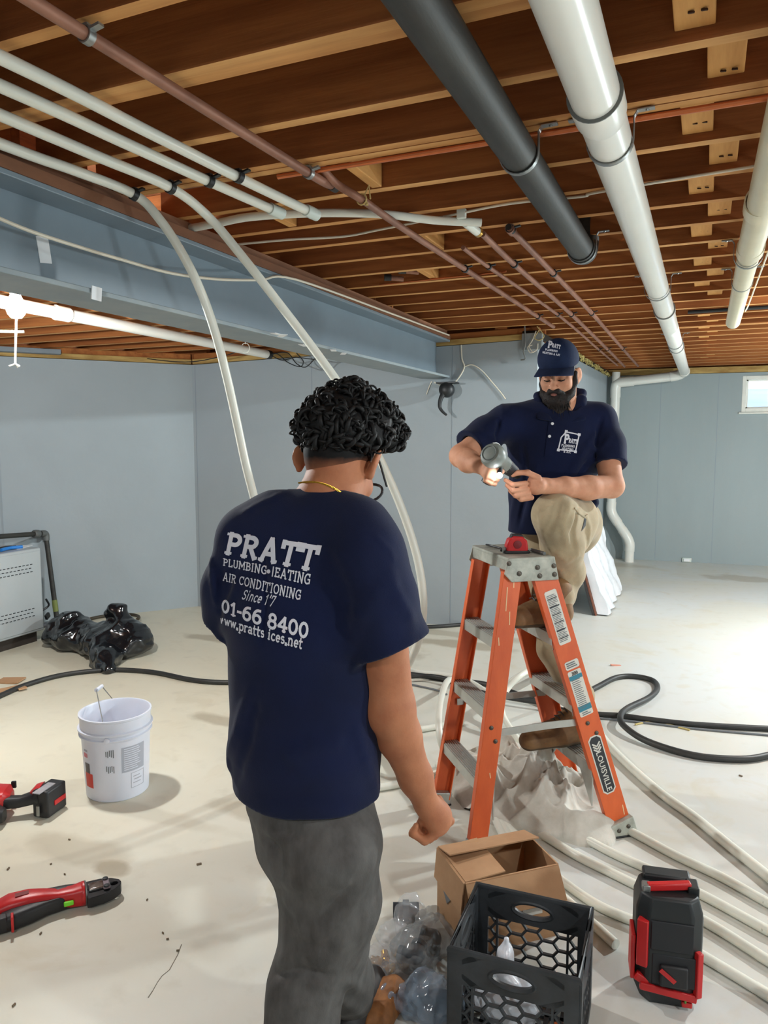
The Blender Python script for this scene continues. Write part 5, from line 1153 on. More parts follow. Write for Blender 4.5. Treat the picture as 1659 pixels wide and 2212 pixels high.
# ================================================================== PEOPLE: smooth-blended volumes turned into one skin
class Vol:
    def __init__(s, lo, hi, h):
        s.lo = np.array(lo, np.float32); s.h = h
        s.n = np.ceil((np.array(hi) - np.array(lo)) / h).astype(int) + 1
        s.D = np.full(tuple(s.n), 0.08, np.float32)
    def sub(s, lo, hi):
        a = np.clip(np.floor((np.array(lo) - s.lo) / s.h).astype(int), 0, s.n); b = np.clip(np.ceil((np.array(hi) - s.lo) / s.h).astype(int) + 1, 0, s.n)
        if np.any(b <= a): return None, None
        sl = tuple(slice(i, j) for i, j in zip(a, b))
        ax = [s.lo[i] + s.h * np.arange(a[i], b[i], dtype=np.float32) for i in range(3)]
        return sl, np.meshgrid(*ax, indexing='ij')
    def put(s, sl, d, k, op):
        A = s.D[sl]
        if op == 'u':
            hh = np.clip(k - np.abs(A - d), 0, None) / k if k > 0 else 0
            s.D[sl] = np.minimum(A, d) - hh * hh * k * 0.25
        elif op == 'd':
            hh = np.clip(k - np.abs(A + d), 0, None) / k if k > 0 else 0
            s.D[sl] = np.maximum(A, -d) + hh * hh * k * 0.25
        elif op == 'i':
            hh = np.clip(k - np.abs(A - d), 0, None) / k if k > 0 else 0
            s.D[sl] = np.maximum(A, d) + hh * hh * k * 0.25
    def cap(s, a, b, ra, rb=None, k=0.02, op='u'):
        rb = ra if rb is None else rb; a, b = np.array(a, np.float32), np.array(b, np.float32); m = max(ra, rb) + max(k, 0.03)
        sl, P = s.sub(np.minimum(a, b) - m, np.maximum(a, b) + m)
        if sl is None: return s
        ab = b - a; L2 = float(ab @ ab) + 1e-12
        t = np.clip(sum((P[i] - a[i]) * ab[i] for i in range(3)) / L2, 0, 1)
        d = np.sqrt(sum((P[i] - a[i] - t * ab[i]) ** 2 for i in range(3))) - (ra + (rb - ra) * t)
        s.put(sl, d, k, op); return s
    def chain(s, pts, rs, k=0.02, op='u'):
        for i in range(len(pts) - 1): s.cap(pts[i], pts[i + 1], rs[i], rs[i + 1], k, op)
        return s
    def ell(s, c, r, M=None, k=0.02, op='u'):
        """ellipsoid; M: 3x3 with local axes as columns"""
        c = np.array(c, np.float32); r = np.array(r, np.float32); m = float(r.max()) + max(k, 0.03)
        sl, P = s.sub(c - m, c + m)
        if sl is None: return s
        Q = [P[i] - c[i] for i in range(3)]
        if M is not None:
            A = np.array(M); Q = [sum(Q[i] * float(A[i, j]) for i in range(3)) for j in range(3)]
        k0 = np.sqrt(sum((Q[i] / r[i]) ** 2 for i in range(3))); k1 = np.sqrt(sum((Q[i] / r[i] ** 2) ** 2 for i in range(3))) + 1e-9
        s.put(sl, k0 * (k0 - 1) / k1, k, op); return s
    def ecap(s, a, b, xa, ra, rb, k=0.03, op='u'):
        """tapered elliptic capsule from a to b; ra, rb = (half width along xa, half depth)"""
        a, b = np.array(a, float), np.array(b, float); z = (b - a); L = np.linalg.norm(z); z /= L
        x = np.array(xa, float); x -= z * (x @ z); x /= np.linalg.norm(x); y = np.cross(z, x)
        m = max(*ra, *rb) + max(k, 0.03)
        sl, P = s.sub(np.minimum(a, b) - m, np.maximum(a, b) + m)
        if sl is None: return s
        Q = [P[i] - np.float32(a[i]) for i in range(3)]
        u = sum(Q[i] * np.float32(z[i]) for i in range(3)); vx = sum(Q[i] * np.float32(x[i]) for i in range(3)); vy = sum(Q[i] * np.float32(y[i]) for i in range(3))
        t = np.clip(u / L, 0, 1); rx = ra[0] + (rb[0] - ra[0]) * t; ry = ra[1] + (rb[1] - ra[1]) * t
        e = u - t * L; rz = np.minimum(rx, ry)
        k0 = np.sqrt((vx / rx) ** 2 + (vy / ry) ** 2 + (e / rz) ** 2) + 1e-6
        k1 = np.sqrt((vx / rx ** 2) ** 2 + (vy / ry ** 2) ** 2 + (e / rz ** 2) ** 2) + 1e-6
        s.put(sl, k0 * (k0 - 1) / k1, k, op); return s
    def cut(s, p, n, near=None, rad=None, k=0.004):
        """remove everything on the side of p that n points to; `near`/`rad` limits it to a ball"""
        p, n = np.array(p, np.float32), np.array(n, np.float32); n = n / np.linalg.norm(n)
        if near is None: lo, hi = s.lo, s.lo + s.h * s.n
        else: near = np.array(near); lo, hi = near - rad, near + rad
        sl, P = s.sub(lo, hi); d = sum((P[i] - p[i]) * n[i] for i in range(3))
        if near is not None:
            db = np.sqrt(sum((P[i] - np.float32(near[i])) ** 2 for i in range(3))) - rad
            d = np.where(db > 0, np.minimum(d, -db - 0.001), d)
        s.put(sl, d, k, 'i'); return s
    def snap(s, x, y, d0, d1, step=0.004):
        r = sight(x, y)
        ds = np.arange(d0, d1, step); P = _C + ds[:, None] * r
        ix = np.round((P - s.lo) / s.h).astype(int); ok = np.all((ix >= 0) & (ix < s.n), 1); ixc = np.clip(ix, 0, s.n - 1)
        val = np.where(ok, s.D[ixc[:, 0], ixc[:, 1], ixc[:, 2]], 1.0); k = np.argmax(val < 0) if np.any(val < 0) else int(np.argmin(val))
        return P[k]
    def fold_field(s, segs, d0, d1):
        """folds drawn over the cloth: polylines of survey points, radius, height (negative: furrow)"""
        out = []
        for pts, r, hgt in segs:
            Q = []
            for (x0, y0), (x1, y1) in zip(pts, pts[1:]):
                for i in range(6): Q.append(s.snap(x0 + (x1 - x0) * i / 6, y0 + (y1 - y0) * i / 6, d0, d1))
            Q.append(s.snap(*pts[-1], d0, d1)); out.append((np.array(Q), r, hgt))
        def fn(P):
            tot = np.zeros(len(P))
            for Q, r, hgt in out:
                lo, hi = Q.min(0) - 3 * r, Q.max(0) + 3 * r; m = np.all((P > lo) & (P < hi), 1)
                if not m.any(): continue
                PP = P[m]; best = np.full(len(PP), 9.0); par = np.zeros(len(PP)); n_ = len(Q) - 1
                for i in range(n_):
                    a, ab = Q[i], Q[i + 1] - Q[i]; t = np.clip(((PP - a) @ ab) / (ab @ ab + 1e-12), 0, 1); d = np.linalg.norm(PP - a - t[:, None] * ab, axis=1)
                    b = d < best; best[b] = d[b]; par[b] = (i + t[b]) / n_
                tot[m] += hgt * np.exp(-(best / r) ** 2) * np.clip(np.minimum(par, 1 - par) * 6 + 0.15, 0, 1)
            return tot
        return fn
    def displace(s, fn, band=0.03):
        idx = np.nonzero(np.abs(s.D) < band); P = np.stack([s.lo[i] + s.h * idx[i].astype(np.float32) for i in range(3)], -1)
        s.D[idx] -= fn(P).astype(np.float32); return s
    def mesh(s, name, mats, parent=None, smooth=2, matfn=None):
        D, n = s.D, s.n; ins = D < 0
        c = np.zeros(tuple(n - 1), np.uint8)
        offs = [(i, j, k) for i in (0, 1) for j in (0, 1) for k in (0, 1)]
        for (i, j, k) in offs: c += ins[i:n[0] - 1 + i, j:n[1] - 1 + j, k:n[2] - 1 + k]
        cell = np.argwhere((c > 0) & (c < 8)); N = len(cell)
        ids = np.full(tuple(n - 1), -1, np.int32); ids[tuple(cell.T)] = np.arange(N)
        V = np.stack([D[cell[:, 0] + i, cell[:, 1] + j, cell[:, 2] + k] for (i, j, k) in offs], -1)
        acc = np.zeros((N, 3)); cnt = np.zeros(N)
        for a in range(8):
            for b in range(a + 1, 8):
                o1, o2 = np.array(offs[a]), np.array(offs[b])
                if abs(o1 - o2).sum() != 1: continue
                m = (V[:, a] < 0) != (V[:, b] < 0); t = V[m, a] / (V[m, a] - V[m, b])
                acc[m] += o1 + (o2 - o1) * t[:, None]; cnt[m] += 1
        vs = s.lo + s.h * (cell + acc / cnt[:, None])
        quads = []
        for ax in range(3):
            sl0 = [slice(1, n[i] - 1) for i in range(3)]; sl1 = list(sl0); sl0[ax] = slice(0, n[ax] - 1); sl1[ax] = slice(1, n[ax])
            A, B = ins[tuple(sl0)], ins[tuple(sl1)]
            e = np.argwhere(A != B); off = np.array([1, 1, 1]); off[ax] = 0; E = e + off
            u, v = (ax + 1) % 3, (ax + 2) % 3
            def g(du, dv):
                q = E.copy(); q[:, u] -= du; q[:, v] -= dv; return ids[tuple(q.T)]
            q = np.stack([g(1, 1), g(0, 1), g(0, 0), g(1, 0)], -1)
            fl = B[tuple(e.T)]; q[fl] = q[fl][:, ::-1]
            quads.append(q)
        F = np.concatenate(quads); F = F[(F >= 0).all(1)]
        ed = np.concatenate([F[:, [0, 1]], F[:, [1, 2]], F[:, [2, 3]], F[:, [3, 0]]])
        for it in range(smooth):
            sm = np.zeros_like(vs); cn = np.zeros(len(vs))
            for d_ in range(3):
                sm[:, d_] = np.bincount(ed[:, 0], vs[ed[:, 1], d_], len(vs)) + np.bincount(ed[:, 1], vs[ed[:, 0], d_], len(vs))
            cn = np.bincount(ed[:, 0], minlength=len(vs)) + np.bincount(ed[:, 1], minlength=len(vs))
            vs = vs * 0.5 + 0.5 * sm / np.maximum(cn, 1)[:, None]
        me = bpy.data.meshes.new(name)
        me.vertices.add(len(vs)); me.vertices.foreach_set('co', vs.astype(np.float32).ravel())
        me.loops.add(F.size); me.loops.foreach_set('vertex_index', F.ravel().astype(np.int32))
        me.polygons.add(len(F)); me.polygons.foreach_set('loop_start', np.arange(0, F.size, 4, dtype=np.int32))
        if not isinstance(mats, (list, tuple)): mats = [mats]
        for mm in mats: me.materials.append(mm)
        me.update(calc_edges=True); me.validate()
        me.shade_smooth()
        if matfn is not None and len(me.polygons) == len(F):
            me.polygons.foreach_set('material_index', matfn(vs[F].mean(1)).astype(np.int32))
        o = bpy.data.objects.new(name, me); COL.objects.link(o)
        if parent is not None:
            o.parent = parent; o.matrix_parent_inverse = wmat(parent).inverted()
        return o
def sines(P, seed, f, n=6):
    r = np.random.default_rng(seed); out = np.zeros(len(P))
    for k in range(n):
        d = r.normal(size=3); d /= np.linalg.norm(d)
        out += np.sin(P @ d * f * r.uniform(0.7, 1.4) + r.uniform(0, 6.28))
    return out / n
def creases(P, seed, f, sharp=1.6):
    w = np.stack([sines(P, seed + i, f * 0.6) for i in range(3)], -1) * (1.2 / f)
    return 1 - np.abs(sines(P + w, seed + 9, f)) * sharp
def crumple(P, seed, f, n=7):
    """flat facets meeting at sharp creases, as in crumpled film: sum of triangle waves"""
    r = np.random.default_rng(seed); out = np.zeros(len(P))
    W = P + 0.12 / f * np.stack([sines(P, seed + 40 + i, f * 2.0) for i in range(3)], -1)
    for k in range(n):
        d = r.normal(size=3); d /= np.linalg.norm(d); q = W @ d * f * r.uniform(0.6, 1.5) + r.uniform(0, 1)
        out += np.abs(2 * (q - np.floor(q)) - 1) - 0.5
    return out / n * 2
def folds(P, segs):
    """raised folds: (a, b, radius, height)"""
    out = np.zeros(len(P))
    for a, b, r, hgt in segs:
        a, b = np.array(a), np.array(b); ab = b - a; t = np.clip(((P - a) @ ab) / (ab @ ab), 0, 1)
        d = np.linalg.norm(P - a - t[:, None] * ab, axis=1); out += hgt * np.exp(-(d / r) ** 2) * np.clip(np.minimum(t, 1 - t) * 5 + 0.25, 0, 1)
    return out
def headframe(c, f, up, s=1.0):
    f = np.array(f, float); f /= np.linalg.norm(f); up = np.array(up, float); x = np.cross(f, up); x /= np.linalg.norm(x); z = np.cross(x, f)
    M = np.stack([x, f, z], -1)        # columns: right of the person, forward, up
    c = np.array(c, float)
    return M, (lambda *p: c + M @ (np.array(p) * s))
def head(v, c, f, up, s=1.0, ear=0.085, jaw=1.0):
    M, L = headframe(c, f, up, s)
    def E(p, r, k=0.015, op='u', rot=None): v.ell(L(*p), tuple(x * s for x in r), M if rot is None else M @ rot, k * s, op)
    E((0, -0.014, 0.032), (0.075, 0.094, 0.096)); E((0, 0.035, -0.03), (0.056, 0.060, 0.085), 0.03); E((0, 0.04, -0.078), (0.049, 0.048, 0.036), 0.025)
    for sx in (-1, 1):
        E((sx * 0.044, 0.06, -0.018), (0.024, 0.026, 0.026), 0.02)
        E((sx * 0.053 * jaw, 0.015, -0.055), (0.014, 0.036, 0.032), 0.025)
    v.cap(L(-0.034, 0.083, 0.024), L(0.034, 0.083, 0.024), 0.013 * s, None, 0.012 * s)
    for sx in (-1, 1):
        E((sx * 0.0315, 0.1, 0.002), (0.021, 0.016, 0.0125), 0.012, 'd'); E((sx * 0.031, 0.0765, 0.003), (0.0155, 0.0135, 0.0125), 0.004)
    v.cap(L(0, 0.092, 0.014), L(0, 0.116, -0.026), 0.0085 * s, 0.0125 * s, 0.01 * s); E((0, 0.116, -0.03), (0.0125, 0.012, 0.011), 0.006)
    for sx in (-1, 1): E((sx * 0.0135, 0.102, -0.034), (0.009, 0.012, 0.009), 0.006)
    E((0, 0.09, -0.056), (0.024, 0.014, 0.013), 0.01); v.cap(L(-0.021, 0.096, -0.054), L(0.021, 0.096, -0.054), 0.0045 * s, None, 0.006 * s); v.cap(L(-0.018, 0.096, -0.066), L(0.018, 0.096, -0.066), 0.006 * s, None, 0.006 * s)
    E((0, 0.08, -0.1), (0.022, 0.02, 0.02), 0.02)
    for sx in (-1, 1):                                        # ears: shell, hollow, lobe
        a = 0.45 * sx; rot = np.array(((math.cos(a), -math.sin(a), 0), (math.sin(a), math.cos(a), 0), (0, 0, 1)))
        E((sx * ear, -0.014, 0.0), (0.008, 0.023, 0.034), 0.006, 'u', rot); E((sx * (ear + 0.008), -0.004, 0.004), (0.006, 0.012, 0.021), 0.004, 'd', rot)
        E((sx * (ear - 0.004), -0.004, -0.028), (0.007, 0.011, 0.012), 0.006)
    return M, L
def finger(v, pts, r0, r1, k=0.004):
    n_ = len(pts) - 1
    for i in range(n_): v.cap(pts[i], pts[i + 1], r0 + (r1 - r0) * i / n_, r0 + (r1 - r0) * (i + 1) / n_, k)
# ------------------------------------------------------------------ slab lettering built from strokes
def _arc(cx, cy, rx, ry, a0, a1, n=10): return [(cx + rx * math.cos(R(a0 + (a1 - a0) * i / n)), cy + ry * math.sin(R(a0 + (a1 - a0) * i / n))) for i in range(n + 1)]
def _glyph(ch):
    """(advance, strokes, serifs): strokes are polylines in a cap height of 1; serifs are (x, y, width) slabs"""
    S = lambda *p: list(p)
    G = {
     'P': (0.78, [S((.2, 0), (.2, 1)), S((.2, .92), (.42, .92)) + _arc(.42, .70, .24, .22, 90, -90) + S((.2, .48))], [(.2, 0, .4), (.12, 1, .3)]),
     'R': (0.86, [S((.2, 0), (.2, 1)), S((.2, .92), (.42, .92)) + _arc(.42, .71, .24, .21, 90, -90) + S((.2, .50)), S((.42, .5), (.72, 0))], [(.2, 0, .38), (.12, 1, .3), (.74, 0, .26)]),
     'A': (0.92, [S((.16, 0), (.46, 1), (.76, 0)), S((.27, .33), (.65, .33))], [(.16, 0, .32), (.76, 0, .32)]),
     'T': (0.84, [S((.42, 0), (.42, .96)), S((.06, .93), (.78, .93)), S((.09, .99), (.09, .72)), S((.75, .99), (.75, .72))], [(.42, 0, .4)]),
     'L': (0.68, [S((.18, 0), (.18, 1)), S((.1, .06), (.6, .06), (.6, .28))], [(.18, 1, .34), (.18, 0, .3)]),
     'U': (0.84, [S((.18, 1), (.18, .3)) + _arc(.42, .3, .24, .27, 180, 360) + S((.66, 1))], [(.18, 1, .3), (.66, 1, .3)]),
     'M': (1.0, [S((.16, 0), (.16, 1), (.5, .3), (.84, 1), (.84, 0))], [(.16, 0, .3), (.84, 0, .3), (.1, 1, .2), (.9, 1, .2)]),
     'B': (0.78, [S((.2, 0), (.2, 1)), S((.2, .93), (.42, .93)) + _arc(.42, .73, .2, .2, 90, -90) + S((.2, .53)), S((.42, .53)) + _arc(.44, .3, .24, .23, 90, -90) + S((.2, .07))], [(.12, 1, .3), (.12, 0, .3)]),
     'I': (0.44, [S((.22, 0), (.22, 1))], [(.22, 0, .36), (.22, 1, .36)]),
     'N': (0.9, [S((.18, 0), (.18, 1), (.7, 0), (.7, 1))], [(.18, 0, .3), (.1, 1, .24), (.7, 1, .3)]),
     'G': (0.86, [_arc(.44, .5, .34, .44, 50, 300) + S((.74, .14), (.74, .46), (.5, .46)), S((.68, .96), (.68, .72))], []),
     'H': (0.9, [S((.18, 0), (.18, 1)), S((.72, 0), (.72, 1)), S((.18, .52), (.72, .52))], [(.18, 0, .3), (.18, 1, .3), (.72, 0, .3), (.72, 1, .3)]),
     'h': (0.5, [S((.3, 0), (.3, 1))], [(.3, 1, .12)]),
     'E': (0.76, [S((.2, 0), (.2, 1)), S((.1, .94), (.64, .94), (.64, .76)), S((.1, .06), (.66, .06), (.66, .26)), S((.2, .52), (.52, .52))], []),
     'C': (0.82, [_arc(.44, .5, .34, .44, 45, 315), S((.7, .96), (.7, .72))], []),
     'O': (0.86, [_arc(.43, .5, .33, .44, 0, 360, 18)], []),
     'D': (0.84, [S((.2, 0), (.2, 1)), S((.1, .93), (.38, .93)) + _arc(.38, .5, .34, .43, 90, -90) + S((.1, .07))], []),
     '0': (0.8, [_arc(.4, .5, .28, .43, 0, 360, 18)], []), '1': (0.6, [S((.12, .74), (.34, .94), (.34, 0))], [(.34, 0, .46)]),
     '6': (0.8, [_arc(.4, .31, .27, .27, 0, 360, 16), S((.62, .92)) + _arc(.50, .38, .38, .54, 88, 180)], []),
     '8': (0.8, [_arc(.4, .72, .22, .22, 0, 360, 14), _arc(.4, .27, .27, .25, 0, 360, 14)], []),
     '4': (0.8, [S((.54, 0), (.54, .94), (.08, .3), (.74, .3))], [(.54, 0, .34)]),
     '7': (0.7, [S((.1, .7), (.14, .93), (.62, .93), (.3, 0))], []), '-': (0.44, [S((.08, .42), (.36, .42))], []),
     '.': (0.32, [S((.1, .04), (.22, .04))], []), "'": (0.3, [S((.15, 1), (.12, .72))], []), '*': (0.46, [_arc(.22, .42, .07, .07, 0, 360, 8)], []),
     'w': (0.92, [S((.1, .66), (.28, .05), (.46, .62), (.64, .05), (.82, .66))], [(.1, .66, .26), (.82, .66, .26)]),
     'v': (0.6, [S((.02, .5), (.16, .05), (.34, .62), (.40, .4))], []),
     'p': (0.74, [S((.2, -.3), (.2, .66)), _arc(.42, .34, .24, .3, 0, 360, 14)], [(.2, -.3, .36), (.12, .66, .24)]),
     'r': (0.56, [S((.18, 0), (.18, .66)), S((.18, .4)) + _arc(.4, .36, .2, .27, 160, 60)], [(.18, 0, .36), (.1, .66, .2)]),
     'a': (0.68, [S((.14, .56)) + _arc(.33, .44, .19, .2, 120, 0) + S((.52, .06), (.64, .05)), _arc(.32, .2, .2, .16, 0, 360, 12)], []),
     't': (0.5, [S((.2, .9), (.2, .2)) + _arc(.34, .2, .14, .17, 180, 300), S((.04, .62), (.44, .62))], []),
     's': (0.6, [_arc(.28, .48, .17, .14, 40, 250, 8) + _arc(.3, .2, .19, .16, 70, -140, 8)], []),
     'i': (0.42, [S((.2, 0), (.2, .66)), S((.2, .84), (.2, .96))], [(.2, 0, .36), (.14, .66, .22)]),
     'c': (0.62, [_arc(.34, .33, .24, .3, 50, 315)], []), 'e': (0.66, [S((.1, .34), (.56, .34)) + _arc(.33, .33, .23, .29, 0, 310)], []),
     'n': (0.8, [S((.18, 0), (.18, .66)), S((.18, .4)) + _arc(.39, .4, .21, .24, 150, 0) + S((.6, 0))], [(.18, 0, .34), (.6, 0, .34), (.1, .66, .2)]),
     'S': (0.7, [_arc(.36, .72, .24, .22, 20, 270, 10) + _arc(.32, .26, .26, .24, 85, -150, 10)], []),
     '&': (0.8, [S((.74, 0), (.22, .72)) + _arc(.36, .8, .14, .16, 200, -60, 8) + _arc(.34, .25, .24, .24, 110, 320, 10) + S((.7, .42))], []), '/': (0.5, [S((.06, -.05), (.42, 1.05))], []), ' ': (0.4, [], []),
    }
    return G[ch]
def slab_text(txt, wt=0.15, serif=True, track=0.02, shear=0.0):
    """quads [(u, v) x 4] and the total width, in units of the cap height"""
    Q = []; x = 0.0
    def stroke(p, q, w_):
        dx, dy = q[0] - p[0], q[1] - p[1]; l = math.hypot(dx, dy) or 1; nx, ny = -dy / l * w_ / 2, dx / l * w_ / 2; ex, ey = dx / l * w_ * 0.3, dy / l * w_ * 0.3
        n = max(1, int(l / 0.22)); P0 = (p[0] - ex, p[1] - ey); P1 = (q[0] + ex, q[1] + ey)
        for i in range(n):
            a = (P0[0] + (P1[0] - P0[0]) * i / n, P0[1] + (P1[1] - P0[1]) * i / n); b = (P0[0] + (P1[0] - P0[0]) * (i + 1) / n, P0[1] + (P1[1] - P0[1]) * (i + 1) / n)
            Q.append([(a[0] + nx, a[1] + ny), (a[0] - nx, a[1] - ny), (b[0] - nx, b[1] - ny), (b[0] + nx, b[1] + ny)])
    for ch in txt:
        adv, st, se = _glyph(ch); k0 = len(Q)
        for pl_ in st:
            for p, q in zip(pl_, pl_[1:]):
                stroke(p, q, wt * (2.0 if ch in '.*' else 1))
        if serif:
            for (sx, sy, sw) in se:
                yy_ = sy + (wt * 0.28 if sy in (0, -.3) else -wt * 0.28); stroke((sx - sw / 2 + wt * .3, yy_), (sx + sw / 2 - wt * .3, yy_), wt * 0.62)
        for k in range(k0, len(Q)): Q[k] = [(u + x + shear * v, v) for u, v in Q[k]]
        x += adv + track
    return Q, x - track
def print_on(target, lines_, name, mt, parent, lift=0.0012, org=None):
    """print lettering on the skin of `target`: lines = (quads, width, P0, P1, up0, up1) with the baseline from P0 to P1 and cap-height vectors;
    letters are carried along `org` (a direction) onto the cloth"""
    me = target.data; vs = np.empty(len(me.vertices) * 3); me.vertices.foreach_get('co', vs)
    tree = BVHTree.FromPolygons([tuple(v) for v in vs.reshape(-1, 3)], [tuple(p.vertices) for p in me.polygons])
    mb = MB(); d = Vector(org).normalized()
    def hit(p):
        h = tree.ray_cast(Vector(p) - d * 0.25, d, 0.6)
        return (h[0] + h[1] * lift) if h[0] is not None else None
    for (Q, W, P0, P1, U0, U1) in lines_:
        for q in Q:
            out = []
            for (u, v) in q:
                t = u / W; p = Vector(P0).lerp(Vector(P1), t) + Vector(U0).lerp(Vector(U1), t) * v; out.append(hit(p))
            if all(o is not None for o in out): mb.add(out, [(0, 1, 2, 3)])
    return mb.build(name, mt, parent, smooth=0)
# ------------------------------------------------------------------ the curly haired man, seen from behind
M_skin1 = mat('skin_tan', (176, 116, 82), 0.62, rgb2=(160, 100, 70), scale=14, bump=0.08, bscale=220, sss=0.06, spec=0.3)
M_navy = mat('navy_cotton', (14, 24, 58), 0.88, rgb2=(11, 19, 47), scale=5, sheen=0.08, bump=0.2, bscale=500, spec=0.2)
M_print = mat('shirt_print', (214, 214, 222), 0.7)
M_grey = mat('grey_trousers', (98, 96, 94), 0.8, rgb2=(70, 67, 65), scale=9, stretch=(1.6, 1.6, 0.7), bump=0.2, bscale=300, spec=0.25)
M_hair = mat('black_hair', (14, 13, 13), 0.6, spec=0.3, bump=0.3, bscale=90)
M_gold = mat('gold', (214, 160, 60), 0.2, 1.0)
M_shoe = mat('dark_shoe', (46, 44, 44), 0.6)
def A(x, y, dd=0.0): return np.array(at(x, y, 1.58 + dd))
fh = np.array([-math.sin(YAW), math.cos(YAW), 0]); rt_ = np.array([math.cos(YAW), math.sin(YAW), 0]); UPV = np.array([0, 0, 1.0])
def facing(right_deg, down_deg):      # away from the camera station, turned to the right, tilted down
    a, b = R(right_deg), R(down_deg); return (fh * math.cos(a) + rt_ * math.sin(a)) * math.cos(b) - UPV * math.sin(b)
F1 = facing(25, 0); X1 = np.cross(F1, UPV)      # X1: his right
m1 = thing('person', 'person with black curly hair in a navy lettered t-shirt and grey trousers, seen from behind', 'person', tuple(A(670, 1790, .07)[:2]) + (0.0,))
shL, shR, nk = A(535, 1172, .085), A(792, 1195, -.075), A(705, 1088, .01)
elR, wrR = A(846, 1525, .0), A(922, 1738, .085)
elL, wrL = A(545, 1380, .22), A(600, 1400, .38)
hipc = A(668, 1770, .075)
lo = np.min([A(430, 1000, .6), A(430, 830, -.2), A(960, 2450, .1), A(960, 1000, .6), A(600, 2400, 0)], 0) - 0.1
HB = 0.0045
v = Vol((-1.42, 0.98, -0.01), (-0.32, 2.12, 1.80), HB)
Hc = A(733, 1000, .06); fd = facing(20, 42); hup = np.cross(np.cross(fd, UPV) * 1.0, fd) + X1 * 0.0
hup = hup / np.linalg.norm(hup) + rt_ * 0.10
HM, HL = head(v, Hc, fd, hup, 1.0, 0.092, 0.85)
v.chain([A(706, 1100, .015), A(720, 1060, .02), A(736, 1010, .035)], [0.060, 0.052, 0.050], 0.03)
# trunk under the clothes
v.ecap(A(660, 1700, .075), A(665, 1250, .035), X1, (0.135, 0.095), (0.15, 0.095), 0.03)
v.cap(shL, shR, 0.05, None, 0.05); v.cap(nk, shR, 0.045, 0.04, 0.04); v.cap(nk, shL, 0.045, 0.04, 0.04)
# arms
v.chain([shR, A(822, 1350, -.045), elR], [0.054, 0.054, 0.047], 0.02)
v.chain([elR, A(862, 1590, .02), A(898, 1680, .06), wrR], [0.047, 0.046, 0.036, 0.0275], 0.02)
v.ell(A(838, 1535, -.02), (0.04, 0.04, 0.05), None, 0.03)
v.chain([shL, A(522, 1290, .14), elL], [0.052, 0.05, 0.043], 0.02); v.chain([elL, A(560, 1400, .3), wrL], [0.043, 0.04, 0.027], 0.02)
# right hand: loose fist, little finger towards the camera
hd = facing(35, 0)                                # row of knuckles runs away from the camera
def Hh(x, y, k, dd=0.075): return A(x, y, dd) + hd * (0.0195 * k)
v.ecap(wrR, Hh(938, 1785, 1.5), hd, (0.026, 0.024), (0.038, 0.019), 0.015)
v.ell(Hh(928, 1775, 1.5), (0.033, 0.033, 0.036), None, 0.02)
for k, (ln, r_) in enumerate(((0.85, 0.0088), (0.97, 0.0096), (1.03, 0.0100), (0.95, 0.0098))):
    mcp, pip, dip, tip = (945, 1797), (917, 1797 + 24 * ln), (890, 1797 + 4 * ln), (899, 1797 - 16 * ln)
    finger(v, [Hh(*mcp, k), Hh(*pip, k), Hh(*dip, k), Hh(*tip, k)], r_ + 0.0012, r_ - 0.0012, 0.005)
finger(v, [Hh(915, 1752, 3.2), Hh(896, 1775, 4.1), Hh(886, 1796, 4.0), Hh(888, 1812, 3.4)], 0.0125, 0.009, 0.008)
# left hand, out of sight in front
v.ell(wrL + F1 * 0.05, (0.035, 0.04, 0.03), None, 0.02)
for k in range(4): finger(v, [wrL + F1 * 0.07 + UPV * (0.02 * k - 0.03), wrL + F1 * 0.11 + X1 * 0.01 + UPV * (0.02 * k - 0.03), wrL + F1 * 0.115 + X1 * 0.045 + UPV * (0.02 * k - 0.03)], 0.0095, 0.008)
finger(v, [wrL + F1 * 0.02 + UPV * 0.03, wrL + F1 * 0.06 + UPV * 0.055 + X1 * 0.02, wrL + F1 * 0.09 + UPV * 0.05 + X1 * 0.03], 0.012, 0.009)
# legs inside the trousers
kL, anL = A(685, 2040, .10), A(640, 2345, .06); kR, anR = A(735, 2020, .17), A(757, 2150, .40)
hL, hR = A(665, 1830, .11), A(728, 1840, .03)
v.cap(hL, hR, 0.09, None, 0.05)
v.chain([hL, kL, anL], [0.07, 0.055, 0.04], 0.03); v.chain([hR, kR, anR], [0.07, 0.055, 0.04], 0.03)
for an in (anL, anR):
    fx = np.array([an[0], an[1], 0.05]); v.cap(fx, fx + F1 * 0.15 - UPV * 0.01, 0.034, 0.028, 0.03)
def skinm1(P): return np.zeros(len(P))
NECK = [v.snap(x, y, 1.3, 2.0) - np.array(sight(x, y)) * 0.004 for x, y in ((646, 1043), (664, 1041), (684, 1042), (704, 1047), (724, 1056), (742, 1069), (756, 1084), (764, 1095))]
v.mesh('body', M_skin1, m1, 2)
# ---- t-shirt
s = Vol((-1.40, 1.0, 0.55), (-0.36, 1.98, 1.62), HB)
hem_z = float(A(655, 1763, .0)[2])
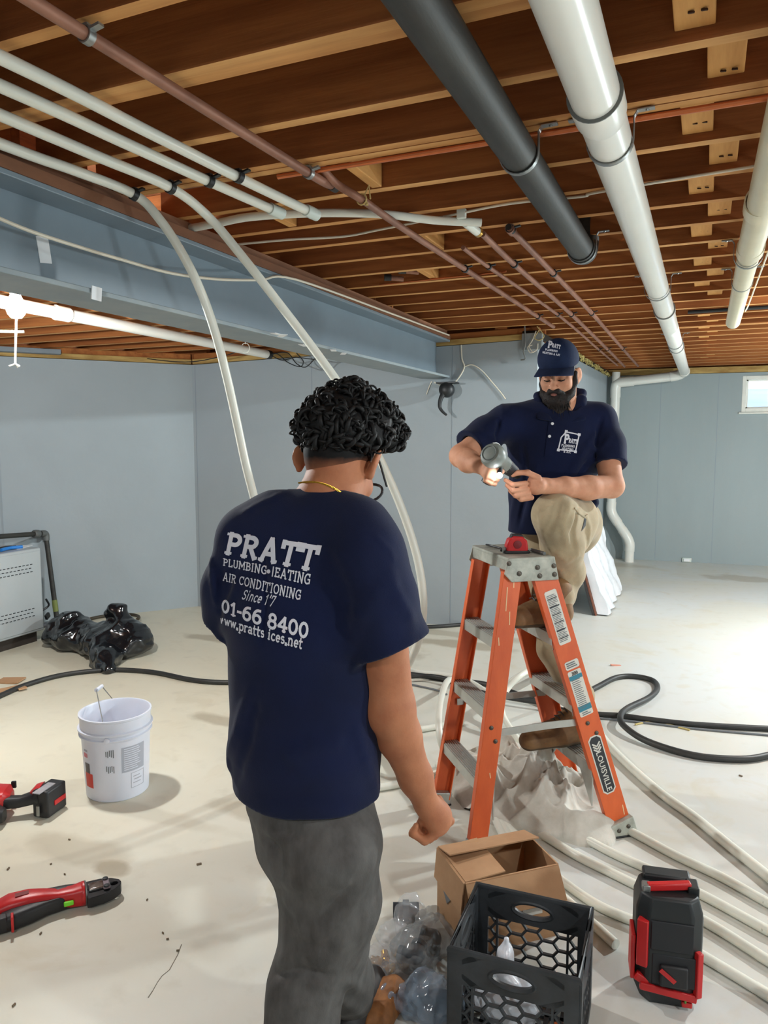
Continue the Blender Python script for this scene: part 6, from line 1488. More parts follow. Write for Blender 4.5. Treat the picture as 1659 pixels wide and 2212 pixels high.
# sleeves with open hems first, then the trunk
s.chain([A(792, 1195, -.07), A(816, 1290, -.06), A(852, 1460, -.04)], [0.066, 0.072, 0.080], 0.045)
s.cap(A(880, 1375, -.05), A(898, 1378, -.05), 0.024, 0.018, 0.05)
s.chain([shL, A(502, 1270, .105), A(498, 1390, .16)], [0.062, 0.064, 0.070], 0.04)
s.cut(A(842, 1398, -.045), A(842 + 60, 1398 + 145, .0) - A(842, 1398, -.0), near=A(858, 1450, -.045), rad=0.16)
s.chain([A(826, 1330, -.05), A(850, 1470, -.03)], [0.052, 0.066], 0.004, 'd')
s.cut(A(470, 1325, .13), A(440, 1420, .16) - A(470, 1325, .13) + F1 * 0.05, near=A(455, 1390, .15), rad=0.12)
s.ecap(A(664, 1850, .1), A(658, 1600, .07), X1, (0.166, 0.135), (0.172, 0.132), 0.02)
s.ecap(A(658, 1600, .07), A(654, 1330, .04), X1, (0.172, 0.132), (0.178, 0.125), 0.02)
s.ecap(A(654, 1330, .04), A(672, 1180, .025), X1, (0.178, 0.125), (0.165, 0.098), 0.04)
s.cap(A(552, 1172, .075), A(778, 1198, -.062), 0.066, 0.066, 0.06); s.chain([A(702, 1108, .02), A(620, 1118, .05), A(545, 1168, .085)], [0.06, 0.056, 0.055], 0.05); s.chain([A(712, 1112, .005), A(765, 1142, -.03), A(792, 1196, -.07)], [0.06, 0.056, 0.058], 0.05)
s.cut((0, 0, hem_z), (0.02, 0.03, -1))
s.cut(A(698, 1073, .0), A(730, 1000, .07) - A(698, 1078, .0) + UPV * 0.02, near=A(700, 1040, .03), rad=0.15)
s.chain([A(706, 1110, .018), A(733, 1000, .035)], [0.062, 0.066], 0.004, 'd')
ff = s.fold_field([([(478, 1690), (505, 1600), (548, 1480)], 0.014, 0.009), ([(508, 1700), (540, 1600), (560, 1500)], 0.014, -0.006), ([(472, 1400), (490, 1330), (520, 1240)], 0.014, 0.008), ([(812, 1720), (790, 1640), (765, 1560)], 0.012, 0.010),
   ([(752, 1420), (768, 1370), (778, 1310)], 0.016, 0.006), ([(772, 1340), (805, 1290), (845, 1250)], 0.016, 0.006), ([(571, 1190), (576, 1300), (570, 1400)], 0.007, -0.006), ([(610, 1640), (680, 1610), (745, 1600)], 0.02, 0.006),
   ([(520, 1112), (565, 1090), (612, 1068)], 0.008, 0.006), ([(453, 1200), (462, 1260), (472, 1320)], 0.010, 0.008), ([(480, 1230), (470, 1290), (478, 1330)], 0.008, -0.006), ([(895, 1350), (860, 1290), (832, 1220)], 0.012, 0.007),
   ([(700, 1180), (740, 1260), (760, 1330)], 0.02, -0.006), ([(800, 1150), (840, 1190), (850, 1210)], 0.006, 0.004), ([(560, 1750), (650, 1740), (760, 1748)], 0.02, 0.004)], 1.3, 1.9)
s.displace(lambda P: ff(P) + 0.004 * creases(P, 5, 12) + 0.0015 * sines(P, 8, 34))
shirt = s.mesh('t_shirt', M_navy, m1, 1)
# ---- lettering on the back
def line(txt, p0, p1, u0, u1, wt=0.15, serif=True, shear=0.0, track=0.02):
    Q, W = slab_text(txt, wt, serif, track, shear); dd = -0.07
    P0, P1 = A(*p0, dd), A(*p1, dd)
    return (Q, W, P0, P1, A(p0[0] + u0[0], p0[1] + u0[1], dd) - P0, A(p1[0] + u1[0], p1[1] + u1[1], dd) - P1)
L_ = [line('PRATT', (479, 1190), (678, 1235), (10, -46), (14, -51), 0.2), line('PLUMBING*hEATING', (476, 1217), (668, 1264), (1, -16), (4, -23), 0.15),
      line('AIR CONDITIONING', (475, 1252), (648, 1297), (2, -19), (4, -22), 0.14), line("Since 1'7", (521, 1294), (590, 1310), (4, -21), (5, -23), 0.13, False, 0.3),
      line('01-66 8400', (472, 1323), (663, 1378), (2, -28), (4, -33), 0.19), line('vww.pratts ices.net', (471, 1350), (651, 1399), (1, -20), (3, -24), 0.16)]
vd = (A(580, 1280, 0.3) - A(580, 1280, 0.0))
print_on(shirt, L_, 'back_print', M_print, m1, 0.0015, vd)
# ---- trousers
t = Vol((-1.25, 1.0, -0.01), (-0.35, 2.16, 0.95), 0.005)
t.ecap(A(664, 1690, .085), A(676, 1800, .085), X1, (0.150, 0.112), (0.130, 0.112), 0.04)
t.chain([A(688, 1835, .095), A(700, 1950, .085), A(695, 2030, .09), A(660, 2130, .075), A(650, 2220, .07), A(648, 2300, .07), A(645, 2370, .07)], [0.102, 0.086, 0.080, 0.070, 0.066, 0.066, 0.070], 0.05)
t.chain([A(728, 1830, .02), A(728, 1940, .06), A(722, 2040, .16), A(742, 2110, .30), A(757, 2150, .41)], [0.096, 0.078, 0.066, 0.064, 0.060], 0.05)
ff2 = t.fold_field([([(530, 1740), (585, 1795), (620, 1820), (660, 1825)], 0.012, 0.011), ([(575, 1800), (605, 1840), (612, 1900)], 0.012, -0.009), ([(555, 1770), (590, 1850), (600, 1910)], 0.010, 0.009), ([(610, 1905), (660, 1912), (720, 1880), (770, 1850)], 0.014, 0.009), ([(612, 1930), (650, 1970), (660, 2030)], 0.012, 0.010),
   ([(680, 2035), (740, 1970), (800, 1890)], 0.014, 0.011), ([(690, 2000), (740, 1930), (780, 1880)], 0.012, -0.007), ([(640, 2030), (700, 2080), (750, 2020)], 0.014, 0.009),
   ([(595, 2080), (640, 2062), (690, 2062), (725, 2072)], 0.012, 0.010), ([(592, 2106), (650, 2092), (715, 2100)], 0.011, -0.008), ([(590, 2132), (650, 2116), (712, 2124)], 0.011, 0.009), ([(690, 2205), (712, 2140), (725, 2080)], 0.010, 0.010), ([(590, 2190), (630, 2165), (690, 2160)], 0.011, 0.009),
   ([(800, 1760), (805, 1850), (790, 1920)], 0.010, 0.008), ([(735, 2110), (765, 2125), (785, 2150)], 0.010, 0.012), ([(735, 2160), (760, 2170), (785, 2190)], 0.010, 0.011), ([(620, 1760), (700, 1800), (780, 1785)], 0.016, 0.007), ([(770, 1785), (774, 1850), (768, 1905), (740, 1910)], 0.005, 0.005)], 1.3, 2.4)
t.displace(lambda P: ff2(P) + 0.006 * creases(P, 51, 18) + 0.003 * sines(P, 58, 45))
t.cut(A(640, 2385, .07), (0, 0, -1), near=A(640, 2420, .07), rad=0.12); t.cut(A(757, 2172, .42), (0, 0, -1), near=A(757, 2230, .42), rad=0.12)
t.mesh('trousers', M_grey, m1, 1)
for an in (anL, anR):
    sh = Vol((an[0] - .3, an[1] - .2, -0.005), (an[0] + .3, an[1] + .35, 0.16), 0.005); fx = np.array([an[0], an[1], 0.05])
    sh.cap(fx - F1 * 0.03, fx + F1 * 0.15 - UPV * 0.012, 0.045, 0.038, 0.02); sh.cap(fx, fx + UPV * 0.06, 0.042, 0.042, 0.02); sh.cut((0, 0, 0.002), (0, 0, -1))
    sh.mesh('shoe', M_shoe, m1, 1)
# belt loop line and back pocket
pk = MB(); 
# ---- hair: cropped nape and a curly mop
hv = Vol(Hc - 0.2, Hc + 0.2, 0.004)
hv.ell(HL(0, -0.018, 0.040), (0.0765, 0.096, 0.096), HM, 0.01)
hv.cut(HL(0, -0.06, -0.030), HM @ np.array((0, 0.35, -1.0)))
hv.cut(HL(0, 0.03, 0.02), HM @ np.array((0, 1.0, -0.55)))
for (x, y, d, r) in ((745, 910, .045, .056), (705, 915, .03, .048), (690, 922, .04, .034), (785, 912, .05, .052), (820, 930, .09, .042), (745, 872, .06, .030), (715, 882, .05, .026), (785, 882, .07, .028), (838, 948, .11, .028), (758, 850, .055, .020), (720, 862, .05, .016), (684, 940, .045, .020),
                  (755, 930, .0, .044), (715, 930, .0, .040), (795, 935, .04, .040), (730, 962, .01, .044), (770, 965, .02, .036)):
    hv.ell(A(x, y, d), (r, r, r), None, 0.03)
hv.cut(A(650, 962, .0), (A(700, 1100, 0) - A(700, 985, 0)) + 0.2 * (A(690, 985, 0) - A(700, 985, 0)), k=0.03)
hv.displace(lambda P: 0.005 * sines(P, 71, 60, 8) + 0.010 * creases(P, 72, 42))
hair = hv.mesh('hair', M_hair, m1, 1)
hm = hair.data; hn = len(hm.vertices); pco = np.empty(hn * 3); hm.vertices.foreach_get('co', pco); pco = pco.reshape(-1, 3); pno = np.empty(hn * 3); hm.vertices.foreach_get('normal', pno); pno = pno.reshape(-1, 3)
cl = MB(); zc0 = float(A(740, 968, 0.03)[2])
cand = np.nonzero(pco[:, 2] > zc0)[0]
def curl(p, nn, rr, tt, lift, thick=1.0, ax=None):
    ax = Vector(rng.normal(size=3)).normalized() if ax is None else ax; e1 = nn.cross(ax).normalized(); ph = rng.uniform(-0.6, 0.6); pitch = rng.uniform(-0.005, 0.005)
    c0 = p + nn * (rr * lift); pts = []
    for k in range(10):
        a = ph + tt * k / 9; pts.append(c0 + e1 * (rr * math.cos(a)) + nn * (rr * math.sin(a)) + nn.cross(e1) * (pitch * a))
    cl.tube(pts, [x * thick for x in (0.0045, 0.0054, 0.0058, 0.0057, 0.0053, 0.0047, 0.0039, 0.003, 0.002, 0.0008)], 5)
for i in rng.choice(cand, 430, replace=False): curl(Vector(pco[i]), Vector(pno[i]).normalized(), rng.uniform(0.009, 0.017), rng.uniform(2.2, 4.0), rng.uniform(-0.8, -0.2))
for i in rng.choice(cand, 190, replace=False): curl(Vector(pco[i]), Vector(pno[i]).normalized(), rng.uniform(0.006, 0.012), rng.uniform(3.0, 5.4), rng.uniform(-0.1, 0.6), 0.42)
co_ = cl.build('curls', M_hair, m1, smooth=80); co_['kind'] = 'stuff'
# shaved fade on the nape
fv = Vol(Hc - 0.18, Hc + 0.16, 0.004); fv.ell(HL(0, -0.016, 0.026), (0.0775, 0.0975, 0.102), HM, 0.01); fv.cut(HL(0, -0.07, -0.088), HM @ np.array((0, 0.3, -1.0))); fv.cut(HL(0, 0.0, 0.0), HM @ np.array((0, 1.0, 0.0)))
def fade_mat(z0, z1):      # cropped hair growing sparser towards the nape
    m = mat('faded_hair', (18, 16, 16), 0.7, spec=0.2); nt = m.node_tree; N, L = nt.nodes, nt.links
    tc = N.new('ShaderNodeTexCoord'); sx = N.new('ShaderNodeSeparateXYZ'); L.new(tc.outputs['Object'], sx.inputs[0]); nz = N.new('ShaderNodeTexNoise'); nz.inputs['Scale'].default_value = 60; L.new(tc.outputs['Object'], nz.inputs['Vector'])
    ad = N.new('ShaderNodeMath'); ad.operation = 'MULTIPLY_ADD'; L.new(nz.outputs['Fac'], ad.inputs[0]); ad.inputs[1].default_value = 0.012; L.new(sx.outputs['Z'], ad.inputs[2])
    mr = N.new('ShaderNodeMapRange'); mr.inputs[1].default_value = z0; mr.inputs[2].default_value = z1; L.new(ad.outputs[0], mr.inputs[0])
    mx = N.new('ShaderNodeMix'); mx.data_type = 'RGBA'; L.new(mr.outputs[0], mx.inputs['Factor']); mx.inputs[6].default_value = (*srgb((150, 96, 68)), 1); mx.inputs[7].default_value = (*srgb((15, 14, 14)), 1)
    L.new(mx.outputs[2], N['Principled BSDF'].inputs['Base Color']); return m
fv.mesh('nape_hair', fade_mat(float(A(735, 1022, .0)[2]) + .006, float(A(735, 985, .0)[2]) + .006), m1, 2)
# glasses
gl = MB()
for sx in (-1, 1):
    gl.tube([HL(sx * 0.082, -0.012, 0.03), HL(sx * 0.083, 0.03, 0.026), HL(sx * 0.080, 0.098, 0.022)], 0.0028, 6)
    gl.tube([HL(sx * 0.082, -0.012, 0.03), HL(sx * 0.080, -0.03, 0.012)], 0.003, 6)
    gl.tube([HL(sx * (0.040 + 0.034 * math.cos(a)), 0.108 - 0.006 * abs(math.cos(a)) * 1.2, 0.004 + 0.026 * math.sin(a)) for a in np.linspace(0, 2 * PI, 20)], 0.0032, 6)
gl.tube([HL(-0.01, 0.108, 0.01), HL(0, 0.112, 0.014), HL(0.01, 0.108, 0.01)], 0.0025, 6)
gl.build('glasses', M_ink, m1)
# gold chain
ch_ = MB(); ring = NECK
for k, p in enumerate(spline(ring, 7)): ch_.tube([p + Vector((0, 0, .0018)), p - Vector((0, 0, .0018))], 0.0023, 6)
ch_.tube(spline(ring, 7), 0.0013, 6); ch_.build('necklace', M_gold, m1)
# ------------------------------------------------------------------ the bearded man on the ladder
M_skin2 = mat('skin_fair', (204, 150, 120), 0.64, rgb2=(192, 134, 104), scale=20, bump=0.08, bscale=260, sss=0.06, spec=0.3)
M_lips = mat('lips', (170, 108, 96), 0.5)
M_khaki = mat('khaki_trousers', (172, 156, 126), 0.85, rgb2=(152, 136, 108), scale=8, bump=0.2, bscale=300, sheen=0.2, spec=0.2)
M_navy2 = mat('navy_polo', (14, 24, 58), 0.88, rgb2=(11, 19, 47), scale=6, sheen=0.08, bump=0.2, bscale=500, spec=0.2)
M_capm = mat('navy_cap', (26, 38, 66), 0.85, rgb2=(22, 32, 58), scale=20, bump=0.15, bscale=400, spec=0.2)
M_boot = mat('tan_boot', (134, 100, 62), 0.7, rgb2=(104, 76, 48), scale=16, bump=0.2, bscale=90)
M_beard = mat('dark_beard', (24, 19, 17), 0.7, rgb2=(40, 30, 26), scale=60, bump=0.5, bscale=200, spec=0.3)
def B(x, y, dd=0.0): return np.array(at(x, y, 3.08 + dd))
def LW(x, y, z): return np.array(LM @ Vector((x, y, z)))
def towards(left_deg, down_deg):      # towards the camera station, turned to the picture's left, tilted down
    a, b = R(left_deg), R(down_deg); return (-fh * math.cos(a) - rt_ * math.sin(a)) * math.cos(b) - UPV * math.sin(b)
m2 = thing('person', 'person with dark beard, navy cap, navy polo shirt and khaki trousers, on the orange ladder', 'person', tuple(B(1215, 1130, .2)[:2]) + (0.0,))
F2 = towards(6, 0); X2 = np.cross(F2, UPV)          # X2: his right (picture left)
HB2 = 0.004
v = Vol((-1.15, 2.3, 0.25), (0.2, 3.95, 2.06), HB2)
H2 = B(1207, 812, .0); f2 = towards(26, 15); M2, L2 = head(v, H2, f2, UPV, 0.93)
SR, SL = B(1090, 912, .03), B(1296, 908, .05); NK = B(1208, 895, .04)
v.chain([B(1210, 905, .05), B(1210, 870, .035), B(1212, 835, .03)], [0.062, 0.057, 0.058], 0.03)
hp = B(1215, 1125, .2)
v.ecap(hp, B(1200, 960, .07), X2, (0.13, 0.09), (0.15, 0.095), 0.03); v.cap(SR, SL, 0.05, None, 0.05); v.cap(NK, SR, 0.045, 0.04, 0.04); v.cap(NK, SL, 0.045, 0.04, 0.04)
eR, wR = B(996, 985, -.07), B(1040, 1008, -.27); eL, wL = B(1322, 1050, -.06), B(1180, 1050, -.24)
v.chain([SR, B(1045, 945, -.02), eR], [0.05, 0.048, 0.044], 0.02); v.chain([eR, B(1012, 996, -.16), wR], [0.046, 0.044, 0.028], 0.02)
v.chain([SL, B(1312, 985, .0), eL], [0.05, 0.05, 0.046], 0.02); v.chain([eL, B(1270, 1054, -.13), B(1220, 1052, -.19), wL], [0.047, 0.047, 0.038, 0.029], 0.02)
# tool axes: barrel from the round cap to the nose
T0, T1 = B(1064, 984, -.36), B(1110, 1020, -.24); TD = (T1 - T0) / np.linalg.norm(T1 - T0)
G0, G1 = B(1075, 1000, -.33), B(1050, 1044, -.30)      # grip axis, down from the barrel
GD = (G1 - G0) / np.linalg.norm(G1 - G0); GS = np.cross(GD, TD); GS /= np.linalg.norm(GS); GF = np.cross(GS, GD)
# right hand closed round the grip
def GP(u, a, r=0.026): # along the grip u, angle a around it
    return G0 + GD * u + (GF * math.cos(a) + GS * math.sin(a)) * r
sg_ = 1.0 if np.dot(GS, -np.array(sight(1050, 1010))) > 0 else -1.0
v.ecap(wR, GP(0.035, PI * 0.92, 0.032), GD, (0.026, 0.024), (0.036, 0.017), 0.015)
for k in range(4):
    u = 0.018 + 0.0185 * k
    finger(v, [GP(u, PI * 0.85, 0.034), GP(u, sg_ * PI * 0.62, 0.033), GP(u + .002, sg_ * PI * 0.30, 0.030), GP(u + .002, sg_ * PI * 0.02, 0.028), GP(u, -sg_ * PI * 0.18, 0.026)], 0.0100 - 0.0005 * k, 0.0082, 0.004)
finger(v, [GP(0.03, -sg_ * PI * 0.85, 0.036), GP(0.008, -sg_ * PI * 0.6, 0.032), GP(-0.004, -sg_ * PI * 0.35, 0.032)], 0.012, 0.009, 0.006)
# left hand pinching the nose of the tool
v.ecap(wL, B(1148, 1046, -.27), UPV, (0.028, 0.022), (0.036, 0.018), 0.015); v.ell(B(1160, 1050, -.265), (0.034, 0.034, 0.032), None, 0.015)
NZ = T1 + TD * 0.004
finger(v, [B(1163, 1032, -.285), B(1140, 1021, -.30), B(1120, 1021, -.285), B(1108, 1026, -.27)], 0.0125, 0.0088, 0.006)
for k, (p1, p2, p3) in enumerate((((1136, 1044), (1108, 1047), (1092, 1037)), ((1138, 1056), (1108, 1060), (1095, 1048)), ((1142, 1066), (1114, 1071), (1102, 1060)), ((1148, 1075), (1126, 1079), (1114, 1070)))):
    finger(v, [B(*p1, -.29), B(*p2, -.305 + .006 * k), B(*p3, -.285 + .006 * k)], 0.0108, 0.0085, 0.004)
# legs under the trousers, feet on the steps
footL, footR = LW(0.06, -0.035, 0.835), LW(0.212, 0.03, 0.295)
kneL = B(1198, 1112, -.19); hipL, hipR = B(1246, 1130, .16), B(1172, 1135, .2)
ankL = footL + np.array(LM.to_3x3() @ Vector((0.045, 0.0, 0.10))); ankR = footR + np.array(LM.to_3x3() @ Vector((0.035, 0.0, 0.17)))
kneR = B(1186, 1310, .10)
v.cap(hipL, hipR, 0.08, None, 0.05); v.chain([hipL, kneL, B(1214, 1180, -.10), B(1222, 1235, -.02), B(1208, 1285, .03), ankL], [0.075, 0.055, 0.05, 0.045, 0.04, 0.038], 0.03); v.chain([hipR, kneR, ankR], [0.075, 0.055, 0.038], 0.03)
for an, ft_ in ((ankL, footL), (ankR, footR)): v.cap(an, ft_ + np.array((0, 0, 0.05)), 0.036, 0.03, 0.03)
def lipfn(P):
    Q = (P - H2) @ M2 / 0.93; return ((np.abs(Q[:, 0]) < 0.021) & (Q[:, 1] > 0.088) & (Q[:, 2] < -0.0485) & (Q[:, 2] > -0.072)).astype(int)
v.mesh('body', [M_skin2, M_lips], m2, 1, lipfn)
# ---- polo shirt
s = Vol((-0.98, 2.45, 0.98), (0.12, 3.75, 1.86), HB2)
s.chain([SR, B(1050, 935, .0), B(1008, 970, -.05)], [0.060, 0.062, 0.068], 0.04); s.chain([SL, B(1312, 960, .02), B(1318, 1030, -.02)], [0.062, 0.066, 0.072], 0.04)
s.cut(B(1018, 963, -.04), B(990, 985, -.08) - B(1030, 950, -.02), near=B(985, 990, -.07), rad=0.12)
s.cut(B(1315, 1006, -.0), B(1318, 1060, -.06) - B(1312, 990, -.0), near=B(1318, 1050, -.03), rad=0.12)
s.chain([B(1030, 948, -.03), eR], [0.044, 0.055], 0.004, 'd'); s.chain([B(1313, 985, .0), eL], [0.046, 0.058], 0.004, 'd')
s.ecap(B(1182, 1150, .13), B(1190, 1060, .10), X2, (0.165, 0.12), (0.170, 0.12), 0.02); s.ecap(B(1190, 1060, .10), B(1196, 950, .06), X2, (0.170, 0.12), (0.190, 0.12), 0.03)
s.ecap(B(1196, 950, .06), B(1203, 915, .05), X2, (0.190, 0.115), (0.160, 0.09), 0.04)
s.cap(B(1098, 915, .03), B(1290, 912, .05), 0.062, None, 0.05); s.cap(B(1195, 892, .045), SR, 0.056, 0.052, 0.05); s.cap(B(1222, 892, .05), SL, 0.056, 0.052, 0.05)
s.cap(B(1278, 1085, .02), B(1262, 1112, .0), 0.03, 0.02, 0.03)
s.cut(B(1100, 1150, .1), (0, 0, -1), k=0.01)
s.cut(B(1207, 893, .0), B(1207, 840, .05) - B(1207, 893, .02), near=B(1208, 865, .03), rad=0.095); s.chain([B(1209, 915, .045), B(1212, 830, .03)], [0.062, 0.064], 0.004, 'd')
ff = s.fold_field([([(1330, 1000), (1270, 960), (1235, 1010)], 0.014, 0.010), ([(1290, 930), (1250, 990), (1210, 1060)], 0.014, 0.013), ([(1270, 990), (1240, 1040), (1215, 1090)], 0.010, -0.008), ([(1300, 900), (1285, 950), (1290, 1000)], 0.010, -0.010), ([(1105, 1130), (1118, 1060), (1105, 980)], 0.012, 0.012),
   ([(1120, 1140), (1140, 1060), (1130, 960)], 0.012, -0.010), ([(1080, 905), (1070, 940), (1072, 985)], 0.010, -0.012), ([(1040, 930), (1070, 950), (1095, 1000)], 0.012, 0.010), ([(1085, 870), (1085, 900), (1082, 930)], 0.008, 0.006), ([(1160, 1000), (1155, 1060), (1140, 1120)], 0.014, 0.009), ([(1255, 1020), (1230, 1070), (1205, 1090)], 0.010, 0.010), ([(1320, 940), (1300, 970), (1290, 1005)], 0.010, 0.008)], 2.5, 3.6)
s.displace(lambda P: ff(P) + 0.005 * creases(P, 105, 13) + 0.002 * sines(P, 108, 40))
polo = s.mesh('polo_shirt', M_navy2, m2, 1)
# collar flaps, placket and buttons
cv = Vol((-0.75, 2.6, 1.5), (-0.1, 3.3, 1.85), 0.004)
cv.chain([B(1166, 874, -.005), B(1162, 856, .03), B(1184, 844, .10), B(1232, 842, .10), B(1257, 850, .05), B(1256, 872, .0)], [0.010, 0.017, 0.018, 0.018, 0.018, 0.010], 0.012)
cv.ecap(B(1162, 862, .01), B(1178, 912, -.062), rt_, (0.020, 0.008), (0.034, 0.007), 0.012); cv.ecap(B(1257, 858, .015), B(1245, 916, -.052), rt_, (0.022, 0.009), (0.038, 0.007), 0.012)
cv.cut(B(1178, 908, -.06), B(1172, 940, -.06) - B(1178, 908, -.06), near=B(1176, 925, -.06), rad=0.06); cv.cut(B(1245, 912, -.05), B(1252, 945, -.05) - B(1245, 912, -.05), near=B(1247, 930, -.05), rad=0.06)
cv.mesh('collar', M_navy2, m2, 2)
me = polo.data; pv = np.empty(len(me.vertices) * 3); me.vertices.foreach_get('co', pv); ptree = BVHTree.FromPolygons([tuple(x) for x in pv.reshape(-1, 3)], [tuple(p.vertices) for p in me.polygons])
def onpolo(x, y):
    o, d = Vector(at(x, y, 2.3)), Vector(sight(x, y)).normalized(); h = ptree.ray_cast(o, d, 2.0); return (h[0], h[1]) if h[0] is not None else (Vector(B(x, y, -.06)), -d)
mb = MB(); prev = None; strip = []
for y in range(905, 986, 8):
    strip.append([onpolo(x - (y - 905) * 0.12, y)[0] + onpolo(x - (y - 905) * 0.12, y)[1] * 0.003 for x in (1186, 1196, 1206)])
for i in range(len(strip) - 1):
    for j in range(2): mb.add([strip[i][j], strip[i][j + 1], strip[i + 1][j + 1], strip[i + 1][j]], [(0, 1, 2, 3)])
mb.build('placket', M_navy2, m2, smooth=60)
for (x, y) in ((1193, 916), (1187, 943)):
    p, n_ = onpolo(x, y); MB().lathe([(0.006, 0), (0.0062, 0.002), (0.003, 0.0028)], 14, Mto(p + n_ * 0.0035, n_)).build('button', M_white, m2)
# chest emblem: a frame of pipes round the lettering
def line2(txt, p0, p1, u0, u1, wt=0.2, serif=False, dd=-0.08, fn=None):
    fn = fn or B; Q, W = slab_text(txt, wt, serif, 0.04); P0, P1 = fn(*p0, dd), fn(*p1, dd); return (Q, W, P0, P1, fn(p0[0] + u0[0], p0[1] + u0[1], dd) - P0, fn(p1[0] + u1[0], p1[1] + u1[1], dd) - P1)
def rectline(pts, w, dd=-0.08, fn=None):
    fn = fn or B; out = []
    for (p, q) in zip(pts, pts[1:]):
        dx, dy = q[0] - p[0], q[1] - p[1]; l = math.hypot(dx, dy); nx, ny = -dy / l * w / 2, dx / l * w / 2; n = 5
        for i in range(n):
            a = (p[0] + dx * i / n, p[1] + dy * i / n); b = (p[0] + dx * (i + 1) / n, p[1] + dy * (i + 1) / n)
            Q = [[(0, 0), (1, 0), (1, 1), (0, 1)]]
            P0, P1 = fn(a[0] + nx, a[1] + ny, dd), fn(b[0] + nx, b[1] + ny, dd); out.append((Q, 1.0, P0, P1, fn(a[0] - nx, a[1] - ny, dd) - P0, fn(b[0] - nx, b[1] - ny, dd) - P1))
    return out
U = (1.2, -8)
Ls = [line2('P', (1217, 957), (1228, 958), (2.5, -19), (2.5, -19), 0.26, True), line2('RATT', (1228, 956), (1246, 959), (1, -9), (1, -9), 0.24, True),
      line2('PLUMBING', (1212, 964), (1241, 967), (.8, -5), (.8, -5)), line2('HEATING', (1213, 971), (1238, 974), (.8, -5), (.8, -5)), line2('& A/C', (1217, 977.5), (1233, 979.5), (.8, -4.6), (.8, -4.6))]
Ls += rectline([(1223, 933), (1251, 939), (1243, 975), (1206, 971), (1212, 945), (1223, 933)], 2.6)
for c in ((1223, 932, 6), (1251, 939, 6), (1243, 976, 6), (1206, 972, 6)): Ls += rectline([(c[0] - 3, c[1] - .5), (c[0] + 3, c[1] + .5)], c[2])
print_on(polo, Ls, 'chest_emblem', M_print, m2, 0.0015, sight(1225, 955))
# ---- khaki trousers
t = Vol((-0.85, 2.3, 0.28), (0.15, 3.85, 1.4), HB2)
t.ecap(B(1212, 1150, .2), B(1212, 1115, .19), X2, (0.16, 0.115), (0.155, 0.11), 0.03)
t.chain([hipL, B(1235, 1122, -.02), kneL + np.array((0, 0, 0.0))], [0.105, 0.098, 0.082], 0.03)
t.chain([kneL, B(1214, 1180, -.10), B(1222, 1235, -.02), B(1208, 1285, .03), ankL + np.array((0, 0, 0.01))], [0.080, 0.078, 0.070, 0.060, 0.054], 0.03)
t.ell(B(1250, 1160, -.04), (0.05, 0.06, 0.065), None, 0.03)
t.chain([hipR, B(1178, 1230, .16), kneR, B(1192, 1400, .08), ankR + np.array((0, 0, 0.03))], [0.095, 0.080, 0.066, 0.058, 0.060], 0.02)
t.cut(ankL - np.array((0, 0, 0.055)), (0, 0, -1), near=ankL - np.array((0, 0, 0.13)), rad=0.13); t.cut(ankR + np.array((0, 0, 0.01)), (0, 0, -1), near=ankR - np.array((0, 0, 0.08)), rad=0.14)
ff = t.fold_field([([(1165, 1100), (1175, 1160), (1200, 1200)], 0.012, 0.011), ([(1230, 1085), (1215, 1130), (1225, 1180)], 0.012, 0.010), ([(1250, 1090), (1235, 1150), (1240, 1190)], 0.010, -0.010), ([(1180, 1200), (1210, 1230), (1235, 1270)], 0.012, 0.012), ([(1175, 1215), (1195, 1260), (1200, 1285)], 0.010, -0.010),
   ([(1200, 1190), (1225, 1210), (1250, 1195)], 0.012, 0.012), ([(1210, 1080), (1200, 1120), (1185, 1150)], 0.012, -0.006), ([(1190, 1250), (1220, 1255), (1240, 1235)], 0.010, 0.010), ([(1262, 1110), (1272, 1140), (1268, 1180)], 0.010, 0.008), ([(1160, 1140), (1180, 1180), (1180, 1230)], 0.010, 0.009), ([(1195, 1280), (1215, 1275), (1230, 1262)], 0.008, 0.009)], 2.4, 3.6)
t.displace(lambda P: ff(P) + 0.005 * creases(P, 151, 17) + 0.002 * sines(P, 158, 45))
trs = t.mesh('trousers', M_khaki, m2, 1)
me = trs.data; pv = np.empty(len(me.vertices) * 3); me.vertices.foreach_get('co', pv); ttree = BVHTree.FromPolygons([tuple(x) for x in pv.reshape(-1, 3)], [tuple(p.vertices) for p in me.polygons])
def ontr(x, y):
    o, d = Vector(at(x, y, 2.3)), Vector(sight(x, y)).normalized(); h = ttree.ray_cast(o, d, 2.0); return (h[0] + h[1] * 0.002) if h[0] is not None else Vector(B(x, y, -.1))
MB().add([ontr(x, y) for x, y in ((1262, 1118), (1266, 1122), (1264, 1136), (1255, 1148), (1259, 1134))], [(0, 1, 2, 3, 4)]).build('pocket_opening', M_ink, m2, smooth=0)
MB().tube([ontr(x, y) for x, y in ((1240, 1098), (1250, 1110), (1262, 1117), (1268, 1112))], 0.003, 6).build('pocket_seam', M_khaki, m2)
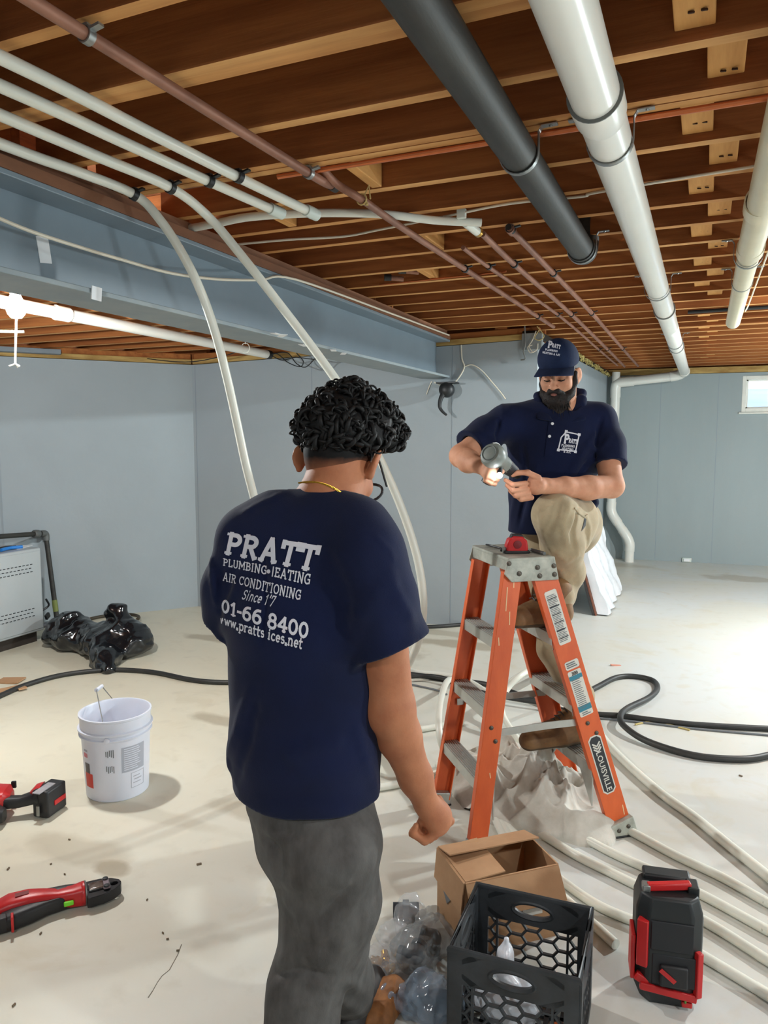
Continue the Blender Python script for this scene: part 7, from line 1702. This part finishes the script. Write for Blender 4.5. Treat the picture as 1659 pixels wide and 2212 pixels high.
# ---- boots
for (an, ft_, z0, tl) in ((ankL, footL, 0.829, 0.185), (ankR, footR, 0.289, 0.235)):
    td = np.array(LM.to_3x3() @ Vector((-1, -0.08, 0))) ; td /= np.linalg.norm(td); hl = an.copy(); hl[2] = z0 + 0.045
    bv = Vol(np.minimum(an, hl) - 0.36, an + 0.36, 0.004)
    bv.chain([hl - td * 0.01, hl + td * 0.09, hl + td * tl - UPV * 0.004], [0.046, 0.046, 0.043], 0.02); bv.cap(hl + UPV * 0.02, an + UPV * 0.04, 0.048, 0.050, 0.03); bv.cap(hl + td * (tl - 0.09) + UPV * 0.012, hl + td * 0.025 + UPV * 0.075, 0.042, 0.045, 0.03); bv.cap(hl + td * 0.05 + UPV * 0.02, hl + td * (tl - 0.05) + UPV * 0.012, 0.042, 0.040, 0.02)
    bv.displace(lambda P: 0.004 * creases(P, 201, 30)); bv.cut((0, 0, z0 + 0.018), (0, 0, -1))
    bt2 = bv.mesh('boot', M_boot, m2, 1)
    sv = Vol(hl - 0.3, hl + 0.3, 0.005); sv.chain([hl - td * 0.012, hl + td * 0.09, hl + td * (tl + 0.003)], [0.049, 0.049, 0.046], 0.02); sv.cut((0, 0, z0 + 0.022), (0, 0, 1)); sv.cut((0, 0, z0), (0, 0, -1))
    lc = MB()
    for q_ in range(5):
        c_ = hl + td * (0.055 + 0.017 * q_) + UPV * (0.118 - 0.013 * q_); sd_ = np.cross(td, UPV); lc.tube([c_ - sd_ * 0.022, c_ + UPV * 0.008, c_ + sd_ * 0.022], 0.0028, 6)
    lc.build('laces', M_tblack, bt2)['kind'] = 'stuff'
    sv.mesh('sole', mat('boot_sole', (84, 68, 50), 0.8), bt2, 1)
# ---- beard, moustache, brows, short hair
bd_ = Vol(H2 - 0.24, H2 + 0.2, 0.0035); q = 0.93
def BE(p, r, k=0.012, op='u'): bd_.ell(L2(*p), tuple(x * q for x in r), M2, k, op)
BE((0, 0.058, -0.088), (0.058, 0.056, 0.042)); BE((0, 0.070, -0.145), (0.047, 0.036, 0.056), 0.02); BE((0, 0.070, -0.195), (0.032, 0.025, 0.036), 0.02)
for sx in (-1, 1):
    bd_.chain([L2(sx * 0.072, 0.006, 0.012), L2(sx * 0.069, 0.018, -0.03), L2(sx * 0.056, 0.045, -0.07), L2(sx * 0.036, 0.072, -0.085)], [0.009, 0.013, 0.018, 0.02], 0.012)
    bd_.chain([L2(0.0, 0.112, -0.0445), L2(sx * 0.016, 0.107, -0.047), L2(sx * 0.033, 0.090, -0.062), L2(sx * 0.038, 0.08, -0.08)], [0.0065, 0.009, 0.008, 0.008], 0.006)
BE((0, 0.108, -0.0625), (0.0175, 0.022, 0.0075), 0.005, 'd')
bd_.displace(lambda P: 0.003 * sines(P, 301, 150, 8) + 0.0025 * creases(P, 302, 110))
bd_.mesh('beard', M_beard, m2, 1)
st = MB()
for i in range(420):
    a, z = rng.uniform(-1.35, 1.35), rng.uniform(-0.19, -0.07); rr = 0.050 * (1 - 2.2 * max(0, -z - 0.13)); p = Vector(L2(math.sin(a) * rr * 1.05, 0.052 + math.cos(a) * rr * 1.0, z)); dn = Vector(M2 @ np.array((math.sin(a) * 0.25, 0.22, -1.0))).normalized()
    jt = Vector(rng.normal(size=3)) * 0.004; st.tube([p, p + dn * 0.016 + jt, p + dn * rng.uniform(0.026, 0.04) + jt * 1.6], [0.0011, 0.0010, 0.0004], 4)
so = st.build('beard_strands', M_beard, m2, smooth=80); so['kind'] = 'stuff'
for sx in (-1, 1):
    MB().tube([L2(sx * 0.012, 0.097, 0.021), L2(sx * 0.028, 0.096, 0.027), L2(sx * 0.046, 0.083, 0.021)], [0.0052, 0.0064, 0.0036], 8).build('eyebrow', M_beard, m2)
    MB().tube([L2(sx * 0.018, 0.0905, -0.003), L2(sx * 0.031, 0.0925, -0.0065), L2(sx * 0.046, 0.083, -0.003)], [0.0018, 0.0028, 0.0018], 6).build('eyelashes', M_beard, m2)
hv = Vol(H2 - 0.16, H2 + 0.16, 0.004); hv.ell(L2(0, -0.017, 0.028), (0.0765 * q, 0.097 * q, 0.098 * q), M2, 0.01); hv.cut(L2(0, -0.05, -0.04), M2 @ np.array((0, 0.4, -1.0))); hv.cut(L2(0, 0.026, 0), M2 @ np.array((0, 1.0, 0.0)))
hv.mesh('short_hair', mat('short_hair', (52, 42, 38), 0.7, rgb2=(36, 29, 27), scale=40), m2, 2)
# ---- cap
cp_ = Vol(H2 - 0.16, H2 + 0.2, 0.0035); cp_.ell(L2(0, -0.010, 0.068), (0.088 * q, 0.107 * q, 0.092 * q), M2, 0.01); cp_.ell(L2(0, 0.02, 0.085), (0.080 * q, 0.085 * q, 0.080 * q), M2, 0.02)
cp_.cut(L2(0, 0, 0.050), M2 @ np.array((0, -0.12, -1.0))); cp_.ell(L2(0, -0.012, 0.05), (0.079 * q, 0.097 * q, 0.08 * q), M2, 0.003, 'd')
capo = cp_.mesh('cap', M_capm, m2, 2)
br = MB(); nu, nv = 16, 8; vs = []
for top in (1, 0):
    for i in range(nu + 1):
        a = -1.15 + 2.3 * i / nu
        for j in range(nv + 1):
            t_ = j / nv; r0x, r0y = 0.084, 0.098; ex_ = 0.088 * math.cos(a * 0.78) ** 0.8
            x = r0x * math.sin(a) * (1 + 0.13 * t_); y = -0.004 + r0y * math.cos(a) * (1 - 0.0 * t_) + ex_ * t_; z = 0.051 - 0.018 * t_ - 0.016 * (math.sin(a) ** 2) * (0.5 + 0.7 * t_) + (0.003 if top else 0)
            vs.append(L2(x, y, z))
fs = []; o_ = (nu + 1) * (nv + 1)
for i in range(nu):
    for j in range(nv):
        a_, b_, c_, d_ = i * (nv + 1) + j, (i + 1) * (nv + 1) + j, (i + 1) * (nv + 1) + j + 1, i * (nv + 1) + j + 1
        fs += [(a_, b_, c_, d_), (d_ + o_, c_ + o_, b_ + o_, a_ + o_)]
    fs += [(i * (nv + 1) + nv, (i + 1) * (nv + 1) + nv, (i + 1) * (nv + 1) + nv + o_, i * (nv + 1) + nv + o_)]
br.add(vs, fs).build('brim', M_capm, capo, smooth=70)
MB().lathe([(0.007, 0), (0.006, 0.004), (0.002, 0.006)], 12, Mto(L2(0, 0.0, 0.160), M2[:, 2])).build('cap_button', M_capm, capo)
Lc = [line2('P', (1183, 751), (1192, 752), (2, -14), (2, -14), 0.26, True), line2('RATT', (1192, 750), (1210, 754), (1, -8), (1, -8), 0.24, True), line2('PLUMBING', (1178, 757), (1204, 761), (.5, -4), (.5, -4)), line2('HEATING & A/C', (1172, 763), (1209, 769), (.5, -4), (.5, -4))]
print_on(capo, Lc, 'cap_lettering', M_print, m2, 0.0012, sight(1195, 755))

# ---------------------------------------------------------------- the tool in his hands
M_toolgrey = mat('tool_grey', (118, 124, 118), 0.42, var=0.1, scale=30)
pt2 = thing('crimping_tool', 'grey hand tool with a lit lamp held by the bearded man', 'hand tool', tuple(T0))
Lb = float(np.linalg.norm(T1 - T0)); Mt = Mto(T0, Vector(TD), Vector((0, 0, 1)))
MB().lathe([(0.020, -0.026), (0.038, -0.022), (0.046, -0.008), (0.047, 0.012), (0.042, 0.03), (0.034, 0.05), (0.030, Lb * 0.6)], 28, Mt).build('barrel', M_toolgrey, pt2, smooth=40)
MB().lathe([(0.026, -0.0265), (0.029, -0.027), (0.029, -0.0225)], 28, Mt, cap=False).build('cap_ring', mat('tool_dark_grey', (84, 90, 88), 0.45), pt2, smooth=40)
MB().lathe([(0.031, Lb * 0.55), (0.027, Lb * 0.8), (0.024, Lb), (0.019, Lb + 0.004), (0.017, Lb + 0.03)], 20, Mt).build('nose', M_ink, pt2, smooth=40)
MB().tube([G0, G0 + GD * 0.088], [0.023, 0.021], 16).build('grip', M_tblack, pt2)
hk = [T0 + np.array((0, 0, 0.045)), T0 + TD * 0.04 + np.array((0, 0, 0.058)), T0 + TD * 0.085 + np.array((0, 0, 0.045)), T0 + TD * 0.10 + np.array((0, 0, 0.02))]
MB().tube(spline(hk, 6), 0.0028, 8).build('wire_hook', M_galv, pt2)
LP = B(1079, 1027, -.37)
MB().tube([T0 + TD * 0.06, LP + (np.array((0, 0, 0.004)))], 0.010, 12).build('lamp_arm', M_ink, pt2)
M_led = mat('led_glow', (250, 250, 255), 0.4, emit=(245, 248, 255), estr=45)
MB().lathe([(0.011, 0), (0.010, 0.006), (0.004, 0.010)], 14, Mto(LP, Vector(-np.array(sight(1079, 1027))))).build('lamp', M_led, pt2, smooth=60)
# ================================================================== BAGS AND FITTINGS
M_bag = mat('black_plastic_bag', (20, 22, 26), 0.16, spec=0.7, bump=0.1, bscale=40)
tb_ = Vol((-4.75, 3.6, -0.01), (-3.4, 4.6, 0.5), 0.008)
def FP(x, y, z=0.0): return np.array(onz(x, y, z))
cL, cR = FP(165, 1402), FP(248, 1414)
tb_.ell(cL + (0.02, 0.03, 0.085), (0.30, 0.17, 0.105), None, 0.05); tb_.ell(cL + (-0.17, 0.08, 0.12), (0.12, 0.12, 0.10), None, 0.05)
tb_.ell(cR + (0.02, 0.05, 0.10), (0.22, 0.19, 0.13), None, 0.05); tb_.ell(cR + (-0.04, 0.06, 0.15), (0.10, 0.10, 0.09), None, 0.05)
tb_.chain([cR + (-0.05, 0.06, 0.21), cR + (-0.05, 0.07, 0.27), cR + (-0.01, 0.07, 0.30)], [0.055, 0.024, 0.05], 0.03)
tb_.chain([cR + (-0.10, -0.05, 0.10), FP(225, 1436) + (0, 0, 0.05), FP(232, 1452) + (0, 0, 0.025)], [0.10, 0.07, 0.035], 0.04)
tb_.displace(lambda P: 0.022 + 0.050 * crumple(P, 401, 4.0) + 0.024 * crumple(P, 411, 9), band=0.08)
tb_.cut((0, 0, 0.002), (0, 0, -1))
bg = tb_.mesh('trash_bag', M_bag, None, 0); tag(bg, 'shiny black plastic trash bag slumped on the floor by the boiler', 'bag')

# clear plastic bags of fittings left of the crate
def film(name, rgb, alpha, rough=0.12):
    m = mat(name, rgb, rough, alpha=alpha, spec=0.8, bump=0.15, bscale=60); return m
M_film = film('clear_film', (226, 230, 234), 0.30); M_filmb = film('bluish_film', (150, 166, 184), 0.50); M_filmg = film('grey_film', (150, 154, 156), 0.42)
M_fit = mat('black_fitting', (40, 44, 50), 0.4); M_fitb = mat('grey_blue_fitting', (76, 88, 100), 0.45)
def bag(lab, mt, blobs, seed, lo, hi, h=0.0045, amp=1.0):
    vv = Vol(lo, hi, h)
    for (c, r) in blobs: vv.ell(c, r, None, 0.03)
    vv.displace(lambda P: amp * (0.024 * crumple(P, seed, 11) + 0.012 * crumple(P, seed + 5, 26)), band=0.04); vv.cut((0, 0, 0.004), (0, 0, -1))
    return tag(vv.mesh('plastic_bag', mt, None, 0), lab, 'bag')
def fitting(lab, c, d, r, l, mt, kind='elbow'):
    t_ = thing('pipe_fitting', lab, 'fitting', tuple(c)); c = Vector(c); d = Vector(d).normalized()
    sd = Vector((-d.y, d.x, 0.2)).normalized()
    if kind == 'elbow':
        MB().tube(spline([c - d * l * 0.5, c, c + d * l * 0.12 + sd * l * 0.12, c + sd * l * 0.5], 5), r, 12).build('bend', mt, t_)
        for p, q in ((c - d * l * 0.5, -d), (c + sd * l * 0.5, sd)): MB().lathe([(r * .8, -0.006), (r * 1.25, -0.006), (r * 1.25, 0.008), (r * .8, 0.008)], 14, Mto(p, q), cap=False).build('collar', mt, t_)
    else:
        MB().lathe([(r * .7, -l / 2), (r, -l / 2), (r, l / 2), (r * .7, l / 2), (r * .7, -l / 2)], 16, Mto(c, d), cap=False).build('tube', mt, t_)
        MB().lathe([(r, -l * .12), (r * 1.25, -l * .12), (r * 1.25, l * .12), (r, l * .12)], 6, Mto(c, d), cap=False).build('hex_collar', mt, t_)
    return t_
b1 = FP(880, 1985); b2 = FP(900, 2092); b3 = FP(930, 2190); b4 = FP(828, 2110); b5 = FP(860, 2160)
bag('clear plastic bag of grey fittings, between the grey trousers and the crate', M_filmg, [(b2 + (0, 0, 0.055), (0.07, 0.085, 0.07)), (b2 + (0.03, 0.09, 0.05), (0.06, 0.06, 0.06)), (b2 + (-0.02, 0.16, 0.05), (0.03, 0.06, 0.035))], 501, b2 - (0.2, 0.2, b2[2] + 0.01), b2 + (0.2, 0.32, 0.2))
bag('bluish plastic bag of dark fittings, closest to the front of the crate', M_filmb, [(b3 + (0, 0, 0.05), (0.085, 0.07, 0.065)), (b3 + (-0.08, -0.02, 0.03), (0.07, 0.05, 0.035))], 511, b3 - (0.26, 0.2, b3[2] + 0.01), b3 + (0.2, 0.2, 0.2))
bag('thin clear plastic bag of brass fittings by the grey trouser leg', M_film, [(b4 + (0, 0, 0.03), (0.09, 0.07, 0.04)), (b4 + (0.06, 0.10, 0.03), (0.06, 0.08, 0.035)), (b4 + (-0.02, 0.15, 0.025), (0.06, 0.06, 0.03))], 521, b4 - (0.25, 0.2, b4[2] + 0.01), b4 + (0.25, 0.34, 0.15))
bag('clear plastic bag wrapped round the black coupling, farthest from the camera', M_film, [(b1 + (0.02, -0.04, 0.03), (0.05, 0.08, 0.035)), (b1 + (0.01, 0.02, 0.04), (0.035, 0.04, 0.04))], 531, b1 - (0.2, 0.25, b1[2] + 0.01), b1 + (0.2, 0.2, 0.15))
fitting('black pipe coupling lying by the clear bag, left of the cardboard box', b1 + (-0.005, 0.0, 0.028), (0.9, 0.4, 0), 0.026, 0.085, M_fit, 'c')
for i, (p, m_, lab) in enumerate(((b2 + (0.0, -0.02, 0.05), M_fitb, 'grey elbow fitting in the middle of the grey bag'), (b2 + (0.03, 0.08, 0.05), M_fit, 'dark elbow fitting at the far end of the grey bag'), (b3 + (0.02, 0.01, 0.05), M_fit, 'dark elbow fitting on the crate side of the bluish bag'), (b3 + (-0.05, -0.01, 0.04), M_fitb, 'grey elbow fitting on the trouser side of the bluish bag'))):
    fitting(lab, p, (math.cos(i * 1.7), math.sin(i * 1.7), 0.1), 0.020, 0.08, m_)
for i, (x, y) in enumerate(((815, 2090), (832, 2082), (840, 2108), (820, 2112), (862, 2078), (868, 2098))):
    fitting(['small brass fitting nearest the grey trousers in the clear bag', 'brass fitting standing at the top of the brass cluster', 'brass fitting with its open end towards the crate', 'lowest brass fitting of the cluster in the clear bag', 'brass fitting off the cluster towards the coupling', 'brass fitting lying alone between cluster and grey bag'][i],
            FP(x, y) + (0, 0, 0.02), (math.cos(i * 2.1), math.sin(i * 2.1), 0.3 * (i % 2)), 0.0115, 0.038, M_brass, 'c')
pv_ = Vol(b5 - (0.2, 0.2, b5[2] + 0.01), b5 + (0.2, 0.2, 0.14), 0.005)
pv_.ell(FP(832, 2168) + (0, 0, 0.03), (0.07, 0.05, 0.035), None, 0.02); pv_.ell(FP(815, 2205) + (0, 0, 0.03), (0.05, 0.06, 0.035), None, 0.02); pv_.displace(lambda P: 0.03 * crumple(P, 541, 12), band=0.04); pv_.cut((0, 0, 0.004), (0, 0, -1))
tag(pv_.mesh('paper_bag', mat('brown_paper', (158, 104, 56), 0.7, rgb2=(122, 78, 42), scale=20), None, 0), 'crumpled brown paper bag by the foot of the curly haired man', 'bag')
# in the crate
cv_ = Vol(np.array(CM @ Vector((-.15, -.14, 0.0))) - 0.12, np.array(CM @ Vector((.1, .1, .26))) + 0.1, 0.005)
c0 = np.array(CM @ Vector((-0.03, -0.03, 0.0)))
cv_.ell(c0 + (0, 0, 0.09), (0.09, 0.07, 0.07), None, 0.03); cv_.chain([c0 + (-0.01, 0.01, 0.12), c0 + (-0.015, 0.02, 0.24)], [0.05, 0.012], 0.03); cv_.displace(lambda P: 0.02 * crumple(P, 551, 14), band=0.04); cv_.cut((0, 0, 0.02), (0, 0, -1))
tag(cv_.mesh('plastic_bag', mat('white_film', (222, 226, 234), 0.25, spec=0.6, bump=0.5, bscale=50), None, 0), 'white plastic bag standing inside the milk crate', 'bag')
for i, z in enumerate((0.04, 0.085)):
    fitting(['lower copper fitting in the front corner of the crate', 'upper copper fitting in the front corner of the crate'][i], tuple(CM @ Vector((0.105, -0.085, z))), (0.8, 0.3, 0.2 * i), 0.016, 0.045, M_cubright, 'c')
